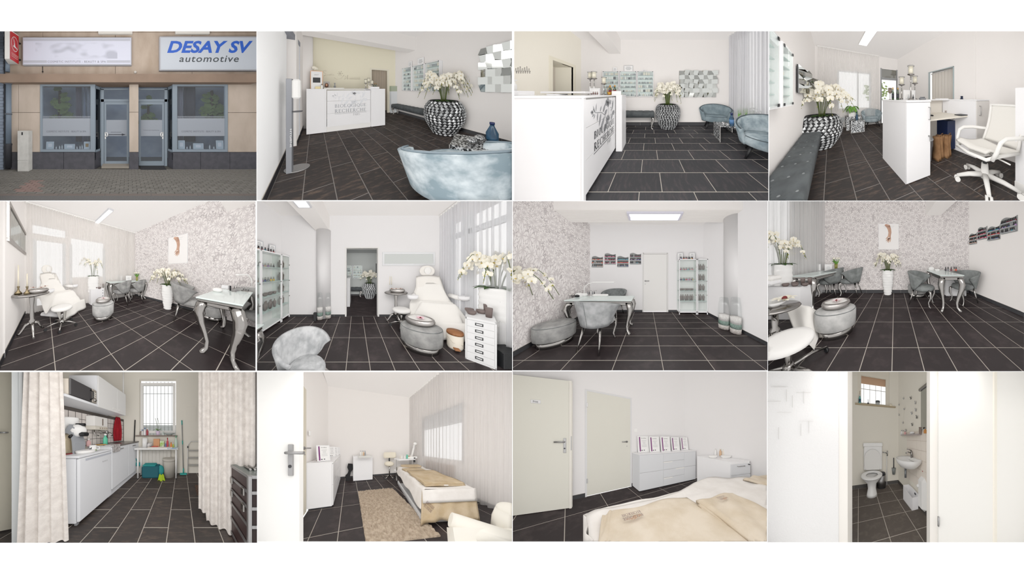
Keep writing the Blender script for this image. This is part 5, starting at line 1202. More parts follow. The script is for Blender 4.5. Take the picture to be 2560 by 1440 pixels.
 for i,(x,w,h)in enumerate(((838,.13,.14),(950,.3,.2),(1080,.1,.06))):
  picture(r,'notice',('small','wide','tiny')[i]+' framed notice standing on wall cabinets '+W,'certificate',(r.onv(x,340,vf)[0],vf+.07,z1),0,w,h,.01,LIGHTP if i==1 else None).part('print',textlines(w*.7,h*.6,4,-.011,i).xf((0,0,h*.2)),GREYP)
 p=r.onv(1367,565,vb-.01);tile_mirror(r,'wide mirror of tilted facets on end wall '+W,p,0,r.onv(1665,565,vb)[0]-p[0],r.onv(1400,352,vb)[2]-p[2],8,6,8)
 q=r.fl(1150,822);xl=r.fl(900,800)[0];hb=r.zat((0,3.45,0),683)
 bench(r,'charcoal velvet bench with chrome cabriole legs under cabinets '+W,((q[0]+xl)/2+.0,3.5,0),0,q[0]-xl+.1,.42,hb,tuft=False)
 q=r.fl(1278,828);q=(q[0],q[1]+.1,0);h=r.zat(q,622);pp=r.ppm(q)
 shell_vase(r,'silver shell mosaic vase between bench and armchair '+W,q,1,h,97/pp,False,seed=5,nr=15,prof=[(0,.52),(.15,.7),(.4,.92),(.6,1),(.8,.99),(.93,.88),(1,.7)])
 orchid(r,'dense white orchids in silver shell vase '+W,(q[0],q[1],h-.02),1,24,.68,.46,11,.062,9,8,.16,2,lip=False)
 # curtain, chairs, table
 curtain(r,'voile_curtain','long white voile curtain at window wall '+W,(ur,vb-.25),(ur+.02,1.2),.02,2.93,sheer('bright voile','f6f6f8',.18),26,.05,3)
 q=r.fl(1670,825);shell_chair(r,'slate velvet shell armchair in corner by voile '+W,(q[0],q[1]+.05,0),R(-22),(.98,.62,.98),VELVD,mat('piping dark','4b565c',.7))
 q=r.fl(2070,1075);shell_chair(r,'blue grey velvet shell armchair nearest viewer '+W,(q[0]+.06,q[1]+.04,0),R(-42),.9,mat('mid velvet','7d8d95',.75,c2='b2bec3',ns=6),mat('piping dark','4b565c',.7))
 a=r.fl(1700,930);floral_table(r,'larger silver openwork side table between armchairs '+W,(a[0]+.3,a[1]+.1,0),R(-14),.55,.42,r.zat(a,800))
 q=r.fl(1850,850);hq=r.zat(q,775);floral_table(r,'smaller openwork side table below plant '+W,(q[0]+.05,q[1]+.1,0),R(-14),.42,.4,hq+.04)
 zt=r.zat(a,800);p=r.onz(1797,800,zt);bottle(r,'blue plastic water bottle on openwork side table '+W,p,105/r.ppm(p),16/r.ppm(p),BLUEB,mat('navy cap','1f2c5e',.4),band=mat('blue label','5b86b5',.5))
 for i,(x,y)in enumerate(((1728,783),(1760,790))):p=r.onz(x,y+10,zt);simple(r,'filigree_ball','%s silver filigree ornament on side table %s'%(('round','flat')[i],W),'ornament',p,M().ball((0,0,.03),.05,.05,.035 if i else.045),mat('filigree','5a5b5d'))
 p=r.onz(1858,775,hq+.04);simple(r,'white_napkin_box','white patterned napkin box on smaller openwork table '+W,'box',p,M().box(-.14,.14,-.1,.1,0,.06,.01),LACQ,R(-14))
 p=r.onz(1945,770,hq+.04);p=(p[0],p[1]+.1,p[2]);simple(r,'plant_pot','white pot of leafy plant by voile '+W,'pot',p,M().lathe([(.08,0),(.12,.13),(.11,.13)],18),CERAM);leafy(r,'peace lily plant with pink blooms by voile '+W,(p[0],p[1],p[2]+.12),1.15,20,.34,.3,4,blooms=4)
scene3()
# ============================================================ fourth room, top row
def swivel_chair(r,label,at,rz,sc=1):
 t=r.thing('swivel_chair',label,'chair',at,rz,sc);Wm=mat('white nylon','eeece8',.4);mesh=mat('white mesh','e6e3dd',.7,bump=.2,bs=300)
 def st(a,b):x=(a-.5)*.46;y=.22-.46*b;return(x*(1-.08*b),y,.46+.02*(b-.3)**2*8*(1 if b>.3 else.3)-.05*max(0,b-.85)/.15+.025*abs(a-.5)*2)
 t.part('seat',M().grid(st,14,14,thick=(0,0,-.025)),mesh)
 t.part('seat_frame',M().tube([(.225,.2,.46),(.23,-.1,.455),(.21,-.23,.43),(0,-.25,.42),(-.21,-.23,.43),(-.23,-.1,.455),(-.225,.2,.46)],.02,8),Wm)
 t.part('mechanism',M().box(-.1,.1,-.16,.14,.39,.44,.015),Wm)
 def bk(a,b):x=(a-.5)*.42*(1-.12*b);return(x,.22+.05*(1-4*(a-.5)**2)*.6+.2*b*.55+.03*sin(b*pi),.48+.5*b)
 t.part('backrest',M().grid(bk,12,12,thick=(0,.012,0)),mesh)
 t.part('back_frame',M().tube([bk(0,i/8)for i in range(9)]+[bk(i/6,1)for i in range(7)]+[bk(1,1-i/8)for i in range(9)],.016,7),Wm)
 for s in(-1,1):t.part('armrest',M().tube([(s*.24,-.19,.43),(s*.27,-.17,.52),(s*.28,-.13,.62),(s*.28,-.06,.655),(s*.28,.1,.65),(s*.26,.24,.63),(s*.19,.31,.63)],[.018,.018,.018,.018,.018,.018,.014],8,flat=1.3),Wm)
 t.part('lever',M().tube([(.1,-.05,.42),(.3,-.03,.40)],.008,6),Wm)
 t.part('column',M().lathe([(.022,.22),(.022,.4)],12),mat('gas column','5b5c5f',.2,.8));t.part('hub',M().lathe([(.05,.08),(.045,.12),(.035,.26)],16),Wm)
 for k in range(5):
  a=2*pi*k/5+.5;g=t.part('leg',M().tube([(cos(a)*.03,sin(a)*.03,.12),(cos(a)*.18,sin(a)*.18,.105),(cos(a)*.32,sin(a)*.32,.07)],[.035,.028,.02],8),Wm)
  m=M()
  for o in(-.02,.02):m.tube([(cos(a)*.32-sin(a)*(o-.012),sin(a)*.32+cos(a)*(o-.012),.032),(cos(a)*.32-sin(a)*(o+.012),sin(a)*.32+cos(a)*(o+.012),.032)],.032,14)
  t.part('castor',m,Wm,g)
 return t
def scene4():
 r=p4;W='in fourth room, top row';c=r.fl(400,833);ul,vb=c[0],c[1];ur=r.onv(1075,500,vb)[0];H=r.onv(400,145,vb)[2]
 K=r.fl(1150,1288);h=r.zat(K,592);a=r.fl(955,1065);b=r.fl(1345,1212)
 w,d=b[0]-K[0],a[1]-K[1]
 t=r.thing('desk_cabinet','tall white cupboard end of reception desk '+W,'cabinet',K)
 t.part('body',M().box(0,w,.02,d,.0,h-.025),LACQ);g=t.part('door',M().box(.002,w,0,.018,.012,h-.03,.002),LACQ);t.part('top',M().box(-.005,w+.01,-.005,d+.02,h-.024,h),LACQ)
 t.part('handle',M().tube([(w-.03,0,h-.1),(w-.03,-.03,h-.1),(w-.03,-.03,h-.27),(w-.03,0,h-.27)],.006,6),STEEL,g);t.part('lock',M().lathe([(.012,0),(.012,.02)],10).xf((w-.03,0,.57),rx=R(90)).box(w-.036,w-.03,-.024,-.02,.5,.56),STEEL,g)
 # desk between: raised ledge, work surface
 e=r.onz(1725,735,.74);L=1.55
 vE=d+.0;x0=w;x1=1.497
 t=r.thing('reception_desk','white desk surface with raised ledge beside cupboard '+W,'desk',K)
 t.part('desk_top',M().box(x0,x1,.15,vE,.735,.76),mat('desk cream','ece6da',.5));t.part('ledge',M().box(x0-.1,x1+.02,vE-.25,vE+.02,h-.02,h),LACQ);t.part('back_board',M().box(x0,x1,vE-.03,vE,.0,h-.02),mat('desk back','e5dfd6',.6));t.part('modesty_panel',M().box(x0+.02,x0+.05,.25,vE,.1,.735),MATTW)
 t=r.thing('desk_cabinet','white cupboard with handle at far end of desk '+W,'cabinet',(K[0]+x1+.005,K[1],0));ww=.42
 t.part('body',M().box(0,ww,0,.75,0,h-.025),LACQ);t.part('top',M().box(-.01,ww+.02,-.02,.77,h-.024,h),LACQ);g=t.part('door',M().box(.004,ww-.004,-.018,0,.05,h-.03,.002),mat('door greige','dedad6',.4));t.part('handle',M().tube([(.08,-.018,h-.12),(.08,-.045,h-.12),(.08,-.045,h-.29),(.08,-.018,h-.29)],.006,6),STEEL,g)
 def dk(x,y,z):p=r.onz(x,y,z);return p
 p=dk(1625,712,.76);simple(r,'spiral_planner','dark spiral-bound planner lying on desk '+W,'book',p,M().box(-.2,.2,-.07,.07,0,.012).box(-.2,.2,-.075,.075,.012,.016),DARKG,-.05);simple(r,'cable_coil','clear tangled cable coil on desk '+W,'cable',dk(1490,692,.76),M().tube([(cos(i*.9)*.09,sin(i*.9)*.04,.01+.02*(i%3))for i in range(24)],.006,5),mat('clear cable','c3b7b0',.3))
 simple(r,'mouse','small black mouse on desk '+W,'mouse',dk(1355,720,.76),M().ball((0,0,.012),.03,.045,.014),BLACK)
 q=r.fl(1430,1065);
 for i,(x,y,ww,hh)in enumerate(((1410,1070,.2,.42),(1475,1050,.16,.40))):
  q=r.fl(x,y);m=M();dd=.12
  t=r.thing('paper_bag',('wider','narrower')[i]+' brown paper bag under desk '+W,'bag',q,.3)
  t.part('sack',M().grid(lambda a,b:((a-.5)*ww*(1+.05*sin(b*9)),-dd/2+.01*sin(a*12+b*5),hh*b),10,8,thick=lambda a,b:((a-.5)*ww*(1-.12*b),dd/2+.01*sin(a*9+b*7),hh*b*.98)),mat('kraft','a8815b',.8,c2='8f6a48',ns=9))
  t.part('handle',M().tube([(-.04,-dd/2,hh),(-.03,-dd/2-.01,hh+.05),(.03,-dd/2-.01,hh+.05),(.04,-dd/2,hh)],.006,5),mat('kraft dark','86623f',.8))
 q=r.fl(1360,1095);simple(r,'waste_bin','grey waste bin beside paper bag under desk '+W,'bin',(q[0]-.03,q[1]+.1,0),M().lathe([(.08,0),(.11,.36),(.115,.36),(.115,.38)],18),mat('bin grey','b4b5b9',.5))
 q=r.fl(1500,1015);q2=r.fl(1715,990);t=r.thing('filing_cabinet','dark blue metal drawer cabinet under desk '+W,'cabinet',(q[0],q[1]+.02,0),-.1);wd=.42;hh=.62
 blue=mat('navy metal','10244f',.4,coat=.2);t.part('body',M().box(0,wd,.02,.5,0.02,hh,.006),blue)
 for k in range(4):
  g=t.part('drawer',M().box(wd*.55,wd-.01,0,.02,.04+k*.14,.17+k*.14,.004),mat('dark navy','14203f',.4));t.part('handle',M().box(wd*.72,wd*.84,-.012,0,.1+k*.14,.13+k*.14),STEEL,g)
 simple(r,'paper_stack','crumpled white papers on blue drawer cabinet '+W,'papers',(q[0]+.3,q[1]+.1,hh),M().grid(lambda a,b:((a-.5)*.3,(b-.5)*.2,.03+.025*sin(a*9)*cos(b*7)),10,8,thick=(0,0,-.01)),PAPERW)
 q=r.fl(1790,1275);swivel_chair(r,'white mesh swivel office chair beside desk '+W,q,R(-104),1.02)
 q=r.fl(1930,1010);t=r.thing('patterned_bag','colourful patterned shopping bag behind swivel chair '+W,'bag',(q[0]+.0,q[1]+.15,0),.2)
 t.part('sack',M().lathe([(.14,0),(.19,.14),(.18,.3),(.17,.3)],16,1.1,.7),mat('patchwork print','5d2b2b',.8,c2='c9a27b',ns=22,lo=.45,hi=.55));t.part('handle',M().tube([(-.1,0,.3),(-.06,0,.42),(.06,0,.42),(.1,0,.3)],.01,5),mat('strap','8d867c',.8))
 # tall white unit at the right edge
 q=r.fl(2040,1320);t=r.thing('tall_cupboard','tall white cupboard with plinth at edge behind swivel chair '+W,'cabinet',(q[0],q[1],0));t.part('body',M().box(0,.6,-1.2,0,.1,r.zat(q,490)),LACQ);t.part('plinth',M().box(-.005,.6,-1.2,.005,0,.1),MATTW);t.part('rail',M().box(-.01,0,-.3,-.1,.8,1.1),PLASTW)
 # objects on ledge
 def led(x,v):p=r.onv(x,575,K[1]+v);return(p[0],p[1],h)
 for i,(x,hh,v)in enumerate(((1185,.56,.35),(1110,.42,.62),(1218,.46,.62))):candle_holder(r,'silver candle lantern on desk ledge, %s of three %s'%(('tallest','lower left','lower right')[i],W),led(x,v),hh,1.0)
 for i,x in enumerate((1038,1079)):bottle(r,'%s green sparkling wine bottle on desk ledge %s'%(('left','right')[i],W),led(x,.5),.20,.021,BOTG,GOLD,band=INK)
 simple(r,'wine_glass','clear wine glass beside green bottles on ledge '+W,'glass',led(1015,.6),M().lathe([(.03,0),(.005,.01),(.005,.1),(.035,.13),(.032,.2)],12),mat('tinted glass','9a8a7c',.1,trans=.6))
 t=picture(r,'product_display','white card display of small bottles on desk ledge '+W,'display',led(1170,.55),0,.25,.17,.02)
 for k in range(4):t.part('bottle_print',M().lathe([(.012,.01),(.012,.05),(.005,.06),(.005,.09)],8,c=(-.08+.05*k,-.03,0)),PALE[k%4]if k<2 else INK)
 simple(r,'white_tray','long flat white tray on desk ledge before opening '+W,'tray',led(1440,.6),M().box(-.14,.14,-.06,.06,0,.02,.004),LACQ);simple(r,'blue_bottle_rack','small dark blue pen holder on desk ledge '+W,'holder',led(1605,.55),M().box(-.03,.0,-.02,.02,0,.075).box(.0,.03,-.02,.02,.03,.06).box(-.04,.04,-.03,.03,0,.012),mat('dark navy','14203f'))
 simple(r,'copper_stand','thin copper easel stand on desk ledge '+W,'stand',led(1637,.5),M().box(-.012,.012,-.01,.01,0,.36).box(-.014,.014,-.012,.012,.24,.34).box(-.06,.02,-.04,.04,0,.012),mat('copper','b98a63',.3,.6));simple(r,'white_board_stand','plain white card leaning behind copper stand '+W,'card',led(1678,.5),M().box(-.03,.03,0,.008,0,.37),PAPERW)
 simple(r,'telephone','low grey telephone on desk ledge '+W,'telephone',led(1280,.45),M().box(-.06,.06,-.04,.04,0,.03,.01).tube([(-.05,0,.04),(.05,0,.04)],.012,6),mat('phone grey','8a8c90',.4))
 # pass-through trim and curtain beyond
 v1,v0=r.onu(1335,400,ur)[1],r.onu(1540,400,ur)[1];hz=r.onu(1540,312,ur)[2]
 m=M();m.box(-.03,.02,v0,v0+.02,.9,hz).box(-.03,.02,v1-.02,v1,.9,hz).box(-.03,.02,v0,v1,hz-.02,hz);r.struct('trim_1','thin grey frame of pass-through opening '+W,m,mat('frame grey','a9b4b5',.4),(ur,0,0))
 curtain(r,'voile_curtain','cream voile seen through wall opening '+W,(ur+.7,v1+.6),(ur+.5,v0-.3),.4,hz+.1,mat('cream voile','e3ddd5',.9),12,.04,6)
 # left wall
 uf=ul+.16;V=lambda x:r.onu(x,400,uf)[1];z0=r.onu(225,632,uf)[2]
 z1=r.onu(220,208,uf)[2]
 for i,(xa,xb,nm)in enumerate(((-60,110,'near'),(135,222,'far'))):
  va,vb_=max(r.near*.8,V(xa)),V(xb);wall_cabinet(r,'%s glass wall cabinet above charcoal bench %s'%(nm,W),(uf,va,z0),R(90),vb_-va,z1-z0,.15,'%s wall cabinet %s'%(nm,W),6,8,30+i)
 p=r.onu(252,530,ul+.02);tile_mirror(r,'black and mirror facet panel behind orchids '+W,p,R(90),r.onu(385,500,ul)[1]-p[1],r.onu(255,310,ul)[2]-p[2],5,6,4)
 q0,q1=r.onz(25,1000,.5),r.onz(420,870,.5);hb=.5
 aa=r.fl(430,1050);Lb=aa[1]-.95;wb=(aa[0]+.02)-ul
 bench(r,'long tufted charcoal velvet bench under wall cabinets '+W,(ul+wb/2+.02,.95+Lb/2,0),R(90),Lb,wb,.48)
 q=r.fl(440,1005);q=(q[0]+.02,q[1]+.2,0);hh=r.zat(q,712);pp=r.ppm(q)
 shell_vase(r,'big silver shell vase beyond tufted bench '+W,q,1,hh,160/pp,True,seed=8,nr=12)
 orchid(r,'white orchids in silver shell vase beyond bench '+W,(q[0],q[1],hh-.02),1,13,.68,.55,10,.085,12,9,.2,3,lip=True,tilt=(.1,0))
 # window side
 curtain(r,'voile_curtain','white voile curtain across shop window '+W,(r.onv(425,500,vb-.15)[0],vb-.15),(r.onv(925,500,vb-.15)[0],vb-.15),.05,H-.05,VOILE,40,.03,7)
 m=M();g=lambda x:r.onv(x,500,vb)[0]
 for x in(590,850,752):m.box(g(x)-.03,g(x)+.03,-.02,.03,.7,r.onv(600,345,vb)[2])
 m.box(g(590),g(850),-.02,.03,r.onv(600,345,vb)[2]-.05,r.onv(600,345,vb)[2]);r.struct('window_1','white shop window frame behind voile '+W,m,mat('frame white','e3e5e6',.5),(0,vb,0))
 m=M();hd=r.onv(1000,425,vb)[2];m.box(g(936),g(945),-.03,.03,0,r.onv(1000,335,vb)[2]).box(g(1066),g(1074),-.03,.03,0,r.onv(1000,335,vb)[2]).box(g(940),g(1072),-.03,.03,hd,hd+.09);dd=r.struct('door_1','grey framed glass entrance door with transom '+W,m,mat('frame grey dark','9a9b9c',.4),(0,vb,0))
 m=M();m.box(g(945),g(1066),.0,.01,hd+.09,r.onv(1000,340,vb)[2]);r.child(dd,'transom_pane',m,glass('dim pane','a9a8a3',.1),(0,vb,0))
 t=r.thing('street_tree','bright green street tree outside entrance door '+W,'tree',(g(985)+.25,vb+2.2,.3));q_=random.Random(3)
 t.part('trunk',M().tube([(0,0,-.3),(0,0,1)],.06,6),mat('bark','6b5a45',.9));m=M()
 for k in range(260):
  a,b_=q_.uniform(0,2*pi),q_.uniform(-1,1);rr=.75*q_.random()**.4;x,y,z=rr*cos(a)*math.sqrt(1-b_*b_),rr*sin(a)*math.sqrt(1-b_*b_),1.2+rr*b_;s=.09
  m.add([(x-s,y,z),(x,y-.03,z-s*.6),(x+s,y,z),(x,y+.03,z+s*.6)],[(0,1,2,3)])
 t.part('foliage',m,mat('sunny leaf','a9c27a',.7),kind='stuff')
 q=r.fl(600,820);shell_chair(r,'velvet armchair half hidden by orchid vase '+W,(q[0]-.02,q[1]+.35,0),R(35),.85,VELV)
 q=r.fl(885,815);shell_chair(r,'blue grey velvet armchair beside desk cupboard at window '+W,(q[0],q[1]+.3,0),R(-5),.86,VELV)
 q=r.fl(748,850);floral_table(r,'front openwork side table at window '+W,(q[0],q[1]+.12,0),R(90),.4,.42,r.zat(q,755));zt=r.zat(q,755)
 q2=(q[0]-.05,q[1]+.55,0);floral_table(r,'rear openwork side table carrying plant '+W,q2,R(90),.45,.5,zt+.07)
 p=(q2[0]-.03,q2[1]-.05,zt+.07);simple(r,'planter_box','white square planter on rear side table '+W,'planter',p,M().box(-.13,.13,-.1,.1,0,.14,.008),CERAM);leafy(r,'bushy green house plant in white planter '+W,(p[0],p[1],p[2]+.12),1,22,.34,.3,6)
 p=(q[0]+.0,q[1]+.1,zt);bottle(r,'blue water bottle on front side table '+W,p,.27,.037,BLUEB,mat('navy cap','1f2c5e',.4))
 # ceiling lamp
 v0,v1=r.onz(800,145,H-.01),r.onz(850,27,H-.01);t=r.thing('ceiling_strip_light','bright strip light on ceiling '+W,'ceiling lamp',(0,0,H-.06));xa=r.onz(757,135,H-.06);xb=r.onz(822,150,H-.06)
 t.part('housing',M().box(xa[0],xb[0],xa[1]-2.2,xa[1],.0,.058),MATTW);t.part('diffuser',M().box(xa[0]+.01,xb[0]-.01,xa[1]-2.2,xa[1]-.02,-.006,0),LAMP)
scene4()
POL={k:mat('polish '+k,c,.2,coat=.4)for k,c in dict(red='b3202c',pink='d9678c',wine='6b1730',nude='c9a493',coral='e2573f',blue='27407c',teal='2f8fa0',grey='7b8085',lilac='a97fb4',yellow='e0bb4b',dark='2b2430').items()}
TAUPE=mat('taupe jar','786a66',.35)
def polish(r,label,at,k=1,col='red',group=None,cap=None):
 t=r.thing('nail_polish',label,'nail polish',at,0,k,group)
 t.part('body',M().lathe([(.014,0),(.015,.006),(.015,.028),(.007,.034)],8),POL[col]);t.part('cap',M().lathe([(.008,.033),(.0065,.07)],7),cap or BLACK);return t
def polish_rack(r,label,at,rz,w,h,rows,nm,seed=0):
 """grey wall rack with wavy top edge and three ledges of polish; at = lower left on the wall"""
 t=r.thing('polish_rack',label,'rack',at,rz);q=random.Random(seed)
 top=[(w*i/12,h*(.93+.07*sin(i/12*2*pi)))for i in range(13)]
 t.part('plate',M().prism([(0,0),(w,0)]+top[::-1],-.008,0),mat('rack grey','8b8c8b',.35,.3))
 for j,cols in enumerate(rows):
  z=h*(.04+.285*j);t.part('ledge',M().box(0,w,-.045,-.008,z-.006,z).box(0,w,-.047,-.044,z,z+.014),mat('ledge clear','a5a7a8',.2,.3))
  n=10
  for k in range(n):
   if q.random()<.12:continue
   polish(r,'%s nail polish on %s ledge of %s'%(ORDN[k],('lowest','middle','top')[j],nm),loc(at,rz,(w*(k+.5)/n,-.026,z)),h*.25/.075,q.choice(cols),'polish bottles on %s'%nm)
 return t
def vitrine(r,label,at,rz,w,h,d,nm,rows,seed=0,shelves=4,leg=.06):
 """glass cabinet with white frame; at = lower left front corner on the floor"""
 q=random.Random(seed);t=r.thing('glass_vitrine',label,'cabinet',at,rz);f=.02
 for x in(0,w-f):
  for y in(0,d-f):t.part('post',M().box(x,x+f,y,y+f,0,h),LACQ)
 t.part('base_board',M().box(0,w,0,d,leg,leg+.03),LACQ);t.part('top_board',M().box(0,w,0,d,h-.025,h),LACQ)
 t.part('back_pane',M().box(f,w-f,d-.006,d-.002,leg,h),mat('back mirror','dde2e1',.15,.25));t.part('side_pane',M().box(.004,.008,f,d-f,leg,h-.02),GLASS)
 t.part('door_pane',M().box(f,w-f,.002,.006,leg+.03,h-.03),GLASS)
 for z in(.35,.6,.85):t.part('lock',M().lathe([(.012,0),(.012,.012)],10).xf((w-f*1.6,0,h*z),rx=R(90)),CHROME)
 zs=[leg+.03+(h-leg-.05)*i/(shelves+1)for i in range(1,shelves+1)]
 for z in zs:t.part('shelf',M().box(f,w-f,.01,d-.01,z-.008,z),mat('glass shelf','c9d8d6'))
 for i,kind in enumerate(rows):
  z=([leg+.03]+zs+[h])[i];n=max(2,int(w/(.05 if kind=='p' else.085)))
  if kind=='-':continue
  for k in range(n):
   p=loc(at,rz,(f+.03+(w-2*f-.06)*(k+.5)/n,d*.35+(k%2)*.03,z));sh=(['floor']+['lowest','third','second','top']+['roof'])[i]if shelves==4 else 'shelf'
   if kind=='p':polish(r,'nail polish, %s on %s level of %s'%(ORDN[k],sh,nm),p,1.25,q.choice(list(POL)),'bottles in %s'%nm,CHROME if i<5 else None)
   else:r.one('cream_jar','taupe %s, %s on %s level of %s'%('jar' if kind=='j' else 'bottle',ORDN[k],sh,nm),'jar',M().lathe([(.026,0),(.04,.045),(.036,.06),(.0,.062)],10)if kind=='j' else M().lathe([(.022,0),(.034,.11),(.03,.14),(.012,.15),(.012,.19)],10),TAUPE,p,0,1,'jars in %s'%nm)
 return t
def floor_vase(r,label,at,h,w,group=None):
 t=r.thing('glass_floor_vase',label,'vase',at,0,1,group)
 t.part('glass',M().lathe([(w*.75,0),(w*.95,h*.12),(w,h*.4),(w*.9,h*.75),(w*.68,h)],24),CLEAR)
 for z0,z1,m,n in((.02,.15,mat('white pebbles','e0dad5',.8,c2='b9b0aa',ns=45),'pebble_fill'),(.15,.28,mat('green gravel','8fa79b',.8,c2='5f7b70',ns=60),'gravel_fill'),(.28,.46,mat('frosted fill','d8d3cf',.8,c2='efebe8',ns=40),'crystal_fill')):t.part(n,M().lathe([(w*.88,h*z0),(w*.9,h*z1),(.001,h*z1)],20),m,kind='stuff')
 return t
def treatment_chair(r,label,at,rz,sc=1,gloss=None):
 """white padded treatment lounger draped in fleece; foot towards -y"""
 F=mat('white fleece','f2eee8',.9,bump=.15,bs=50);t=r.thing('treatment_lounger',label,'treatment chair',at,rz,sc)
 t.part('base',M().box(-.33,.33,-.35,.5,0,.09,.03),LACQ);t.part('column',M().box(-.2,.2,-.12,.28,.09,.42,.05),LACQ)
 pad=lambda w0,w1,p0,p1,th:M().grid(lambda a,b:((a-.5)*(w0+(w1-w0)*b)+0,p0[0]+(p1[0]-p0[0])*b,p0[1]+(p1[1]-p0[1])*b+.03*sin(pi*a)+.012*sin(b*25)*(.4)),12,10,thick=(0,.03,-th))
 t.part('seat',pad(.62,.60,(-.3,.55),(.25,.52),.14),F);t.part('backrest',pad(.66,.5,(.22,.52),(.62,1.12),.1),F)
 t.part('headrest',M().ball((0,.70,1.24),.17,.07,.13,16,10),F);t.part('head_cushion',M().ball((0,.63,1.25),.08,.03,.085,12,8),mat('white leatherette','f3f1ee'))
 for s in(-1,1):
  t.part('leg_rest',pad(.27,.27,(-.72,.2),(-.28,.53),.1).xf((s*.15,0,0)),F)
  a=t.part('armrest',M().tube([(s*.36,.3,.72),(s*.40,.02,.70),(s*.42,-.16,.70)],[.045,.05,.045],8),mat('white leatherette','f3f1ee'));t.part('hand_bowl',M().lathe([(.05,0),(.1,.03),(.105,.09),(.09,.09),(.06,.05)],16,1,1,(s*.46,-.2,.66)),LACQ,a)
 q=random.Random(4)
 def drape(a,b):
  x=(a-.5)*(.78+.18*sin(b*3));y=-.78+1.3*b;zc=.26+.3*min(1,b/.38)if b<.38 else.56+.0*b
  e=abs(a-.5)*2;side=max(0,e-.62)/.38
  if b>.7:zc+=(b-.7)*1.2
  return(x,y+.02*sin(a*9),zc+.045-side*(.34+.1*sin(b*14))+.01*sin(b*30+a*6))
 t.part('cover_cloth',M().grid(drape,24,26,thick=(0,0,-.008)),mat('thin fleece cover','f4f1ec',.95,bump=.1,bs=40))
 t.part('front_cloth',M().grid(lambda a,b:((a-.5)*(.74+.15*(1-b)),-.80+.03*sin(a*14)*(1-b)-.04*(1-b),.02+.30*b+.03*sin(a*3)),20,6,thick=(0,.006,0)),mat('thin fleece cover','f4f1ec'))
 return t
def hand_poster(r,label,at,rz,w,h):
 """white poster with a hand hanging down; at = lower middle on the wall"""
 t=picture(r,'hand_poster',label,'poster',at,rz,w,h,.02,LACQ,.01,mat('poster white','f1eeec',.4))
 sk=mat('hand print','b58a74',.6,c2='d8b39c',ns=9);y=-.014;m=M()
 S=lambda x,z:((x-.5)*w,z*h)
 path=[(.32,.97,.05),(.48,.9,.1),(.54,.78,.085),(.56,.66,.075),(.54,.56,.07),(.52,.47,.085)];v=[]
 for i,(x,z,k)in enumerate(path):
  a,b=path[max(0,i-1)],path[min(i+1,5)];dx,dz=(b[0]-a[0])*w,(b[1]-a[1])*h;L=math.hypot(dx,dz);p=S(x,z);v+=[(p[0]-dz/L*k*w,y,p[1]+dx/L*k*w),(p[0]+dz/L*k*w,y,p[1]-dx/L*k*w)]
 m.add(v,[(2*i,2*i+2,2*i+3,2*i+1)for i in range(5)]);t.part('arm_print',m,sk)
 for pts in(((.47,.5),(.4,.44),(.35,.40)),((.48,.45),(.42,.37),(.36,.33)),((.51,.44),(.46,.34),(.42,.28)),((.54,.45),(.51,.34),(.49,.26)),((.58,.47),(.585,.38),(.57,.29))):
  g=M();v=[]
  for i,(x,z)in enumerate(pts):
   p=S(x,z);k=(.034,.028,.012)[i]*w;v+=[(p[0]-k,y-.001,p[1]),(p[0]+k,y-.001,p[1])]
  t.part('finger_print',g.add(v,[(0,2,3,1),(2,4,5,3)]),sk)
 t.part('print_lines',textlines(w*.7,h*.12,2,y+.001,3,.12).xf((0,0,h*.82)),mat('pale print','c9cacd'));return t
def tulips(r,label,at,sc=1):
 t=r.thing('tulip_vase',label,'flowers',at,0,sc);q=random.Random(2);t.part('glass',M().lathe([(.04,0),(.045,.1),(.05,.17)],14),mat('yellow green glass','c9c465',.1,trans=.5))
 for i in range(16):
  a=q.uniform(0,6.3);s=q.uniform(.03,.12);t.part('stem',M().tube([(0,0,.05),(cos(a)*s*.5,sin(a)*s*.5,.2),(cos(a)*s,sin(a)*s,.31)],.006,4),LEAFL);t.part('flower',M().ball((cos(a)*s,sin(a)*s,.34),.02,.02,.03,7,5),PETAL)
  t.part('leaf',leafblade((0,0,.15),a+.5,.13,.018,.15,.03,4),LEAFL)
 return t
def desk_lamp(r,label,at,rz,sc=1,reach=.5,h=.32):
 t=r.thing('desk_lamp',label,'lamp',at,rz,sc);t.part('base',M().box(-.06,.06,-.05,.05,0,.07,.02),PLASTW)
 t.part('arm',M().tube([(0,0,.05),(0,0,h*.6),(.03,0,h*.8),(.1,0,h*.95),(.22,0,h*1.08)],.01,8),PLASTW);t.part('shade',M().box(.2,.2+reach,-.03,.03,h*1.03,h*1.12,.008),PLASTW);return t
def jars(r,W,pts,where):
 for i,(p,tall)in enumerate(pts):
  r.one('taupe_jar','%s taupe cosmetic %s on %s %s'%(('first','second','third','fourth','fifth','sixth')[i],'bottle' if tall else 'bowl',where,W),'jar',M().lathe([(.03,0),(.038,.12),(.036,.13),(.02,.13)],16)if tall else M().lathe([(.035,0),(.055,.03),(.052,.055),(.03,.055)],16),TAUPE,p)
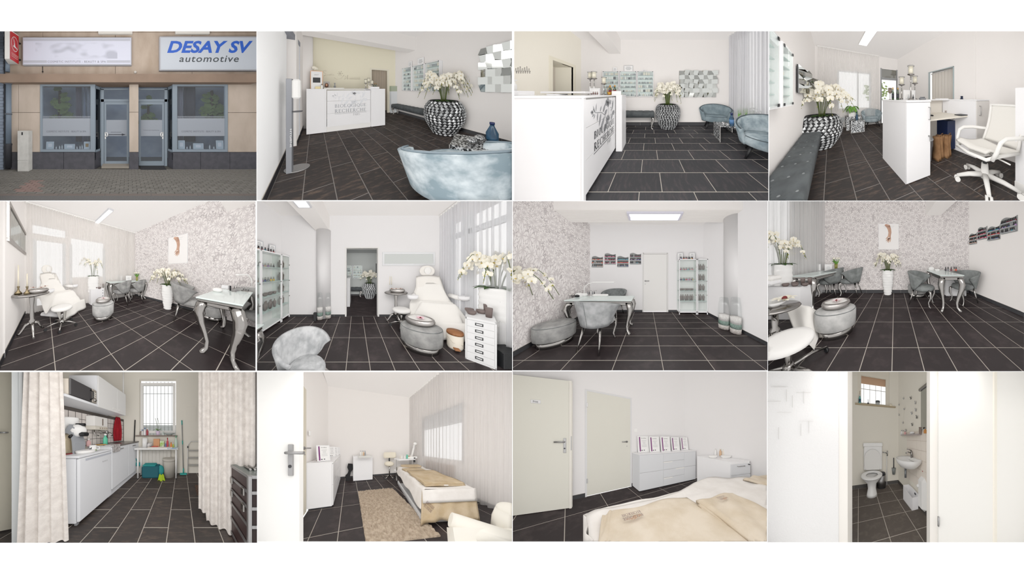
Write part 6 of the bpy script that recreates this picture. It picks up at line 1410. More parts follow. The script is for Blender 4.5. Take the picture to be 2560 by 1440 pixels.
  # ============================================================ first room, middle row
def scene5():
 r=p5;W='in first room, middle row';c=r.fl(1095,785);ur,vb=c[0],c[1];ul=r.fl(225,895)[0];H=r.onv(1095,282,vb)[2]
 a=[r.onu(x,y,ul+.01)for x,y in((62,130),(62,375),(217,298),(217,468))];z1,z0=max(a[2][2],a[0][2]),a[3][2]
 t=picture(r,'framed_mirror','long silver framed mirror on side wall '+W,'mirror',(ul,(a[0][1]+a[2][1])/2,z0),R(90),a[2][1]-a[0][1],z1-z0,.03,SILVER,.06,MIRROR)
 curtain(r,'voile_curtain','white voile curtain across whole window wall '+W,(ul+.05,vb-.14),(ur-.05,vb-.14),.03,H-.04,sheer('studio voile','f6f4f2',.42),60,.03,11)
 m=M();g=lambda x:r.onv(x,500,vb)[0]
 for x,z0,z1 in((285,.1,2.0),(525,.1,2.0),(580,.7,2.0),(850,.7,2.0)):m.box(g(x)-.04,g(x)+.04,-.02,.02,z0,z1)
 r.struct('window_1','white window and door frames behind voile '+W,m,mat('frame white','e3e5e6'),(0,vb,0))
 q=r.fl(262,1105);pedestal_table(r,'small round chromed pedestal table by mirror '+W,q,R(20),(.92,.92,1),r.zat(q,772));zt=r.zat(q,772)
 for i,(x,y,hh)in enumerate(((150,777,235),(222,777,165))):
  p=r.onz(x,y,zt);s=1/r.ppm(p);t=r.thing('candlestick','%s white taper candle in silver holder on pedestal table %s'%(('taller','shorter')[i],W),'candlestick',p)
  k=.07*s/.0028/1.2 if False else 1;t.part('holder',M().lathe([(.05,0),(.045,.02),(.02,.05),(.012,.09),(.02,.12),(.018,.13)],14),mat('aged silver','7f7259',.3,.8));t.part('candle',M().lathe([(.012,.13),(.009,hh*s),(.001,hh*s)],8),CANDLE)
 p=r.onz(320,765,zt);t=bowl(r,'white shell bowl with brown blossoms on pedestal table '+W,p,.3,.72,1.2)
 for i,(dx,dz)in enumerate(((-.08,.09),(.03,.08),(.09,.1),(-.16,.06))):lily(r,'cream silk blossom, %s of four in shell bowl %s'%(('first','second','third','fourth')[i],W),(p[0]+dx,p[1]-.03,p[2]+dz),.8,mat('cream petal','f0dccf',.6),i)
 q=r.fl(500,940);treatment_chair(r,'white draped treatment lounger before bright window '+W,(q[0],q[1]+.1,0),R(42),(.95,.62,.95))
 q=r.fl(508,1045);hs=r.zat(q,875);stool(r,'round white rolling stool before treatment lounger '+W,q,.4,1.0,hs,star=.27)
 q=r.fl(828,995);q=(q[0]+.1,q[1]+.1,0);pouf(r,'light grey oval pouf carrying silver bowl '+W,q,.5,1.05,1.15);p=(q[0],q[1],.385);bowl(r,'silver foot bowl on grey pouf '+W,p,.5,.95,1.2);lily(r,'white pink blossom floating in silver foot bowl '+W,(p[0],p[1],.46),1.0,mat('pink petal','f3dfe0',.6))
 q=r.fl(800,860);zt2=r.zat(q,738);t=r.thing('drawer_chest','small white chest with taupe bowls beside vase '+W,'chest',q);wd=110/r.ppm(q)
 t.part('body',M().box(-wd/2,wd/2,0,.35,0,zt2,.004),LACQ)
 for k in range(5):t.part('knob',M().ball((wd/2-.05,-.01,zt2*(.12+.19*k)),.014,n=8,m=5),DARKG)
 jars(r,W,[(r.onz(x,y,zt2),tl)for x,y,tl in((758,737,0),(785,735,0),(815,736,0),(822,722,1),(845,724,1))],'white chest')
 q=r.fl(762,850);hv=r.zat(q,632);wavy_vase(r,'white wavy vase holding orchid before bright window '+W,q,1,hv,43/r.ppm(q));orchid(r,'sparse white orchid against bright window '+W,(q[0],q[1],hv),1,7,.62,.42,7,.05,21,8,.2,4)
 # far table with two chairs
 a,b=r.fl(930,850),r.fl(1190,800);th=r.zat(a,682);zt=th
 A_,B_=r.onz(885,688,th),r.onz(1195,672,th);dv=math.atan2(B_[1]-A_[1],B_[0]-A_[0])
 cx,cy=(A_[0]+B_[0])/2+.12,(A_[1]+B_[1])/2+.28;baroque_table(r,'mirrored manicure table under window voile '+W,(cx,cy,0),dv,math.hypot(B_[0]-A_[0],B_[1]-A_[1]),.55,th)
 for x,y,nm in((1018,870,'nearer'),(1145,848,'farther')):q=r.fl(x,y);wing_chair(r,'%s of two grey velvet chairs at window table %s'%(nm,W),(q[0]+.05,q[1]+.22,0),R(-140),.98)
 p=r.onz(1120,670,th);tulips(r,'white tulips in yellow glass vase on window table '+W,p,.95)
 for i,x in enumerate((983,1058)):p=r.onz(x,668,th);picture(r,'card_stand','%s white card stand on window table %s'%(('printed','blank')[i],W),'card',(p[0],p[1]+.05,th),R(-38),.24,.2,.02).part('print',textlines(.12,.1,4,-.011,i).xf((0,0,.03)),INK if not i else LIGHTP)
 # tall vase, poster
 q=r.fl(1395,910);q=(q[0]+.03,q[1]+.12,0);hv=r.zat(q,702);wavy_vase(r,'tall white wavy vase against flower wallpaper '+W,q,1,hv,45/r.ppm(q),seed=6);orchid(r,'wide white orchid arrangement against flower wallpaper '+W,(q[0],q[1],hv),1,12,.45,.5,9,.065,24,9,.2,4,arch=.25)
 a,b=r.onu(1377,533,ur-.02),r.onu(1535,528,ur-.02);hand_poster(r,'white poster of hanging hand on flower wallpaper '+W,(ur-.005,(a[1]+b[1])/2,a[2]),R(-90),a[1]-b[1],r.onu(1377,325,ur)[2]-a[2])
 # right table group
 th=.77;C0,C1=r.onz(1990,868,th),r.onz(1632,790,th);C2=r.onz(2092,765,th);L=C1[1]-C0[1];wd=max(.55,C2[0]-C0[0]);tc=(C0[0]+wd/2,C0[1]+L/2,0)
 baroque_table(r,'big chromed manicure table cut by outer edge '+W,tc,R(90),L,wd,th)
 q=r.fl(1530,1010);wing_chair(r,'grey velvet wing chair beside big chromed table '+W,(q[0]+.12,q[1]+.05,0),R(25),1.05)
 q=r.fl(1770,1000);q=(q[0]+.05,q[1]+.12,0);pouf(r,'light grey pouf under big chromed table '+W,q,1.2,.9,1.1)
 p=r.onz(1780,760,th);simple(r,'lamp_dome','white oval nail dryer on big chromed table '+W,'nail dryer',p,M().ball((0,0,.03),.09,.07,.04,16,8),PLASTW);simple(r,'white_box','white box behind nail dryer on chromed table '+W,'box',r.onz(1845,735,th),M().box(-.07,.07,-.05,.05,0,.07,.006),LACQ)
 bottle(r,'small black bottle on big chromed table '+W,r.onz(1885,752,th),.09,.013,BLACK,neck=.9);t=r.thing('brush_rack','chrome rack of nail brushes on chromed table '+W,'rack',r.onz(1970,752,th),R(50));t.part('rack',M().box(-.15,.15,-.02,.02,0,.02),CHROME)
 for k in range(7):t.part('brush',M().tube([(-.13+.043*k,0,.02),(-.14+.043*k,0,.09)],.006,6),STEEL)
 p=r.onz(2060,745,th);desk_lamp(r,'white curved desk lamp on big chromed table '+W,p,R(160),.8,.35,.34)
 q=r.at(2085,1180,1.5);wing_chair(r,'velvet chair just visible beyond table at outer edge '+W,(q[0]+.38,q[1]-.1,0),R(-60),1)
 t=r.thing('ceiling_strip_light','long strip light on ceiling '+W,'ceiling lamp',(0,0,H-.05));a,b=r.onz(790,200,H-.05),r.onz(910,92,H-.05);m=M();L=math.hypot(b[0]-a[0],b[1]-a[1]);an=math.atan2(b[1]-a[1],b[0]-a[0])
 t.part('housing',M().box(0,L,-.08,.08,.0,.045).xf((a[0],a[1],0),rz=an),mat('housing grey','d6d6da',.4));t.part('diffuser',M().box(.03,L-.03,-.06,.06,-.006,0).xf((a[0],a[1],0),rz=an),LAMP)
scene5()
# ============================================================ second room, middle row
def scene6():
 r=p6;W='in second room, middle row';vb=r.fl(800,962)[1];ul=r.onv(205,300,vb)[0];ur=r.onv(1500,300,vb)[0]
 curtain(r,'voile_curtain','long white voile curtain along window wall '+W,(ur-.02,vb-.06),(ur-.28,.6),.08,2.66,VOILET,26,.05,14)
 m=M();g=lambda x:r.onu(x,500,ur)[1]
 for x in(1610,1700,1760,2090):m.box(-.02,.04,g(x)-.04,g(x)+.04,.1,2.35)
 m.box(-.02,.03,g(2090),g(1600),1.95,2.05);r.struct('window_1','white window frames behind voile '+W,m,mat('frame white','e3e5e6'),(ur,0,0))
 # vitrine
 a=r.fl(270,985);b=r.fl(90,1075);uf=r.fl(205,1012)[0];f=lambda x:r.onu(x,800,uf)[1];hv=r.onu(205,452,uf)[2]
 v0,v1,v2=f(45),f(210),f(275)
 vitrine(r,'wide glass vitrine of nail polish at outer edge '+W,(uf,v0,0),R(90),v1-v0,hv,.32,'wide vitrine '+W,['-','b','j','p','p','p'],3);vitrine(r,'narrow glass vitrine next to wide one '+W,(uf,v1+.01,0),R(90),v2-v1,hv,.32,'narrow vitrine '+W,['-','b','b','b','b','-'],5)
 vitrine(r,'nearest glass vitrine cut by outer edge '+W,(uf,.5,0),R(90),v0-.51,hv,.32,'nearest vitrine '+W,['-','b','j','p','p','-'],6)
 for i,(x,y)in enumerate(((25,400),(132,420))):p=r.onu(x,y,uf-.16);picture(r,'card_stand','%s sloping price card on top of vitrine %s'%(('nearer','farther')[i],W),'card',(p[0],p[1],hv),R(70),.15,.2,.015,LIGHTP).part('print',textlines(.1,.12,4,-.01,i).xf((0,0,.05)),GREYP)
 for i,(x,y)in enumerate(((523,990),(590,978))):q=r.fl(x,y);floor_vase(r,'%s clear glass floor vase by round pillar %s'%(('left','right')[i],W),q,r.zat(q,770),25/r.ppm(q))
 q=r.fl(483,1000);simple(r,'black_speaker','small black upright speaker beside glass floor vases '+W,'speaker',q,M().box(-.035,.035,-.03,.03,0,r.zat(q,930),.008),BLACK)
 q=r.at(395,1300,1.12);wing_chair(r,'pale grey velvet chair back seen close up '+W,(q[0],q[1],0),R(58),(.63,.63,.74),mat('frost velvet','a9abad',.75,c2='d0d1d2',ns=8))
 q=r.onz(85,1015,.62);baroque_table(r,'mirrored table corner cut by outer edge '+W,(q[0]-.5,q[1]-.28,0),0,1.0,.5,.62)
 # beyond the doorway
 D='seen through doorway '+W;v=vb+2.6
 q=r.onv(930,798,v-.45);hz=r.onv(930,690,v-.45)[2];q=(q[0],v-.4,0);hh=hz;shell_vase(r,'dark shell mosaic vase '+D,q,1,hh,r.onv(985,700,v-.4)[0]-q[0],False,seed=9,nr=12,prof=[(0,.52),(.4,.9),(.65,1),(.9,.9),(1,.75)]);orchid(r,'white orchids in dark vase '+D,(q[0],q[1],hh),1,12,.55,.36,8,.06,31,6,.15,2,lip=False)
 m0=r.onv(770,725,v);m1=r.onv(865,795,v);bench(r,'grey bench '+D,((m0[0]+m1[0])/2-.2,v+.05,0),0,m1[0]-m0[0]+.4,.4,m0[2],tuft=False)
 vv=vb+2.9;a=r.onv(792,655,vv-.1);b=r.onv(870,545,vv-.1);wall_cabinet(r,'glass wall cabinet with pale packs '+D,(a[0],vv-.12,a[2]),0,b[0]-a[0],b[2]-a[2],.11,'cabinet behind doorway, middle row',5,5,44);a=r.onv(740,630,vv-.1);wall_cabinet(r,'half hidden glass wall cabinet '+D,(a[0]-.1,vv-.12,a[2]),0,r.onv(788,600,vv-.1)[0]-a[0]+.1,b[2]-a[2],.11,'hidden cabinet behind doorway, middle row',5,4,45)
 a=r.onv(768,840,vb+.9);t=r.thing('reception_counter','white counter end '+D,'counter',(a[0],vb+.9,0));zc=r.onv(768,650,vb+.9)[2];t.part('body',M().box(-.6,0,0,.8,0,zc-.02),LACQ);t.part('top',M().box(-.6,.01,-.01,.81,zc-.02,zc),LACQ)
 a=r.onv(980,610,vv);simple(r,'wall_mirror','dark mirror edge '+D,'mirror',(a[0],vv-.02,a[2]),M().box(0,.1,-.02,0,0,.5),DARKG)
 # right side
 a,b=r.onv(1033,547,vb),r.onv(1460,438,vb);picture(r,'framed_mirror','long narrow mirror in silver frame on end wall '+W,'mirror',((a[0]+b[0])/2,vb,a[2]),0,b[0]-a[0],b[2]-a[2],.03,mat('silver leaf','d3d4d5',.35,.3),.05,MIRROR)
 q=r.fl(1145,1010);zt=r.zat(q,762);pedestal_table(r,'round chromed pedestal table by end wall '+W,q,.4,(1,1,1),zt);p=(q[0]+.0,q[1]-.03,zt);bowl(r,'white shell bowl on pedestal table '+W,(p[0]+.02,p[1],zt),0,.85,1.2)
 for i,dx in enumerate((-.12,-.02,.08)):lily(r,'cream blossom, %s of three in shell bowl %s'%(('first','second','third')[i],W),(p[0]+dx,p[1]-.04,zt+.08),.8,mat('cream petal','f0dccf'),i)
 for i,x in enumerate((1102,1117)):p=r.onz(x,755,zt);t=r.thing('candlestick','%s thin white candle in glass holder on pedestal table %s'%(('left','right')[i],W),'candlestick',(p[0],p[1]+.08,zt));t.part('holder',M().lathe([(.03,0),(.01,.02),(.014,.12),(.016,.16)],10),CLEAR);t.part('candle',M().lathe([(.009,.15),(.007,.36),(.001,.36)],8),CANDLE)
 q=r.fl(1190,1045);stool(r,'white rolling stool before pedestal table '+W,q,.2,1,r.zat(q,895),star=.24)
 q=r.fl(1480,1085);treatment_chair(r,'white draped treatment lounger facing viewer '+W,(q[0]-.02,q[1]+.02,0),R(-6),(1.02,.5,.98))
 q=r.fl(1362,1240);q=(q[0],q[1]+.06,0);pouf(r,'grey velvet oval pouf with silver bowl '+W,q,-.45,1.0,1.3,None,GREYV);bowl(r,'large silver foot bowl on velvet pouf '+W,(q[0]+.0,q[1]+.03,.375),-.45,1.0,1.25);lily(r,'pink water lily in large silver foot bowl '+W,(q[0],q[1],.46),1.05,mat('pink lily','e9b3c4',.5,c2='f4dbe2',ns=20))
 q=r.fl(1648,1232);t=r.thing('pedal_bin','cream pedal bin with wooden lid by drawer chest '+W,'bin',(q[0],q[1]+.05,0),-.3);hb=r.zat(q,1105);wb=56/r.ppm(q);t.part('body',M().lathe([(wb*.92,0),(wb,.03),(wb,hb-.02)],24),mat('cream enamel','ece4d6',.35));t.part('lid',M().lathe([(wb*1.02,hb-.02),(wb*1.04,hb),(wb*1.0,hb+.02),(.001,hb+.025)],24),mat('beech wood','8f5d38',.5,c2='a8744a',ns=9,stretch=(1,8,1)));t.part('pedal',M().box(-.06,.01,-wb-.06,-wb+.02,.03,.05,.005),mat('beech wood','8f5d38'));t.part('handle',M().tube([(-wb,-.02,hb*.75),(-wb*.6,-wb*.9,hb*.5),(wb*.6,-wb*.9,hb*.4),(wb,-.02,hb*.55)],.005,6),mat('cream enamel','ece4d6'))
 a,b=r.fl(1712,1303),r.fl(1970,1398);rz=math.atan2(b[1]-a[1],b[0]-a[0]);L=math.hypot(b[0]-a[0],b[1]-a[1]);hc=r.zat(a,962);t=r.thing('drawer_chest','white six-drawer metal chest with black label holders '+W,'chest',a,rz)
 t.part('body',M().box(0,L,0,.3,0,hc).box(0,.015,-.012,0,0,hc).box(L-.015,L,-.012,0,0,hc).box(0,L,-.012,0,hc-.025,hc).box(0,L,-.012,0,0,.02),mat('enamel white','ebebeb',.35));n=6;dh=(hc-.05)/n
 for k in range(n):
  z=.022+dh*k;d=t.part('drawer',M().box(.018,L-.018,-.009,.0,z,z+dh-.006,.002),mat('enamel white','ebebeb'));zc=z+dh*.5
  t.part('label_holder',M().box(L*.34,L*.60,-.016,-.009,zc-.016,zc-.010).box(L*.34,L*.60,-.016,-.009,zc+.010,zc+.016).box(L*.34,L*.37,-.018,-.009,zc-.016,zc+.016).box(L*.57,L*.60,-.018,-.009,zc-.016,zc+.016),BLACK,d)
 jars(r,W,[(r.onz(x,y,hc),tl)for x,y,tl in((1745,925,0),(1762,945,0),(1840,938,0),(1888,930,1),(1905,970,1))],'six-drawer chest')
 q=r.fl(2030,1280);q=(q[0]+.05,q[1]+.12,0);hv=r.zat(q,728);wavy_vase(r,'big white ribbed vase cut by outer edge '+W,q,1,hv,112/r.ppm(q),seed=8);orchid(r,'big white orchids with yellow centres cut by outer edge '+W,(q[0]-.02,q[1],hv),1,9,.55,.42,7,.075,35,9,.24,4,arch=.3)
 q=r.fl(2065,1400);simple(r,'black_box','black box in bottom outer corner '+W,'box',q,M().box(-.05,.2,0,.2,0,r.zat(q,1268),.006),mat('black lacquer','101215',.25))
 z=2.3;a,b=r.onz(345,75,2.27),r.onz(458,75,2.27);t=r.thing('ceiling_panel_light','white lamp panel on slatted ceiling beam '+W,'ceiling lamp',a);t.part('housing',M().box(0,b[0]-a[0],-.5,0,0,.05),mat('housing grey','d6d6da'));t.part('diffuser',M().box(.03,b[0]-a[0]-.03,-.5,-.03,-.006,0),LAMP)
scene6()
# ============================================================ third room, middle row
RACKS=[[['nude','grey','nude'],['grey','nude','coral'],['nude','coral','nude']],[['pink','wine','red'],['pink','red','dark'],['wine','pink']],[['dark','grey','blue'],['red','coral'],['blue','teal']],[['teal','grey','dark'],['dark','blue','lilac'],['dark','wine']]]
def scene7():
 r=p7;W='in third room, middle row';vb=r.fl(1100,925)[1];ul=r.onv(638,400,vb)[0];ur=r.onv(1565,400,vb)[0]
 for i,(x0,x1,y0,y1)in enumerate(((657,745,468,562),(760,849,445,538),(863,953,468,560),(966,1056,443,537))):
  a,b=r.onv(x0,y1,vb),r.onv(x1,y0,vb);nm=('nude','pink','navy','teal')[i]+' wall rack '+W;polish_rack(r,'grey wall rack of %s nail polishes %s'%(('nude','pink','red and navy','dark and teal')[i],W),a,0,b[0]-a[0],b[2]-a[2],RACKS[i],nm,i)
 d0,d1,dz=r.onv(1075,600,vb)[0],r.onv(1270,600,vb)[0],r.onv(1100,450,vb)[2]
 t=r.thing('door_1','closed white door with steel lever '+W,'door',(d0,vb,0),kind='structure');t.part('leaf',M().box(.015,d1-d0-.015,.01,.05,.012,dz-.015),mat('door white','e9e7e4'));t.part('door_frame',M().box(-.03,.012,-.02,.06,0,dz+.03).box(d1-d0-.012,d1-d0+.03,-.02,.06,0,dz+.03).box(0,d1-d0,-.02,.06,dz-.012,dz+.03),mat('door frame','dcdad8',.5));door_handle(r,t,.06,r.onv(1100,672,vb)[2],1,plate=False)
 q=r.fl(1368,948);hv=r.zat(q,492);k=1/r.ppm(q);vitrine(r,'wide glass vitrine with polish and taupe jars '+W,q,0,145*k,hv,.3,'wide vitrine '+W,['-','b','j','p','p','p'],7);vitrine(r,'narrow glass vitrine beside wide one '+W,(q[0]+150*k,q[1],0),0,85*k,hv,.3,'narrow vitrine '+W,['-','b','b','b','b','-'],8)
 for i,x in enumerate((1390,1492)):p=r.onz(x,485,hv);picture(r,'card_stand','%s tilted price card on top of glass vitrine %s'%(('left','right')[i],W),'card',(q[0]+(x-1368)*k,q[1]+.16,hv),-.3,.17,.22,.015,LIGHTP).part('print',textlines(.11,.14,4,-.01,i).xf((0,0,.05)),GREYP)
 for i,(x,y)in enumerate(((1733,1062),(1830,1100))):q=r.fl(x,y);floor_vase(r,'%s layered glass floor vase by pillar %s'%(('farther','nearer')[i],W),q,r.zat(q,808),42/r.ppm(q))
 # table group
 a,b=r.onz(388,815,.77),r.onz(985,800,.77);th=.665
 fr=r.onz(960,830,th);L=fr[0]-r.onz(395,835,th)[0];wd=.52
 baroque_table(r,'mirrored manicure table with white lamp '+W,(fr[0]-L/2+.03,fr[1]+wd/2,0),0,L+.02,wd,th)
 q=r.fl(705,1190);wing_chair(r,'grey velvet chair with back to viewer at mirrored table '+W,(q[0],q[1],0),R(168),.9,mat('silver velvet','8d8f90',.75,c2='b9babb',ns=6));q=r.fl(850,950);wing_chair(r,'dark grey velvet chair beyond mirrored table '+W,(q[0]-.03,q[1]-.06,0),R(-10),.92,GREYVD)
 q=r.fl(325,1215);q=(q[0]-.04,q[1]+.12,0);pouf(r,'long grey velvet pouf beside flower wallpaper '+W,q,.5,.93,1.35,None,GREYV)
 p=r.onz(580,800,th);desk_lamp(r,'white arched desk lamp on mirrored table '+W,(p[0],p[1]+.05,th),0,1.0,.5,.30);p=r.onz(545,802,th);simple(r,'nail_dryer','white nail dryer with dark opening on mirrored table '+W,'nail dryer',p,M().ball((0,.02,.03),.09,.07,.06,16,8),PLASTW);simple(r,'dryer_screen','dark round opening of nail dryer on mirrored table '+W,'screen',(p[0]-.0,p[1]-.052,th),M().ball((0,0,.026),.058,.012,.03,14,6),BLACK)
 p=r.onz(470,790,th);simple(r,'patterned_towel','folded zigzag patterned towel on mirrored table '+W,'towel',p,M().box(-.15,.15,-.09,.09,0,.045,.012),mat('zigzag cloth','e1dcd8',.9,c2='4a4647',ns=40,lo=.5,hi=.54),.1);p=r.onz(725,798,th);simple(r,'hand_rest','white padded hand rest on mirrored table '+W,'cushion',p,M().box(-.17,.17,-.05,.05,0,.05,.02),PLASTW)
 for i in range(6):p=r.onz(618+i*14,782,th);bottle(r,'small dark polish bottle, %s of six behind hand rest %s'%(('first','second','third','fourth','fifth','sixth')[i],W),(p[0],p[1],th),.08+.012*(i%3),.011,[POL['grey'],POL['dark'],CLEAR][i%3],BLACK)
 q=r.at(-150,900,1.25);orchid(r,'white orchid spray entering at outer edge '+W,(q[0]-.02,q[1],.80),1,7,.45,.42,8,.055,41,6,.1,1,tilt=(.22,0),arch=.1)
 z=r.onu(480,190,ul)[2];v1=r.onz(1000,167,z-.02)[1];v0=r.onz(1000,105,z-.02)[1];xa,xb=r.onz(935,105,z-.04)[0],r.onz(1408,105,z-.04)[0]
 t=r.thing('ceiling_panel_light','rectangular louvred lamp panel on dropped beam '+W,'ceiling lamp',(xa,v0,z-.05));t.part('housing',M().box(0,xb-xa,0,v1-v0,0,.036),mat('housing lilac','d5d3df',.4));t.part('diffuser',M().box(.05,xb-xa-.05,.04,v1-v0-.03,-.006,0),LAMP)
 for k in range(24):t.part('louvre',M().box(.05+(xb-xa-.1)*k/24,.056+(xb-xa-.1)*k/24,.1,.16,-.014,-.006),mat('louvre','b9b9bd',.3,.5))
scene7()
# ============================================================ fourth room, middle row
def scene8():
 r=p8;W='in fourth room, middle row';vb=r.fl(1050,770)[1];ul=r.onv(480,300,vb)[0];ur=r.onv(1660,300,vb)[0]
 curtain(r,'voile_curtain','white voile curtain beside flower wallpaper '+W,(ul-.12,.8),(ul+.02,vb-.05),.05,3.4,sheer('grey voile','eeeeee',.25),22,.05,15)
 for i,(x0,x1,ya,yb,yc)in enumerate(((1672,1730,375,272,368),(1740,1815,335,213,325),(1825,1922,345,205,330),(1932,2064,290,121,265))):
  pw,dw=(ur,vb),(.15,.4-vb);a,b=r.on(x0,ya,pw,dw),r.on(x1,yc,pw,dw);nm=('nude','pink','teal','dark')[i]+' wall rack '+W;z1=r.on(x1,yb,pw,dw)[2]
  polish_rack(r,'slanting-view wall rack of %s polishes %s'%(('nude','pink','red and teal','dark')[i],W),(a[0]-.01,a[1],b[2]),math.atan2(dw[1],dw[0]),a[1]-b[1],z1-b[2],RACKS[i],nm,i+5)
 a,b=r.onv(922,415,vb),r.onv(1086,206,vb);hand_poster(r,'white poster of hanging hand above tall vase '+W,((a[0]+b[0])/2,vb-.002,a[2]),0,b[0]-a[0],b[2]-a[2])
 q=r.fl(995,790);q=(q[0],q[1]+.1,0);hv=r.zat(q,582);wavy_vase(r,'tall white wavy vase below hand poster '+W,q,1,hv,45/r.ppm(q),seed=12);orchid(r,'bushy white orchids below hand poster '+W,(q[0],q[1],hv),1,12,.5,.42,8,.06,51,9,.2,4,arch=.3)
 # right table group
 th=.76;F=r.onz(1425,625,th);E=r.onz(1612,622,th);N=r.onz(1312,575,th)
 wd,L=E[0]-F[0],1.15;baroque_table(r,'mirrored manicure table between two velvet chairs '+W,((F[0]+E[0])/2,F[1]+L/2,0),R(90),L,wd,th)
 q=r.fl(1275,865);wing_chair(r,'grey velvet chair on window side of manicure table '+W,(q[0],q[1]+.05,0),R(62),.95,mat('slate grey velvet','747877',.75,c2='939796',ns=6));q=r.fl(1620,850);wing_chair(r,'grey velvet chair on rack side of manicure table '+W,(q[0]+.02,q[1]+.05,0),R(-68),.95,mat('slate grey velvet','7a8182'))
 q=r.fl(1245,815);pouf(r,'grey pouf half hidden behind velvet chair '+W,(q[0],q[1]+.2,0),0,.95,1.2,None,GREYV);q=r.fl(1475,795);t=r.thing('drawer_unit','low white drawer unit under manicure table '+W,'cabinet',(q[0],q[1],0));k=1/r.ppm(q);t.part('body',M().box(0,165*k,0,.15,0,r.zat(q,660),.004),LACQ);t.part('drawer',M().box(.01,165*k-.01,-.008,0,r.zat(q,700),r.zat(q,665)),LACQ)
 for i,x in enumerate((1470,1490,1515,1540,1555)):p=r.onz(x,590,th);polish(r,'nail polish, %s of five on manicure table %s'%(('first','second','third','fourth','fifth')[i],W),(p[0],p[1],th),1.6,['dark','grey','wine','nude','coral'][i])
 p=r.onz(1355,585,th);simple(r,'nail_dryer','white nail dryer on manicure table '+W,'nail dryer',p,M().ball((0,.02,.04),.09,.07,.06,16,8),PLASTW);p=r.onz(1400,590,th);simple(r,'hand_rest','small white hand rest on manicure table '+W,'cushion',p,M().box(-.06,.06,-.05,.05,0,.05,.015),PLASTW);p=r.onz(1430,575,th);desk_lamp(r,'white desk lamp before wallpaper on manicure table '+W,(p[0]+.02,p[1]+.1,th),0,.8,.25,.36)
 # left group
 th=.74;N=r.onz(395,632,th);M0=r.onz(222,622,th);Fr=r.onz(640,580,th);dv=math.atan2(Fr[1]-N[1],Fr[0]-N[0]);L=math.hypot(Fr[0]-N[0],Fr[1]-N[1]);nx,ny=-sin(dv),cos(dv);wd=.5
 baroque_table(r,'glass topped manicure table along voile '+W,((N[0]+Fr[0])/2+nx*wd/2,(N[1]+Fr[1])/2+ny*wd/2,0),dv,L,wd,th)
 for x,y,nm in((520,800,'nearer'),(690,792,'farther')):q=r.fl(x,y);wing_chair(r,'%s grey velvet chair at glass topped table %s'%(nm,W),(q[0]+.0,q[1]+.08,0),dv+pi,1.0,mat('slate grey velvet','7a8182'))
 p=r.onz(562,582,th);tulips(r,'white tulips in yellow vase on glass topped table '+W,(p[0],p[1]+.1,th),1.05)
 for i,x in enumerate((405,505)):p=r.onz(x,590,th);picture(r,'card_stand','%s white card stand on glass topped table %s'%(('printed','blank')[i],W),'card',(p[0],p[1]+.05,th),0,.25 if not i else.21,.19,.02).part('print',textlines(.12,.1,4,-.011,i).xf((0,0,.03)),INK if not i else LIGHTP)
 q=r.onz(130,745,.7);q=r.at(278,890,2.3);q=(q[0],q[1],0);zt=r.zat(q,722);t=r.thing('drawer_chest','white chest with taupe bowls behind draped cloth '+W,'chest',q);t.part('body',M().box(-.62,0,0,.35,0,zt,.004),LACQ);t.part('top',M().box(-.625,.005,-.005,.355,zt-.01,zt),LACQ)
 jars(r,W,[((q[0]-(300-x)/r.ppm(q),q[1]+d,zt),tl)for x,d,tl in((160,.06,0),(232,.08,0),(312,.1,0),(185,.2,0),(258,.2,1),(308,.24,1))],'white chest')
 q=r.at(70,700,2.35);q=(q[0]-.03,q[1]+.2,0);hv=r.zat(q,535);wavy_vase(r,'white ribbed vase at outer edge by voile '+W,q,1,hv,66/r.ppm(q),seed=14);orchid(r,'white orchids at outer edge before voile '+W,(q[0],q[1],hv),1,8,.55,.4,7,.065,55,8,.2,4,arch=.3)
 q=r.fl(556,1135);q=(q[0]-.02,q[1]+.12,0);pouf(r,'pale grey oval pouf with silver bowl near viewer '+W,q,.45,1.02,1.2);zp=.38;bowl(r,'silver foot bowl on pale grey pouf '+W,(q[0]+.0,q[1],zp),.45,.98,1.15);lily(r,'blush blossom in silver foot bowl '+W,(q[0],q[1],zp+.08),1.1,mat('pink petal','f3dfe0'))
 # near: stool, lounger drape, pedestal table
 q=r.at(185,1440,1.18);q=(q[0],q[1],0);zs=r.zat(q,1130);stool(r,'large white rolling stool seat nearest viewer '+W,q,R(-28),(1.08,1.08,1),zs,star=.34)
 q2=r.at(20,940,1.45);zt=r.zat(q2,905);pedestal_table(r,'mirror topped pedestal table at outer edge '+W,(q2[0]-.02,q2[1]+.1,0),0,(.95,1,1),zt);lily(r,'big white magnolia bloom on mirror topped table '+W,(q2[0]+.08,q2[1]+.12,zt+.06),2.0,PETAL,3);simple(r,'white_bowl','white bowl rim at outer edge on mirror topped table '+W,'bowl',(q2[0]-.03,q2[1]+.1,zt),M().lathe([(.06,0),(.13,.06),(.12,.06),(.05,.01)],24),CERAM)
 def cloth(a,b):x=120+b*130+a*(330-60*b);y=800+a*120+b*330+70*a*b;d=1.95-.35*b+.12*sin(a*7+b*2);p=r.at(x,y,d);return(p[0],p[1],p[2]+.01*sin(a*20))
 simple(r,'fleece_drape','white fleece drape hanging from lounger end '+W,'cloth',(0,0,0),M().grid(cloth,18,14,thick=(0,.01,-.006)),mat('thin fleece cover','f4f1ec'))
 q=r.at(60,640,1.9);t=r.thing('treatment_lounger','white lounger armrest showing at outer edge '+W,'treatment chair',(q[0],q[1],q[2]-.05));t.part('pad',M().box(-.3,.07,-.1,.1,0,.07,.03),mat('white leatherette','f3f1ee'));t.part('shell',M().box(-.3,.06,-.09,.09,-.06,0,.02),LACQ)
scene8()
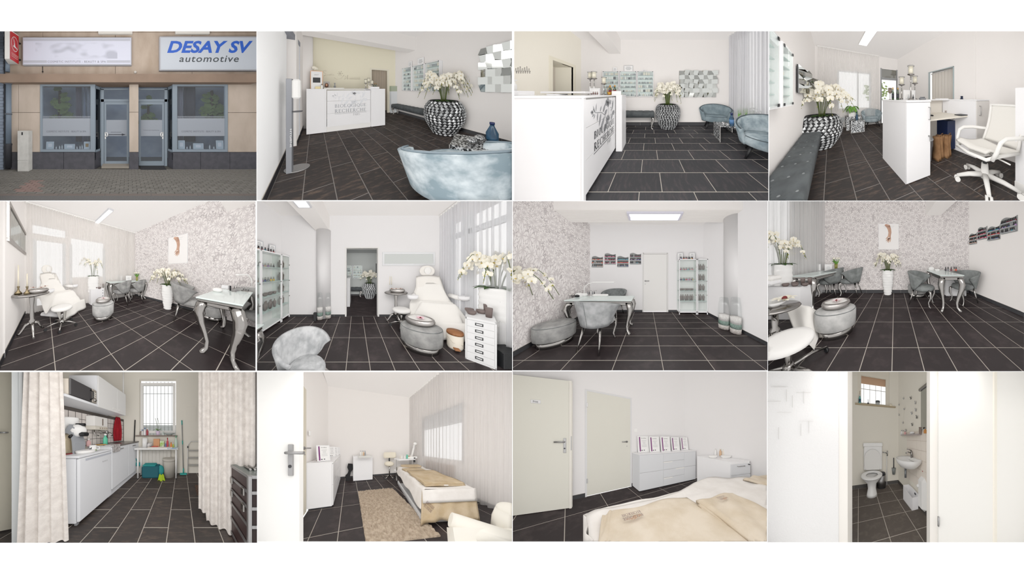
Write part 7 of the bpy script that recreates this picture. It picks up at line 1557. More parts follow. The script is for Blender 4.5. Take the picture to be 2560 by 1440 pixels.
# ============================================================ first room, bottom row: kitchen
FLUFF=mat('fluffy fabric','e6e0da',.95,c2='d5cec8',ns=16,bump=.9,bs=90)
def scene9():
 r=p9;W='in the kitchen';vb=r.fl(1400,845)[1];ul=r.onv(1012,300,vb)[0];U=-1.17;o=lambda x,y,u=U:r.onu(x,y,u)
 KW=mat('kitchen white','dfe0e3',.35)
 a=o(650,1280);b=o(915,1050);h=o(655,705)[2];t=r.thing('fridge','white small fridge under coffee machine '+W,'fridge',(ul,a[1],0));D=U-ul;L=b[1]-a[1]
 t.part('body',M().box(0,D-.045,0,L,.03,h-.03,.008),KW);t.part('worktop',M().box(-.02,D,-.01,L,h-.03,h+.0,.008),KW);t.part('door',M().box(D-.04,D,.0,L-.005,.05,h-.035,.01),KW);t.part('foot',M().box(D-.08,D-.05,.02,.05,0,.03),GREYP);t.part('grip',M().box(D-.001,D+.004,.08,L-.02,h-.075,h-.05),mat('grip grey','b9bcc4',.4))
 t.part('logo',lettering('BOSCH',.11,.018).xf((D+.002,L*.72,h-.17),rz=R(90)),GREYP)
 t=r.thing('base_cabinet','white sink base unit behind fridge '+W,'cabinet',(ul,b[1]+.005,0));L2=vb-b[1]-.01;t.part('body',M().box(0,D-.02,0,L2,.12,.84),KW);t.part('plinth',M().box(0,D-.06,0,L2,0,.12),KW)
 for k in range(2):g=t.part('door',M().box(D-.02,D,L2*.5*k+.004,L2*.5*(k+1)-.004,.13,.835,.003),KW);t.part('handle',M().box(D,D+.02,L2*.5*(k+.3),L2*.5*(k+.6),.78,.79),CHROME,g)
 t.part('sink_top',M().box(0,D+.01,0,L2,.84,.87),STEEL);zt=.87
 # wall units
 z0,z1=1.45,o(1030,205)[2];v0,v1=o(805,300)[1],o(1030,380)[1];t=r.thing('wall_cupboard','white two-door wall cupboard above sink '+W,'cabinet',(ul,v0,0));L3=v1-v0;t.part('body',M().box(0,D-.02,0,L3,z0,z1),KW)
 for k in range(2):g=t.part('door',M().box(D-.02,D,L3*(.0 if k==0 else.6)+.003,L3*(.6 if k==0 else 1)-.003,z0,z1,.003),mat('door kitchen','e3e2e0',.4));t.part('handle',M().box(D,D+.015,L3*(.42 if k==0 else.64),L3*(.55 if k==0 else.77),z0+.05,z0+.06),MATTW,g)
 vs=1.13;simple(r,'wall_shelf','white wall shelf carrying microwave '+W,'shelf',(ul,vs,z0-.0),M().box(0,D,0,v0-vs-.003,-.002,.025),KW)
 va,vb_=o(582,200)[1],o(795,270)[1];zm=z0+.027;hm=o(582,67)[2]-zm;t=r.thing('microwave','silver microwave with dark door on wall shelf '+W,'microwave',(ul,va,zm));Lm=vb_-va
 t.part('body',M().box(0,D-.025,0,Lm,.008,hm,.006),mat('microwave silver','b9b1a6',.35,.5));t.part('door',M().box(D-.025,D-.005,.0,Lm*.78,.008,hm,.004),mat('dark glass','4b494a',.15));t.part('control_panel',M().box(D-.025,D-.005,Lm*.79,Lm,.008,hm,.004),mat('microwave silver','b9b1a6'));t.part('handle',M().tube([(D-.005,Lm*.7,.03),(D+.03,Lm*.7,.05),(D+.03,Lm*.7,hm-.05),(D-.005,Lm*.7,hm-.03)],.008,6),BLACK);t.part('knob',M().ball((D,Lm*.9,hm*.25),.022,n=10,m=6),CHROME)
 for k in range(6):t.part('button',M().box(D-.006,D-.001,Lm*(.84+.07*(k%2)),Lm*(.88+.07*(k%2)),hm*(.45+.14*(k//2)),hm*(.52+.14*(k//2))),mat('button light','dcdad6',.4))
 # backsplash tiles
 s=r.struct('trim_1','tiled splashback behind sink '+W,M().box(0,.008,1.35,vb-.01,.87,1.46),mat('tile joint dark','5a5450',.9),(ul,0,0));tw=.105
 for i in range(int((vb-1.36)/tw)):
  for j in range(6):
   if.875+j*tw+tw>1.47:continue
   r.child(s,'tile',M().box(.006,.0092,1.352+i*tw+.005,1.352+(i+1)*tw-.005,.875+j*tw+.004,.875+(j+1)*tw-.004),mat('rosy white tile','d9d2cd',.25,rand=.08),(ul,0,0))
   # small things along the worktop
 def wt(x,y,z):p=r.onz(x,y,z);return p
 p=r.onu(640,668,U-.2);t=r.thing('coffee_machine','white and grey capsule coffee machine on fridge '+W,'coffee machine',(U-.2,o(640,668,U-.2)[1],h),0,1.1);k=1
 t.part('body',M().prism([(-.10,0),(.02,0),(.03,.12),(.0,.2),(.02,.3),(-.04,.34),(-.09,.26)],-.07,.07),mat('machine grey','9a9da2',.3));t.part('shell',M().ball((.0,0,.27),.085,.075,.075,16,10),PLASTW);t.part('head',M().box(.04,.1,-.05,.05,.2,.25,.015),BLACK);t.part('lever',M().tube([(-.02,0,.34),(.08,0,.34)],.018,8),BLACK);t.part('tray',M().lathe([(.09,0),(.095,.03),(.08,.035)],20,1,1,(.09,0,0)),PLASTW);t.part('water_tank',M().lathe([(.09,.15),(.085,.42),(.08,.43)],18,.9,.9,(-.12,.03,0)),PLASTW)
 q=o(532,660,U-.28);t=r.thing('kettle','brushed steel kettle behind coffee machine '+W,'kettle',(U-.28,q[1],h));t.part('body',M().lathe([(.075,0),(.08,.03),(.07,.16),(.055,.23),(.02,.26)],18),mat('kettle steel','a99e88',.25,.9));t.part('handle',M().tube([(-.05,0,.23),(-.11,0,.2),(-.1,0,.06)],.012,6),BLACK);t.part('spout',M().tube([(.05,0,.21),(.09,0,.24)],[.02,.012],6),BLACK);t.part('base',M().lathe([(.08,-.0),(.085,.012)],18),mat('red base','8e2a30',.4))
 q=o(760,635,U-.1);t=r.thing('mug','white mug with black horse and green print on fridge '+W,'mug',(U-.1,q[1],h));t.part('cup',M().lathe([(.038,0),(.042,.01),(.042,.09),(.038,.09),(.036,.02)],16),CERAM);t.part('handle',M().tube([(.03,.03,.075),(.06,.05,.06),(.06,.05,.03),(.03,.03,.02)],.007,6),CERAM);t.part('print',M().lathe([(.0425,.012),(.0425,.03)],16),mat('grass print','7fa04c',.6));t.part('horse_print',M().prism([(-.02,.03),(-.016,.05),(.006,.052),(.014,.068),(.02,.06),(.016,.045),(.018,.03),(.01,.04),(-.01,.04)],-.045,-.043),INK)
 q=r.onu(810,430,ul+.1);t=r.thing('water_heater','white wall water heater above sink '+W,'heater',(ul+.016,r.onu(740,430,ul+.1)[1],r.onu(745,490,ul+.16)[2]));Lh=r.onu(878,430,ul+.16)[1]-r.onu(740,430,ul+.1)[1];hh=.23;t.part('body',M().box(0,.15,0,Lh,.06,hh,.01),mat('heater cream','e6e3df',.35));t.part('panel',M().box(0,.16,0,Lh,0,.06,.008),mat('heater panel','d6d0c4',.4));t.part('gauge',M().box(.15,.153,Lh*.55,Lh*.63,.08,.2),mat('gauge brown','7c6f65',.4))
 for k in range(4):t.part('knob',M().ball((.163,Lh*(.35+.17*k),.03),.014,n=8,m=5),mat('knob tan','a99a8c',.4))
 t.part('pipe',M().tube([(.06,Lh*.35,0),(.06,Lh*.35,-.08),(.12,Lh*.45,-.1)],.01,6).tube([(.06,Lh*.65,0),(.09,Lh*.75,-.05),(.14,Lh*.9,-.05)],.01,6),CHROME)
 q=o(875,600,ul+.2);t=r.thing('tap','chrome mixer tap at sink '+W,'tap',(ul+.2,q[1],zt));t.part('body',M().tube([(0,0,0),(0,0,.2),(.06,-.02,.22),(.12,-.04,.17)],.014,8),CHROME);t.part('lever',M().ball((0,0,.23),.03,n=8,m=6),CHROME)
 bottle(r,'green dish soap bottle by sink '+W,(ul+.24,o(862,600,ul+.24)[1],zt),.2,.035,mat('mint soap','5fc2a2',.3),PLASTW);bottle(r,'pink bottle behind coffee machine '+W,(ul+.1,o(725,590,ul+.1)[1],zt),.12,.03,mat('pink plastic','e3b7b6',.4),PLASTW);simple(r,'dish_cloth','grey and white cloth over sink edge '+W,'cloth',(U+.012,o(915,640)[1],zt-.12),M().box(0,.012,0,.22,0,.125,.005).box(-.14,.012,0,.22,.12,.132,.004),mat('check cloth','d6d2d0',.9,c2='77716f',ns=40));simple(r,'wooden_brush','wooden brush with black end by sink '+W,'brush',(U-.15,o(830,605,U-.15)[1],zt),M().tube([(-.1,0,.015),(.03,.08,.015)],.012,6),mat('bamboo','c19a5c',.6))
 q=r.onu(1000,480,ul+.06);t=r.thing('red_towel','dark red towel hanging below wall cupboard '+W,'towel',(ul+.03,vb-.42,.9));t.part('cloth',M().grid(lambda a,b:(.04+.02*sin(a*16),(a-.5)*(.14+.2*sin(pi*(1-b)*.75)),.005+b*(o(1000,382,ul+.1)[2]-.95)),20,10,thick=(.012,0,0)),mat('towel red','8d1220',.95,c2='a51a28',ns=10))
 # back wall: window, sill, table
 X=lambda x,y=300,v=vb:r.onv(x,y,v);f=mat('pvc white','e2e0dc',.4);vw=vb+.11
 t=r.thing('window_1','white kitchen window with outside bars','window',(0,vw,0),kind='structure');a,b=X(1152,520,vw),X(1435,112,vw);w,hh=b[0]-a[0],b[2]-a[2]
 fr=M().box(0,.07,-.02,.03,0,hh).box(w-.07,w,-.02,.03,0,hh).box(.07,w-.07,-.02,.03,0,.07).box(.07,w-.07,-.02,.03,hh-.07,hh);t.part('frame',fr.xf((a[0],0,a[2])),f);t.part('pane',M().box(.07,w-.07,0,.006,.07,hh-.07).xf((a[0],0,a[2])),glass('window pane','fdfefe',.0))
 bars=r.thing('window_bars','grey metal security bars outside kitchen window','bars',(a[0],vw+.12,a[2]))
 for k in range(8):bars.part('bar',M().tube([(w*(.12+.11*k),0,-.1),(w*(.12+.11*k),0,hh+.1)],.006,5),mat('bar grey','a3a3a3',.5))
 for k in(.2,.82):bars.part('cross_bar',M().box(0,w,-.004,.004,hh*k-.006,hh*k+.006),mat('bar grey','a3a3a3'))
 simple(r,'neighbour_shed','pale grey shed outside kitchen window','shed',(a[0]-.4,vw+1.2,.6),M().box(0,1.9,0,.3,0,.72).prism([(-.1,.72),(2.0,.72),(1.9,.8),(0,.8)],-.05,.35),mat('shed pale','e9eef0',.9));m=M();m.box(X(1120)[0],X(1452)[0],-.1,.13,0,.03);zs=X(1300,537)[2];r.struct('trim_2','brown stone sill of kitchen window',m,mat('sill brown','7d7066',.5),(0,vb,zs-.03))
 zs0=zs;V2=vb-.05
 t=r.thing('sill_orchid','bare-stemmed orchid in lilac pot on kitchen sill','plant',(X(1292,520,V2)[0],V2,zs0));t.part('pot',M().lathe([(.04,0),(.055,.12),(.05,.12)],16),mat('lilac pot','d9c6dc',.4));
 for s in(-1,1):t.part('stem',M().tube([(0,0,.1),(s*.03,0,.3),(s*.03-.04,0,.46)],.005,5),STEM);t.part('leaf',leafblade((0,0,.12),0 if s>0 else pi,.14,.03,.1,.1),LEAFL);t.part('leaf',leafblade((0,0,.12),.5 if s>0 else 2.6,.12,.03,.12,.06),LEAFL)
 for i,(x,hh_,c,lab)in enumerate(((1165,.15,'d8d5d3','white spray bottle with blue nozzle'),(1185,.2,'e6e6e8','tall white cleaner bottle'),(1205,.19,'a53c46','red cleaner bottle'),(1152,.13,'8b7b70','brown bottle'),(1335,.12,'c9d2cd','clear glass jar'))):bottle(r,lab+' on kitchen window sill',(X(x,525,V2)[0],V2,zs0),hh_,.03,mat('cleaner '+c,c,.4),mat('cap blue','3a63a8',.4)if i<2 else PLASTW)
 simple(r,'clear_bowl','clear shallow bowl on kitchen window sill','bowl',(X(1385,525,V2)[0],V2,zs0),M().lathe([(.05,0),(.17,.06),(.16,.06),(.05,.01)],20),mat('pale glass','cfd6d2',.1,trans=.5))
 q=r.fl(1125,900);v=q[1];a,b=X(1102,655,v),X(1457,655,v);zt2=a[2]+.035;t=r.thing('kitchen_table','small white table below kitchen window','table',(a[0],v,0));w=b[0]-a[0];dp=vb-.14-v
 t.part('table_top',M().box(0,w,-.02,dp,zt2-.035,zt2,.004),mat('table white','e9e8e6',.4))
 for x in(.06,w-.05):
  for y in(.04,dp-.06):t.part('leg',M().lathe([(.02,0.02),(.02,zt2-.035)],12,c=(x,y,0)),PLASTW);t.part('foot',M().lathe([(.02,0),(.02,.02)],12,c=(x,y,0)),BLACK)
 vt=vb-.3;T=lambda x,y:(r.onv(x,600,vt)[0],vt-(y-615)*.012,zt2);bxs=lambda nm,lab,cat,x,y,w_,h_,m_,rz=0:simple(r,nm,lab+' on kitchen table',cat,T(x,y),M().box(-w_/2,w_/2,-.04,.04,0,h_,.003),m_,rz)
 bxs('carton','orange cardboard box with blue label','box',1280,612,.15,.21,mat('orange card','cf9a72',.7)).data;bxs('carton','green and white carton','box',1325,612,.1,.16,mat('lime card','9cc24e',.6,c2='e8ede0',ns=14));bxs('carton','white carton with black picture','box',1225,618,.1,.12,mat('bw card','e6e2e0',.6,c2='4b4748',ns=16),.4);bxs('carton','red flat packet','packet',1275,622,.15,.035,mat('red packet','c8312f',.5));bxs('tray','pale long tray','tray',1320,626,.58,.025,mat('tray pale','d9cfc4',.5))
 p=T(1182,612);simple(r,'paper_roll','tall white paper roll on kitchen table','paper roll',p,M().lathe([(.06,0),(.06,.23),(.02,.23)],18),PAPERW)
 for x,y,hh_,rad,c,cp,lab in((1372,618,.24,.026,'c4404c','9a1c28','red and white bottle'),(1402,620,.13,.027,'e08a3a','c9702a','orange bottle'),(1440,612,.29,.04,'bccdc0','6f9a7d','clear plastic water bottle'),(1355,612,.12,.02,'6f7fb8','dfe3ee','blue and white bottle'),(1418,614,.1,.02,'b7cc4a','ecebe5','yellow green bottle')):bottle(r,lab+' on kitchen table',T(x,y),hh_,rad,mat('kit '+c,c,.35),mat('kit '+cp,cp,.4))
 simple(r,'blue_sponge_cloth','white cloth with blue edge on kitchen table','cloth',T(1415,632),M().box(-.11,.11,-.03,.03,0,.012,.005),mat('blue white cloth','e6ecf2',.9,c2='74a7cf',ns=20))
 a,b=X(1170,790),X(1400,650);t=r.thing('radiator','flat white radiator under kitchen window','radiator',(a[0],vb-.1,a[2]-.18));w=b[0]-a[0];t.part('panel',M().box(0,w,0,.06,0,b[2]-a[2]+.18),mat('radiator white','c9c5be',.5))
 for k in range(8):t.part('fin',M().box(w*k/8+.006,w*(k+1)/8-.006,-.015,0,.02,b[2]-a[2]+.16,.005),mat('radiator white','c9c5be'))
 q=r.fl(1230,895);t=r.thing('teal_tote','dark teal storage bag under kitchen table','bag',(q[0],q[1]+.12,0));k=1/r.ppm(q);t.part('body',M().box(-75*k,70*k,-.1,.15,0,100*k,.03),mat('teal fabric','0c5a66',.7));t.part('lid_flap',M().box(-70*k,40*k,-.1,.12,98*k,112*k,.02),mat('teal light','1f8a8a',.6));t.part('side_pocket',M().ball((80*k,-.03,60*k),28*k,.05,45*k,10,8),mat('teal light','1f8a8a'))
 simple(r,'green_cloth','bright lime green cloth on kitchen floor','cloth',r.fl(1320,912),M().grid(lambda a,b:((a-.5)*.17*(1-.4*b),.02*sin(a*9),.14*b+.012*sin(a*11)),10,6,thick=(0,.03,0)),mat('lime cloth','a9c42c',.9));simple(r,'dustpan','teal dustpan leaning behind kitchen table leg','dustpan',(X(1150)[0],vb-.2,r.onv(1150,790,vb-.2)[2]),M().box(-.08,.08,0,.03,0,.09,.01).tube([(0,.01,.08),(-.1,.02,.28)],.014,6),mat('teal light','1f8a8a'))
 q=r.fl(1380,888);t=r.thing('grey_bin','round light grey bin under kitchen table','bin',(q[0],q[1]+.13,0));hb=r.zat(q,735);rb=53/r.ppm(q);t.part('body',M().lathe([(rb*.86,0),(rb,hb*.9),(rb,hb),(rb*.94,hb),(rb*.9,hb*.5)],24),mat('bin light','bab5ac',.5));t.part('rim',M().lathe([(rb*1.0,hb*.87),(rb*1.08,hb*.88),(rb*1.08,hb),(rb,hb*1.01)],24),mat('bin light','bab5ac'))
 q=r.fl(1500,856);z=r.onv(1487,415,vb-.06)[2];t=r.thing('floor_mop','turquoise handled flat mop leaning on kitchen wall','mop',(q[0],vb-.12,0));t.part('pole',M().tube([(0,0,.06),(-.04,.06,z)],.011,8),mat('mop grey','8d8f8f',.4));t.part('grip',M().tube([(-.036,.056,z-.12),(-.04,.06,z)],.014,8).tube([(-.02,.03,z*.55),(-.024,.036,z*.62)],.014,8),mat('turquoise','2fa39b',.5));t.part('head',M().box(-.09,.09,-.06,.05,0.005,.03,.008).tube([(0,0,.02),(0,0,.16)],.018,6),mat('turquoise','2fa39b'))
 q=r.onv(1092,600,vb-.15);simple(r,'black_pole','black pole standing between worktop and kitchen window','pole',(q[0],vb-.15,.0),M().tube([(-.02,0,.0),(.01,.08,r.onv(1092,412,vb-.07)[2])],.014,8),BLACK)
 q=r.fl(1535,860);t=r.thing('step_ladder','folded white step ladder by kitchen curtain','ladder',(X(1535)[0],vb-.12,0));zt3=X(1550,588,vb-.12)[2];w=.42;rl=mat('ladder white','d5d3d0',.4)
 t.part('frame',M().tube([(0,0,0),(0,.03,zt3-.1),(.08,.04,zt3),(w-.05,.04,zt3),(w,.03,zt3-.1),(w,0,0)],.012,7),rl)
 for k in(.28,.5,.72):t.part('tread',M().box(.01,w-.01,-.03,.03,zt3*k,zt3*k+.02),mat('tread grey','a3a19d',.5))
 t.part('cap',M().box(-.015,.015,.0,.04,zt3*.8,zt3*.86),BLACK)
 a,b=X(1515,425),X(1607,300);simple(r,'fuse_panel','flush cream fuse box door on kitchen wall','fuse box',(a[0],vb-.012,a[2]),M().box(0,b[0]-a[0],0,.012,0,b[2]-a[2]).box(.015,b[0]-a[0]-.015,-.006,0,.015,b[2]-a[2]-.015,.003),mat('kitchen paint','e2ddd2'));simple(r,'wall_pipe','thin white heating pipe in kitchen corner','pipe',(X(1008)[0]+.03,vb-.05,1.9),M().tube([(0,0,0),(0,0,1.2)],.02,8),PLASTW)
 # curtains, door, case
 z1=2.2
 a,b=r.at(218,20,1.04),r.at(500,20,1.1);curtain(r,'fluffy_curtain','fluffy white curtain on fridge side of kitchen opening',a,b,.02,z1,FLUFF,4,.018,21,80,gather=.5,rail=False)
 a,b=r.at(1622,20,1.42),r.at(2088,20,1.05);curtain(r,'fluffy_curtain','fluffy white curtain on flight case side of kitchen opening',a,b,-.02,z1,FLUFF,6,.02,22,110,rail=False,bottom=lambda t:.12 if t<.18 else.02)
 t=r.thing('door_1','cream door with lever at outer edge of kitchen','door',r.at(-40,1250,1.20),.35,kind='structure');a=r.at(-40,1250,1.2);q=r.at(100,1300,1.3);t.part('leaf',M().box(-.3,.175,0,.04,.02-a[2],2.2),mat('door cream','d5cfbf',.5));t.part('handle',M().tube([(.0,-.0,r.zat(a,515)-a[2]),(.0,-.05,r.zat(a,515)-a[2]),(.13,-.05,r.zat(a,515)-a[2])],.01,6),STEEL)
 a,b=r.at(95,1300,1.08),r.at(222,1300,1.1);m=M();m.box(0,b[0]-a[0],0,.1,0,2.4);m.box(b[0]-a[0]-.03,b[0]-a[0],-.015,0,0,2.4);r.struct('trim_3','white door frame post beside kitchen curtain',m,mat('post white','d9dcdc',.5),(a[0],a[1],0))
 u,v0,v1,zc=.515,.86,1.19,.75;t=r.thing('flight_case','dark brown trolley case with aluminium edges beside fluffy curtain','case',(u,v0,0));br=mat('case brown','33201f',.35);n=4
 t.part('body',M().box(.005,.4,.005,v1-v0,0,zc-.02),br);t.part('lid',M().box(0,.4,0,v1-v0,zc-.02,zc,.005),mat('case top','5b6460',.3))
 for z in(.06,.21,.36,.50,.62,zc-.01):t.part('edge_trim',M().box(-.008,.4,-.008,.0,z-.012,z+.012).box(-.008,.0,0,v1-v0,z-.012,z+.012),STEEL)
 for y in(0,v1-v0):t.part('corner_post',M().box(-.012,.02,y-.012,y+.012,0,zc,.004),STEEL)
 for z in(.6,.47):
  for y in(.06,.27):t.part('latch',M().box(-.022,-.008,y-.02,y+.02,z-.03,z+.03,.004),CHROME)
 for k in range(5):simple(r,'steel_tool','small chrome tool, %s of five on flight case'%ORDN[k],'tool',(u+.08+.04*k,v0+.16,zc),M().tube([(0,-.05,.012),(.01,.06,.012)],.011,6),CHROME)
 q=r.fl(1605,1000);simple(r,'door_mat','brown patterned doormat edge beside kitchen curtain','doormat',q,M().box(0,.4,-.12,.25,0,.012),mat('coir','6e5545',.95,c2='3b302b',ns=40))
scene9()
BEIGEF=mat('beige terry','d3c1a6',.95,c2='c4ae8c',ns=7,bump=.5,bs=160);SAND=mat('sand terry','dbcfbe',.95,c2='cdbea8',ns=6,bump=.5,bs=120);SHEET=mat('white fleece sheet','ece8e4',.95,c2='e2ddd8',ns=5,bump=.2,bs=50)
def certificate(r,label,at,rz,w,h,rx=-.2,group=None):
 t=picture(r,'certificate',label,'certificate',at,rz,w,h,.018,LACQ,.012,PAPERW,rx=rx,group=group);y=-.0105
 t.part('purple_stripe',M().box(-w*.36,-w*.25,y-.001,y,h*.06,h*.94),mat('plum print','7d3577',.5));t.part('lettering',lettering('Zertifikat',w*.45,h*.05,y=y-.001).xf((w*.06,0,h*.84)),INK);t.part('print',textlines(w*.45,h*.45,5,y,2,.15).xf((w*.08,0,h*.3)),GREYP);t.part('seal',M().box(-w*.2,-w*.1,y-.001,y,h*.09,h*.15).box(w*.0,w*.1,y-.001,y,h*.1,h*.15),INK);return t
 # ============================================================ second room, bottom row: massage room
def scene10():
 r=p10;W='in the massage room with rug';q=r.fl(700,888);vb=q[1];ul=r.onv(590,500,vb)[0];ur=r.onv(1275,500,vb)[0];H=r.onv(590,137,vb)[2];ca=-r.a
 curtain(r,'voile_curtain','long white voile curtain '+W,(ur-.12,vb-.02),(ur-.14,.35),.03,H-.02,sheer('massage voile','f4f2f1',.38),34,.03,31)
 m=M();g=lambda x:r.onu(x,500,ur)[1]
 for k in range(14):m.box(-.02,.0,g(1690),g(1370),1.62+.032*k,1.64+.032*k)
 r.struct('window_1','slatted blind and frame of window behind voile '+W,m.box(-.02,.03,g(1690)-.04,g(1690),.7,2.1).box(-.02,.03,g(1370),g(1370)+.04,.7,2.1),mat('blind grey','c9c9ca',.6),(ur,0,0))
 t=r.thing('radiator','white radiator behind voile below window '+W,'radiator',(ur-.07,g(1640),.12));L=g(1400)-g(1640)
 for k in range(10):t.part('fin',M().box(0,.05,L*k/10+.012,L*(k+1)/10-.012,0,.5,.005),mat('radiator tan','c3b5ab',.5))
 # doors
 a=r.at(355,1400,.86);t=r.thing('door_1','white open door with steel handle closest to viewer '+W,'door',(a[0],a[1],0),ca,kind='structure');t.part('leaf',M().box(-.5,-.0,0,.03,-.2,2.2),mat('door bright','f4f3f0',.4));hz=r.zat(a,678);door_handle(r,t,-.058,hz,1);t.part('edge',M().box(-.001,.001,0,.04,-.2,2.2),MATTW)
 a,b=r.fl(330,1290),r.fl(412,1166);rz=math.atan2(b[1]-a[1],b[0]-a[0]);L=math.hypot(b[0]-a[0],b[1]-a[1]);t=r.thing('door_2','cream door standing open beside sideboard '+W,'door',(a[0],a[1],0),rz,kind='structure');t.part('leaf',M().box(-.3,L,0,.03,.01,r.zat(b,165)),mat('door cream light','d6cfbf',.5));door_handle(r,t,L*.72,r.zat(b,642),1,plate=False)
 q=r.onu(437,520,ul);simple(r,'light_switch','small white light switch on wall above sideboard '+W,'switch',(ul+.0,q[1],q[2]-.04),M().box(0,.012,-.04,.04,0,.08,.003),PLASTW)
 # sideboard
 c=r.fl(632,1128);d=r.fl(412,1160);e=r.fl(698,905);u0,u1,v0,v1=d[0],c[0],c[1],e[1];h=r.zat(c,757);t=r.thing('sideboard','white glossy sideboard with certificates '+W,'sideboard',(u0,v0,0));w=u1-u0
 t.part('body',M().box(0,w-.02,0,v1-v0,.03,h-.02),LACQ);t.part('top',M().box(-.003,w,-.003,v1-v0,h-.02,h),LACQ);t.part('plinth',M().box(.02,w-.03,.02,v1-v0,0,.03),BLACK)
 for k in range(3):
  a0,a1=(v1-v0)*k/3,(v1-v0)*(k+1)/3
  for j in range(3 if k==1 else 2):n=3 if k==1 else 2;t.part('drawer' if k==1 else 'door',M().box(w-.018,w,a0+.003,a1-.003,.04+(h-.065)*j/n,.04+(h-.065)*(j+1)/n-.006,.002),LACQ)
 for i,(x,w_,hh)in enumerate(((555,.23,.30),(620,.2,.27),(650,.18,.26),(668,.17,.25))):
  p=r.onz(x,(750,715,705,697)[i],h);certificate(r,'%s framed certificate with purple stripe on sideboard %s'%(('nearest','second','third','farthest')[i],W),(p[0],p[1],h),R(28),w_,hh,-.22)
 simple(r,'wooden_stand','small brown wooden stand behind nearest certificate '+W,'stand',r.onz(505,745,h),M().prism([(-.03,0),(.03,0),(.03,.08)],0,.05),mat('stand wood','a9683f',.6))
 # pedestal, boots
 a=r.fl(795,917);b=r.fl(955,905);k=1/r.ppm(a);h2=r.zat(a,712);w=b[0]-a[0];t=r.thing('drawer_pedestal','white pedestal cabinet against end wall '+W,'cabinet',(a[0],a[1],0));t.part('body',M().box(0,w,0,min(.45,vb-a[1]-.01),.02,h2-.02,.003),LACQ);t.part('top',M().box(-.003,w+.003,-.003,min(.45,vb-a[1]-.01),h2-.02,h2),LACQ);t.part('plinth',M().box(.01,w-.01,.01,.3,0,.02),BLACK)
 p=r.onz(895,720,h2);simple(r,'clear_tray','clear tray on white pedestal cabinet '+W,'tray',p,M().box(-.2,.18,-.06,.08,0,.05,.008),mat('tray clear2','d9d8d4',.2))
 for i,x in enumerate((855,870,882,893)):p=r.onz(x,712,h2);bottle(r,'%s small pump bottle in clear tray %s'%(ORDN[i],W),(p[0],p[1],h2+.01),.17,.022,[PALE[0],PALE[2],mat('peach bottle','d9b694',.4),PALE[3]][i],PALE[3])
 q=r.fl(762,905);k=1/r.ppm(q);simple(r,'black_boot_sculpture','curved black stand leaning on white pedestal cabinet '+W,'stand',q,M().prism([(x*k,z*k)for x,z in((-30,0),(10,0),(8,40),(14,70),(30,90),(28,132),(-8,136),(-14,108),(-4,80),(-12,55),(-28,40))],-.05,.05),mat('soft black','0e0e10',.7))
 q=r.fl(1092,893);t=r.thing('treatment_stool','cream padded stool with backrest at head of massage bed','stool',q);k=1/r.ppm(q);z=lambda y:r.zat(q,y);t.part('backrest',M().box(-50*k,58*k,-.03,.04,z(724),z(676),.04),mat('cream leather','e9e1cf',.5));t.part('seat',M().ball((-3*k,0,z(771)),40*k,40*k,21*k,16,8),mat('cream leather','e9e1cf'));t.part('bracket',M().box(-.02,.02,0,.03,z(760),z(720)),BLACK);t.part('column',M().tube([(0,0,.1),(0,0,z(780))],.02,8),CHROME)
 for s in range(5):a=s*1.256;g=t.part('leg',M().tube([(0,0,.12),(cos(a)*.2,sin(a)*.2,.06)],.013,6),CHROME);castor(r,t,(cos(a)*.2,sin(a)*.2),g)
 # bed
 nr,fa=r.at(1575,0,1.62),r.at(1250,0,3.5);rz=math.atan2(fa[1]-nr[1],fa[0]-nr[0])-pi/2;L=math.hypot(fa[0]-nr[0],fa[1]-nr[1]);zb=.5;t=r.thing('massage_bed','white covered massage bed with beige blanket at foot '+W,'bed',(nr[0],nr[1],0),rz);w=.36
 t.part('base',M().box(-w*1.0,w*.8,.06,L*.92,.0,.03).box(-w*1.0,-w*.9,.05,L*.95,0,.09,.01).box(-w*1.0,w*.9,.05,.12,0,.09,.01),mat('bed frame','d9d9da',.4));t.part('lift_column',M().box(-w*.5,w*.5,L*.25,L*.75,.03,.36),mat('bed grey','5b5a5c',.6));t.part('mattress',M().box(-w,w,.03,L,.34,zb-.01,.04),mat('bed cream','e0d6c6',.6))
 def sheet(a,b):
  s=(a-.5)*2;x=s*w*1.0;e=max(0,abs(s)-.62)/.38;x=w*(s/.62 if abs(s)<.62 else math.copysign(1+.12*e,s));z=zb+.012*sin(b*20+a*8)*(1-e)-e*(.26-.12*b)*(1+.12*sin(b*16))
  return(x,-.02+L*.93*b,z)
 t.part('sheet',M().grid(sheet,30,28,thick=(0,0,-.006)),SHEET);t.part('sheet_foot',M().grid(lambda a,b:((a-.5)*2*w*1.08,-.03-.02*(1-b),zb-.17+.17*b),14,4,thick=(0,.006,0)),SHEET)
 t.part('blanket',M().grid(lambda a,b:((a-.5)*2*w*(1.06+.10*(1-b)),-.012-.05*(1-b)+.02*sin(a*22)*(1-b),.09+(zb-.11)*b-.05*abs(a-.5)*2*(1-b)+.03*sin(a*7)*(1-b)),30,8,thick=(0,.015,0)),BEIGEF)
 t.part('lettering',serif('BIOLOGIQUE',.16,.035).join(serif('RECHERCHE',.16,.035),loc=(0,0,-.05)).xf((-w*.86,-.075,.30),rz=.25,ry=.75),mat('plum stitch','5e3a4a',.7));t.part('pillow_towel',M().box(-w*.75,w*.75,L*.83,L*.97,zb,zb+.05,.02),BEIGEF)
 tw=r.thing('folded_towel','large beige towel folded on massage bed '+W,'towel',(nr[0],nr[1],zb+.008),rz)
 for k in range(3):tw.part('fold',M().grid(lambda a,b,k=k:((a-.5)*2*w*.84,.06+.012*k+(.95-.02*k)*b,.012*k+.006*sin(a*6+b*9)+.012),16,16,thick=(0,0,-.011)),BEIGEF)
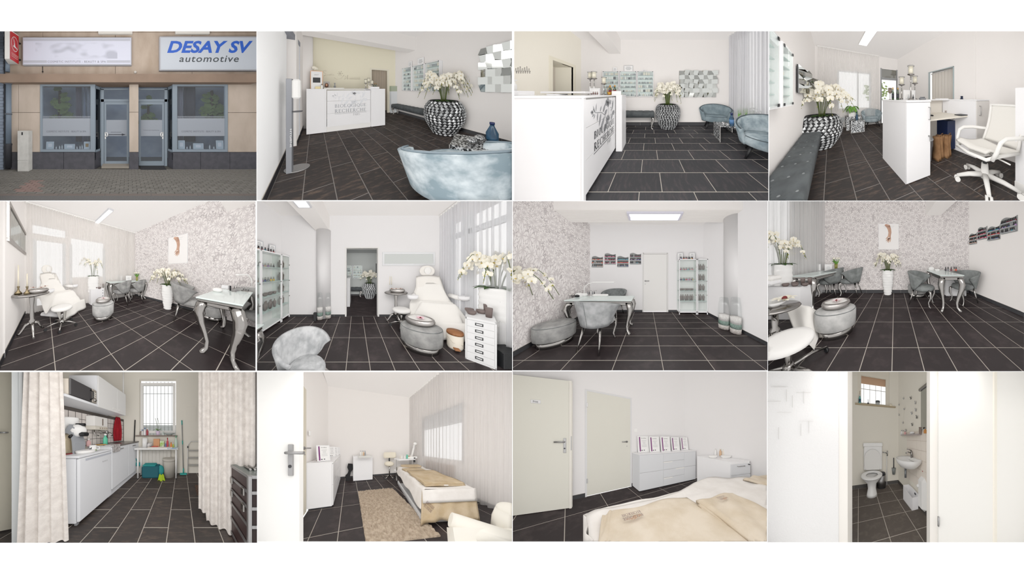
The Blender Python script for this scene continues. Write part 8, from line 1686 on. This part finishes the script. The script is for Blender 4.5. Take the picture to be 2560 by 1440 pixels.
 tw.part('label',M().box(-.03,.03,.045,.06,.012,.02),PAPERW)
 q=Vector((nr[0],nr[1],zb+.01))+Vector((-sin(rz)*1.05-cos(rz)*.08,cos(rz)*1.05-sin(rz)*.08,0));tw=r.thing('folded_towel','smaller beige towel folded behind large one '+W,'towel',tuple(q),rz+.1)
 for k in range(2):tw.part('fold',M().grid(lambda a,b,k=k:((a-.5)*.5,.26*b,.014*k+.014+.012*sin(a*4)),12,8,thick=(0,0,-.013)),BEIGEF)
 # trolley and lamp
 q=r.at(1215,900,3.7);zt=r.zat(q,728);t=r.thing('trolley','white glass trolley at head of massage bed','trolley',(q[0],q[1],0));t.part('shelf',M().box(-.28,.28,-.18,.18,zt-.03,zt).box(-.28,.28,-.18,.18,.3,.33),LACQ)
 for x in(-.27,.27):t.part('post',M().box(x-.01,x+.01,-.01,.01,.02,zt),CHROME)
 for i,x in enumerate((1172,1185,1212,1228,1236,1248,1262)):p=r.onz(x,722,zt);bottle(r,'small treatment bottle, %s of seven on trolley %s'%(ORDN[i],W),(q[0]+(x-1215)/r.ppm(q),q[1]-.05,zt),.12+.04*(i in(3,4)),.02,[PALE[2],PALE[0],PALE[0],mat('mint bottle','6fc0a8',.4),mat('mint bottle','6fc0a8'),mat('amber bottle','b58a4a',.3),PALE[2]][i],PALE[0])
 t=r.thing('magnifier_lamp','white jointed magnifier lamp on trolley '+W,'lamp',(q[0],q[1]-.02,zt));s=1/r.ppm(q);t.part('arm',M().tube([(58*s,0,0),(90*s,0,118*s)],.03,8).tube([(70*s,.02,0),(100*s,.02,115*s)],.012,8),PLASTW);t.part('base',M().box(20*s,110*s,-.05,.05,0,.06,.01),PLASTW);t.part('head',M().ball((95*s,0,122*s),.06,.06,.05,10,8),PLASTW);t.part('clamp',M().box(75*s,88*s,-.06,-.03,-.12,.03),BLACK)
 # rug
 A_,B_,C_,D_=[r.fl(*p)for p in((835,1003),(1115,975),(1508,1368),(900,1440))];q_=random.Random(2);N=60;hz={}
 def rug(a,b):p=Vector(A_).lerp(Vector(B_),a).lerp(Vector(D_).lerp(Vector(C_),a),b);k=(round(a*N),round(b*N));return(p.x+q_.uniform(-.006,.006),p.y+q_.uniform(-.006,.006),.02+q_.uniform(-.01,.016))
 g=M().grid(rug,N,N,thick=lambda a,b:tuple(Vector(A_).lerp(Vector(B_),a).lerp(Vector(D_).lerp(Vector(C_),a),b)),sm=False);simple(r,'shaggy_rug','beige shaggy rug beside massage bed','rug',(0,0,0),g,mat('shag beige','a3927f',.95,c2='c0b09d',ns=22,bump=.6,bs=70))
 # armchair
 cl=mat('cream leather2','f0ece2',.45);q=r.at(1800,1400,.98);t=r.thing('cream_armchair','cream leather armchair with rolled arm nearest viewer '+W,'armchair',(q[0],q[1],0));P=lambda x,y,Y:tuple(Vector(r.at(x,y,Y))-Vector((q[0],q[1],0)))
 t.part('arm',M().tube([P(1590,1225,1.16),P(1640,1250,1.14),P(1800,1320,1.05),P(2100,1440,.9)],[.068,.078,.09,.1],18),cl);t.part('arm_front',M().add([P(1560,1290,1.15),P(1660,1300,1.13),P(1660,1480,1.13),P(1575,1480,1.15)]+[P(1610,1290,1.0),P(2100,1300,.95),P(2100,1480,.95),P(1640,1480,1.0)],[(0,1,2,3),(4,7,6,5),(0,4,5,1),(1,5,6,2),(2,6,7,3),(3,7,4,0)]),cl)
 t.part('backrest',M().tube([P(2060,1330,1.25),P(2060,1230,1.25),P(2070,1160,1.25)],[.14,.13,.11],16).ball(P(2075,1155,1.25),.115,.115,.08,14,8),cl);t.part('seat',M().add([P(1850,1300,1.2),P(2110,1250,1.3),P(2110,1400,1.05),P(1900,1400,1.02),P(1850,1420,1.2),P(2110,1420,1.3),P(2110,1480,1.05),P(1900,1480,1.02)],[(0,3,2,1),(4,5,6,7),(0,1,5,4),(1,2,6,5),(2,3,7,6),(3,0,4,7)]),cl)
scene10()
# ============================================================ third room, bottom row
def scene11():
 r=p11;W='in the room with cream doors';vb=r.fl(615,1037)[1];ur=r.onv(1410,500,vb)[0];crm=mat('door ivory','dcdad0',.45)
 a,b=r.fl(-60,1214),r.fl(487,1138);rz=math.atan2(b[1]-a[1],b[0]-a[0]);L=math.hypot(b[0]-a[0],b[1]-a[1]);t=r.thing('door_1','large ivory door with Privat sign '+W,'door',(a[0],a[1],0),rz,kind='structure');hd=r.zat(b,95);d=(b[0]-a[0],b[1]-a[1]);X=lambda x,y:along(a,b,r.on(x,y,a,d));Z=lambda x,y:r.on(x,y,a,d)[2]
 t.part('leaf',M().box(0,L,0,.04,.015,hd),crm);t.part('edge_strip',M().box(L-.03,L+.004,-.012,.045,.012,hd),mat('door strip','e6e2da',.5));sg=t.part('sign_plate',M().box(X(153,262),X(236,262),-.006,0,Z(195,277),Z(195,248),.002),STEEL);wv=(X(236,262)-X(153,262));t.part('lettering',lettering('Privat',wv*.5,.028,.01).xf((X(195,262),-.008,Z(195,270))),INK,sg);door_handle(r,t,X(433,592),Z(433,592),-1);t.part('lock_case',M().box(L-.008,L+.006,-.016,-.01,Z(475,660),Z(475,545)),STEEL)
 d0,d1,dz=r.onv(612,500,vb)[0],r.onv(966,500,vb)[0],r.onv(800,212,vb)[2];t=r.thing('door_2','closed ivory door left of white sideboard '+W,'door',(d0,vb,0),kind='structure');w=d1-d0;t.part('leaf',M().box(.0,w,-.01,.03,.012,dz),crm);t.part('door_frame',M().box(-.03,0,-.02,.05,0,dz+.03).box(w,w+.03,-.02,.05,0,dz+.03).box(0,w,-.02,.05,dz,dz+.03),mat('frame white2','dededf',.5));door_handle(r,t,r.onv(938,590,vb)[0]-d0,r.onv(938,590,vb)[2],-1,plate=False)
 for z in(r.onv(605,290,vb)[2],r.onv(605,910,vb)[2]):t.part('hinge',M().box(-.01,.015,-.03,-.01,z-.04,z+.04),STEEL)
 q=r.onv(1012,497,vb);simple(r,'light_switch','white light switch between ivory door and certificates '+W,'switch',(q[0],vb,q[2]-.04),M().box(-.04,.04,-.012,0,0,.08,.003).box(-.025,.025,-.016,-.012,.015,.065),PLASTW)
 a,b=r.fl(1044,1010),r.fl(1504,905);h=r.zat(a,692);rz=math.atan2(b[1]-a[1],b[0]-a[0]);L=math.hypot(b[0]-a[0],b[1]-a[1]);dp=.36;t=r.thing('sideboard','white sideboard with drawers below five certificates '+W,'sideboard',a,rz);gl=mat('gloss grey white','dcdde0',.2,coat=.3)
 t.part('body',M().box(0,L,.02,dp,.03,h-.015),gl);t.part('top',M().box(-.004,L+.004,-.004,dp,h-.015,h),LACQ);t.part('plinth',M().box(.01,L-.01,.04,dp,0,.03),BLACK);x1,x2=L*.36,L*.75
 for a0,a1,n in((0,x1,2),(x1,x2,4),(x2,L,2)):
  for j in range(n):g=t.part('drawer' if n==4 else 'door',M().box(a0+.003,a1-.003,0,.02,.035+(h-.055)*j/n,.035+(h-.055)*(j+1)/n-.006,.002),gl);(t.part('grip',M().box(a0+(.0 if j%2==0 else(a1-a0)*.55)+.005,a0+(a1-a0)*(.4 if j%2==0 else.99),-.006,0,.035+(h-.055)*(j+1)/n-.03,.035+(h-.055)*(j+1)/n-.006),MATTW,g)if n==4 and j<3 else None)
 for i,(x,y,w_,hh)in enumerate(((1077,676,.29,.38),(1168,675,.28,.37),(1259,672,.28,.37),(1340,664,.27,.36),(1413,658,.26,.36))):p=r.onz(x,y,h);certificate(r,'framed certificate with purple stripe, %s of five on sideboard %s'%(ORDN[i],W),(p[0],p[1],h),rz,w_,hh,-.14)
 hz=.69;q=r.onz(1785,757,hz);k0=r.onz(1515,708,hz);d=(q[0]-k0[0],q[1]-k0[1]);L=math.hypot(*d);t=r.thing('drawer_pedestal','white pedestal with drawers beside sideboard '+W,'cabinet',(k0[0],k0[1],0),math.atan2(d[1],d[0]));dp=.5
 t.part('body',M().box(0,L,0,dp,.02,hz-.02),LACQ);t.part('top',M().box(-.003,L+.003,-.003,dp,hz-.02,hz),LACQ)
 for k in range(3):g=t.part('drawer',M().box(L,L+.015,.004,dp-.004,.04+k*(hz-.07)/3,.03+(k+1)*(hz-.07)/3,.002),gl);t.part('handle',M().tube([(L+.015,dp*.3,(k+.75)*(hz-.07)/3+.04),(L+.035,dp*.3,(k+.75)*(hz-.07)/3+.04),(L+.035,dp*.65,(k+.75)*(hz-.07)/3+.04),(L+.015,dp*.65,(k+.75)*(hz-.07)/3+.04)],.005,5),CHROME,g)
 t.part('key',M().box(L+.015,L+.04,dp*.86,dp*.9,hz-.07,hz-.055),DARKG)
 for i,(x,w_)in enumerate(((1642,.24),(1752,.36))):p=r.onz(x,722,hz);simple(r,'white_tray','%s white tray on drawer pedestal %s'%(('smaller','larger')[i],W),'tray',p,M().lathe([(.09,0),(.12,.05),(.11,.05),(.085,.012)],24,w_/.24*.9,.7),CERAM)
 for i,(x,c)in enumerate(((1664,PALE[0]),(1705,mat('peach bottle','d9b694',.4)),(1728,PALE[2]),(1748,PALE[3]),(1768,PALE[2]))):p=r.onz(x,712,hz);bottle(r,'small lotion bottle, %s of five in white trays %s'%(ORDN[i],W),(p[0],p[1],hz+.02),.17,.024,c,PALE[0])
 # bed top, sheet and towels laid at bed height
 zb=.56;left=[(1600,882),(1490,930),(1390,995),(1200,1046),(1000,1080),(800,1128),(690,1150),(606,1190),(625,1290),(630,1450)]
 def lf(t):k=t*(len(left)-1);i=min(int(k),len(left)-2);f=k-i;return(left[i][0]*(1-f)+left[i+1][0]*f,left[i][1]*(1-f)+left[i+1][1]*f)
 def sh(a,b):
  x,y=lf(b);x2,y2=2150,880+(1450-880)*b;X,Y=x+(x2-x)*a,y+(y2-y)*a**.6;e=max(0,.12-a)/.12*(1 if b>.3 else.4);p=r.onz(X,Y,zb-.0);k=1-.0*e;return(p[0],p[1],p[2]+.010*sin(a*15+b*11))
 t=r.thing('massage_bed','massage bed with white sheet nearest viewer '+W,'bed',r.onz(1500,1200,0));T=Matrix.Translation(Vector(r.onz(1500,1200,0)))
 loc0=Vector(r.onz(1500,1200,0));S=lambda f:(lambda a,b:tuple(Vector(f(a,b))-loc0));t.part('sheet',M().grid(S(sh),34,34,thick=(0,0,-.012)),SHEET)
 t.part('sheet_side',M().grid(S(lambda a,b:tuple(Vector(r.onz(*lf(.1+.9*a),zb))+Vector((.02*sin(a*40),.01,-.25*(1-b))))),40,4,thick=(.004,.004,0)),SHEET);pass
 def poly(lab,pts,zt,mt,nz,nm='towel_fold'):
  TL,TR,BR,BL=pts
  def f(a,b):x=(TL[0]*(1-a)+TR[0]*a)*(1-b)+(BL[0]*(1-a)+BR[0]*a)*b;y=(TL[1]*(1-a)+TR[1]*a)*(1-b)+(BL[1]*(1-a)+BR[1]*a)*b;e=min(a,1-a,b,1-b);p=r.onz(x,y+8*sin(a*7+b*3)*nz,zt);return(p[0],p[1],zt-.018*max(0,1-e/.05)+.006*sin(a*11+b*7))
  return M().grid(f,26,26,thick=(0,0,-.02))
 tw=r.thing('beige_towel','large sand towel over foot of bed '+W,'towel',loc0);g=poly('',((800,1140),(1430,1018),(2140,1430),(720,1460)),zb+.035,SAND,1).xf(tuple(-loc0));tw.part('cloth',g,SAND);tw.part('edge',poly('',((735,1180),(830,1130),(900,1460),(690,1460)),zb+.025,SAND,1).xf(tuple(-loc0)),SAND)
 tw2=r.thing('beige_towel','folded sand towel lying across bed beyond larger one '+W,'towel',loc0)
 for k in range(3):tw2.part('fold',poly('',((1505+14*k,1050+34*k),(1800,988+20*k),(2150,1150+30*k),(2095-30*k,1440)),zb+.075-.016*k,SAND,.6).xf(tuple(-loc0)),SAND)
 tw3=r.thing('beige_towel','small sand towel at far end of bed '+W,'towel',loc0);tw3.part('cloth',poly('',((1890,885),(2000,862),(2150,858),(2120,930)),zb+.04,SAND,.4).xf(tuple(-loc0)),SAND)
 st=mat('plum stitch','5e3a4a',.7);gd=mat('gold stitch','c79a78',.7)
 for(x,y,wpx,zz,tt)in((985,1205,170,zb+.048,tw),(1722,1058,95,zb+.093,tw2)):
  p=r.onz(x,y,zz);s=wpx/r.ppm(p);m=serif('BIOLOGIQUE',s,s*.2).join(serif('RECHERCHE',s,s*.2),loc=(0,0,-s*.28)).xf((0,0,0),rx=R(-90));m.xf((0,0,0),rz=pi-.12);m.v=[(v[0]+p[0]-loc0[0],v[1]+p[1]-loc0[1],zz+.008)for v in m.v];tt.part('embroidery',m,st)
  m=botanic(s*.8,s*.4).xf((0,0,0),rx=R(-90));m.v=[(v[0]+p[0]-loc0[0],v[1]*.5+p[1]-loc0[1]-s*.25,zz+.008)for v in m.v];tt.part('flower_embroidery',m,gd)
scene11()
# ============================================================ fourth room, bottom row: toilet
def scene12():
 r=p12;W='in the toilet room';q=r.fl(985,940);vb=q[1];ur=r.onv(1083,500,vb)[0];ca=-r.a
 def face(name,lab,x0,x1,Y,mt,dep=.06,z0=-.2,z1=2.6):a,b=r.at(x0,800,Y),r.at(x1,800,Y);m=M();m.box(0,(x1-x0)/r.f*Y,0,dep,z0,z1);return r.struct(name,lab,m,mt,(a[0],a[1],0),ca)
 RG=mat('rough white plaster','e6e5e4',.85,bump=.55,bs=55)
 face('wall_left','rough white plaster wall left of toilet door',0,592,.92,RG,.03);face('trim_1','white door frame left of toilet opening',592,668,.93,mat('frame ivory','ece8e2',.45),.1);face('trim_2','white door frame right of toilet opening',1342,1412,.93,mat('frame ivory','ece8e2',.45),.1)
 a=r.at(1412,800,.9);t=r.thing('door_1','big white door leaf right of toilet opening','door',(a[0],a[1],0),ca,kind='structure');t.part('leaf',M().box(0,1.0,0,.04,-.2,2.6),mat('door soft white','e6e4df',.4));t.part('hinge',M().tube([(-.004,-.006,r.zat(a,1275)),(-.004,-.006,r.zat(a,1200))],.008,8),STEEL)
 a=r.at(668,800,.955);simple(r,'strike_plate','steel strike plate on left frame of toilet opening','lock plate',(a[0],a[1],0),M().box(-.002,.008,0,.03,r.zat(a,652),r.zat(a,422)),STEEL,ca)
 q_=random.Random(4);g=r.thing('tile_stickers','faint grey crossing lines on rough plaster wall','wall decal',r.at(20,100,.915),ca);k=.915/r.f
 for i in range(12):x,y=q_.uniform(10,360)*k,-q_.uniform(0,400)*k;g.part('line',M().box(x,x+.001,-.002,0,y-.1,y)if i%2 else M().box(x-.05,x+.07,-.002,0,y,y+.001),mat('faint line','c9c6c3',.8))
 # window
 X=lambda x,y,v=vb:r.onv(x,y,v);zs=X(740,278)[2];f=mat('pvc cream','e9e2d3',.4);x0,x1=X(760,100)[0]-.03,X(1000,300)[0]+.03
 t=r.thing('window_1','small tilted cream window high in toilet room','window',(x0,vb+.04,zs),kind='structure');w,h=x1-x0,1.0;zt=X(800,45)[2]-zs+.02;t.part('frame',M().box(0,.085,0,.05,0,h).box(w-.085,w,0,.05,0,h).box(.085,w-.085,0,.05,0,.05).box(.085,w-.085,0,.05,zt,h),f);t.part('pane',M().box(.085,w-.085,.02,.026,.05,zt),glass('window pane','fdfefe'));t.part('handle',M().tube([(.055,-.01,.2),(.055,-.03,.22),(.055,-.03,.32)],.008,6),mat('handle cream','d6c9b4',.4))
 b=r.thing('window_bars','thin grey bars outside toilet window','bars',(x0,vb+.3,zs))
 for i in range(4):b.part('bar',M().tube([(w*(.2+.2*i),0,-.2),(w*(.2+.2*i),0,1.3)],.006,5),mat('bar pale','c9c2bb',.5))
 b.part('cross_bar',M().box(-.3,w+.6,-.005,.005,.5,.512),mat('bar pale','c9c2bb'));simple(r,'brick_lintel','peach coloured brick strip outside toilet window','brickwork',(x0-.2,vb+.25,zs+zt-.1),M().box(0,w+.8,0,.05,0,.5),mat('peach brick','e0b89a',.9))
 m=M();sx0,sx1=X(730,280)[0],X(1056,335)[0];m.box(0,sx1-sx0,-.06,.12,-.03,0);r.struct('trim_3','beige stone sill of toilet window',m,mat('sill beige','b9a98c',.6),(sx0,vb,zs))
 vs=vb-.02;bottle(r,'teal and white cleaner bottle on toilet window sill',(X(768,270,vs)[0],vs,zs),.22,.028,mat('teal cleaner','6fb9b4',.4),PLASTW,band=mat('cleaner print','39576e',.5));t=r.thing('reed_diffuser','small dark reed diffuser on toilet window sill','diffuser',(X(836,285,vs)[0],vs,zs));t.part('flask',M().ball((0,0,.025),.022,.022,.028,10,8),DARKG)
 for s in(-1,0,1):t.part('reed',M().tube([(0,0,.04),(s*.02,0,.13)],.0025,4),GREYP)
 t=r.thing('candle_glass','grey patterned candle glass on toilet window sill','candle',(X(915,300,vs)[0],vs,zs));t.part('glass',M().lathe([(.045,0),(.055,.11),(.05,.11),(.045,.02)],16),mat('grey glass','b9bcbc',.2));t.part('rim_print',M().lathe([(.0545,.06),(.0565,.105)],16),mat('print grey','5d6164',.5));simple(r,'sill_cup','small white candle at end of toilet window sill','candle',(X(1020,310,vs)[0],vs,zs),M().lathe([(.04,0),(.04,.05)],14),CANDLE)
 # toilet
 q=r.fl(872,1050);rz=.05;t=r.thing('toilet','white floor standing toilet with lid open','toilet',(q[0],q[1]+.12,0),ca*.6);s=1/r.ppm(q);z=lambda y:r.zat(q,y);dz=z(880);dp=max(.2,vb-q[1]-.14)
 t.part('pedestal',M().lathe([(44*s*1.05,0),(42*s,.05),(34*s,.16),(40*s,dz*.62),(78*s,dz*.9),(86*s,dz*.97)],28,1,1.15),CERAM);t.part('bowl',M().lathe([(86*s,dz*.97),(60*s,dz*.97),(40*s,dz*.72),(.001,dz*.66)],28,1,1.3),mat('bowl inner','d9d6d0',.15));ring=M()
 ring.grid(lambda a,b:(cos(2*pi*a)*(50+40*b)*s,sin(2*pi*a)*(50+40*b)*s*1.35,dz+.018+.012*sin(pi*b)),32,5,thick=(0,0,-.02));t.part('seat',ring,PLASTW)
 t.part('lid',M().prism([(cos(R(a))*78*s*(1 if a<180 else.95),(sin(R(a))*.24+.27 if a<180 else.10+.02*sin(R(a)))*1.0*dz/.42)for a in range(0,181,12)]+[(-60*s,.03),(60*s,.03)],-.012,.012).xf((0,dp*.60,dz+.02),rx=R(4)),mat('lid white','eceae6',.2));t.part('cistern',M().box(-86*s,88*s,dp*.68,dp+.02,dz+.03,r.zat((q[0],q[1]+dp),628),.02),CERAM);t.part('cistern_lid',M().box(-90*s,92*s,dp*.66,dp+.03,r.zat((q[0],q[1]+dp),630),r.zat((q[0],q[1]+dp),600),.012),CERAM);t.part('water_pipe',M().tube([(92*s,dp*.8,z(700)),(120*s,dp*.8,z(705)),(135*s,dp*.9,z(715))],.012,7).tube([(140*s,dp*.9,z(690)),(140*s,dp*.9,z(740))],.013,7),STEEL)
 t.part('supply_tube',M().tube([(136*s,dp,z(740)),(136*s,dp,.02)],.012,7),PLASTW)
 q=r.fl(950,975);t=r.thing('pedal_bin','small steel pedal bin behind toilet','bin',(q[0],q[1]+.1,0));k=1/r.ppm(q);t.part('body',M().lathe([(36*k,.02),(36*k,105*k)],20),STEEL);t.part('lid',M().lathe([(37*k,105*k),(33*k,122*k),(.001,126*k)],20),DARKG);t.part('base',M().lathe([(38*k,0),(38*k,.02)],20),BLACK)
 q=X(1045,840,vb-.05);t=r.thing('toilet_brush','wall toilet brush in clear grey cup','brush',(q[0],vb-.05,q[2]));k=1/r.ppm(q);t.part('cup',M().lathe([(12*k,-15*k),(18*k,35*k)],14),mat('cup grey','8d918f',.2));t.part('handle',M().tube([(0,0,30*k),(0,0,118*k)],4*k,6),DARKG);t.part('bracket',M().box(-14*k,0,0,.05,28*k,36*k),CHROME)
 # washbasin side, on wall u = ur
 o=lambda x,y,u=ur:r.onu(x,y,u);Wt=mat('cream wall tile','efe6db',.3);s_=r.struct('trim_4','cream tile field around washbasin',M().box(-.006,0,o(1313,700)[1]-.3,o(1155,700)[1],.35,1.36),mat('tile joint rose','c9b5a6',.9),(ur,0,0));v0=o(1155,700)[1];tw=.15
 for i in range(6):
  for j in range(6):r.child(s_,'tile',M().box(-.012,-.006,v0-(i+1)*tw+.002,v0-i*tw-.002,.35+j*.168+.002,.35+(j+1)*.168-.002),Wt,(ur,0,0))
 c=o(1260,700,ur-.2);vc=c[1];zr=r.onz(1200,690,0)and o(1095,700,ur-.36)[2];zr=.86
 cx=r.onz(1215,715,zr);t=r.thing('washbasin','white oval washbasin on toilet room wall','sink',(ur-.17,cx[1]-.12,zr));t.part('basin',M().lathe([(.09,-.17),(.2,-.14),(.28,-.07),(.31,-.01),(.30,.008),(.26,-.015),(.2,-.08),(.001,-.1)],32,.72,1.0),CERAM);t.part('back_ledge',M().box(.08,.17,-.22,.22,-.06,.006,.02),CERAM);t.part('overflow',M().ball((.12,-.02,-.03),.012,n=8,m=5),DARKG)
 bs=(ur-.17,cx[1]-.05,zr);tp=r.thing('tap','chrome single lever tap on washbasin','tap',(ur-.06,cx[1]-.05,zr));tp.part('body',M().tube([(0,0,0),(-.012,0,.13)],[.026,.02],10),CHROME);tp.part('spout',M().tube([(-.01,0,.09),(-.08,-.0,.11),(-.13,0,.09)],.013,8),CHROME);tp.part('lever',M().tube([(-.01,0,.14),(-.1,.01,.17)],.010,8),CHROME)
 t=r.thing('drain_trap','grey plastic drain trap below washbasin','pipe',(ur-.18,cx[1]-.02,0));t.part('pipe',M().tube([(0,0,zr-.12),(0,0,zr-.2)],.03,10).tube([(0,0,zr-.2),(0,0,zr-.38)],.022,10),mat('trap grey','8f9396',.35,.4));t.part('collar',M().lathe([(.04,zr-.15),(.04,zr-.11)],14),PLASTW)
 q=r.fl(1245,1145);hb,ht=.16,.62;vb2=r.onu(1205,1000,ur-.32)[1];bn,bf=r.fl(1310,1203),r.fl(1212,1140);ht=r.zat(bf,865);Lb=bf[1]-bn[1];t=r.thing('under_sink_boiler','white rounded boiler under washbasin','boiler',((bn[0]+bf[0])/2,bn[1],0));t.part('body',M().box(0,.25,0,Lb,.03,ht,.06),PLASTW);t.part('knob',M().ball((-.004,Lb*.75,ht*.72),.025,.025,.03,12,8),PLASTW);t.part('logo',M().box(-.003,.0,.25,.30,.22,.25),INK)
 for i,cc in enumerate(('b03a3f','4f7fae','d6cbb6')):t.part('hose',M().tube([(.12+.03*i,.1+.08*i,ht),(.06+.04*i,.12+.05*i,ht+.09),(.16,.2+.05*i,zr-.1)],.012,6),mat('hose '+cc,cc,.5))
 q0,q1=r.fl(1122,1060),r.fl(1195,1155);q2=r.fl(1243,1148);L=math.hypot(q1[0]-q0[0],q1[1]-q0[1]);rz=math.atan2(q1[1]-q0[1],q1[0]-q0[0]);t=r.thing('magazine_box','white slanted file box on toilet floor','box',q0,rz);hh=r.zat(q0,945);hl=r.zat(q1,1050)
 t.part('shell',M().prism([(0,0),(L,0),(L,hl),(L*.45,hl*1.1),(0,hh)],0,.004).prism([(0,0),(L,0),(L,hl*1.2),(L*.45,hh),(0,hh)],.12,.124).box(0,L,0,.124,0,.006).box(0,.004,0,.124,0,hh).box(L-.004,L,0,.124,0,hl),LACQ)
 # shelf, mirror, stickers
 zsh=o(1105,536,ur-.1)[2];va=o(1105,530,ur-.1)[1];t=r.thing('glass_shelf','grey glass shelf above washbasin','shelf',(ur-.11,va,zsh));t.part('board',M().box(0,.11,-.75,0,-.012,.008),mat('shelf grey','b3a9a8',.3))
 for i,(x,hh,c,nm)in enumerate(((1110,.11,PALE[0],'bottle'),(1124,.10,PALE[2],'bottle'),(1138,.08,mat('pink bottle','e3b0ae',.4),'bottle'),(1262,.11,mat('taupe soap','8a7a70',.4),'dispenser'),(1303,.08,mat('orange soap','c98a45',.4),'bottle'))):bottle(r,'%s %s on shelf above washbasin'%(('tall white','cream','pink','taupe square','orange')[i],nm),(ur-.06,o(x,515,ur-.06)[1],zsh+.008),hh,.024,c,c if i==3 else GREYP,neck=.9 if i==3 else.5)
 simple(r,'shelf_towel','rolled white cloth on shelf above washbasin','cloth',(ur-.06,o(1195,515,ur-.06)[1],zsh+.008),M().ball((0,0,.025),.04,.07,.028,10,6),PAPERW)
 a,b=o(1272,490),o(1272,180);t=r.thing('wall_mirror','frameless mirror above washbasin shelf','mirror',(ur-.012,a[1],a[2]));t.part('glass',M().box(0,.01,-.6,0,0,b[2]-a[2]),MIRROR);t.part('lamp',M().box(-.04,.01,-.5,.02,b[2]-a[2],b[2]-a[2]+.05,.01),CHROME)
 bw=mat('sticker grey','b9b7b5',.4);bd=mat('sticker dark','85837f',.3,.4)
 for i,(x,y)in enumerate(((1130,232),(1190,230),(1228,270),(1135,320),(1198,355),(1240,388),(1125,432),(1202,448),(1092,370),(1092,285),(1150,495),(1230,330))):
  p=o(x,y);t=r.thing('butterfly_sticker','grey butterfly wall sticker, %s of twelve above washbasin'%ORDN[i],'wall sticker',p,R(-90),1.0,'butterfly stickers above washbasin',ry=.4*(i%3-1));
  for sx in(-1,1):t.part('wing',M().add([(0,-.004,-.01),(sx*.03,-.02,.035),(sx*.042,-.022,.015),(sx*.024,-.014,-.004),(sx*.03,-.016,-.03),(sx*.01,-.008,-.032)],[(0,1,2,3),(0,3,4,5)]),bd if i in(5,7,1)else bw)
  t.part('body',M().tube([(0,-.004,-.028),(0,-.004,.03)],.003,5),bd)
scene12()
drop_empty()
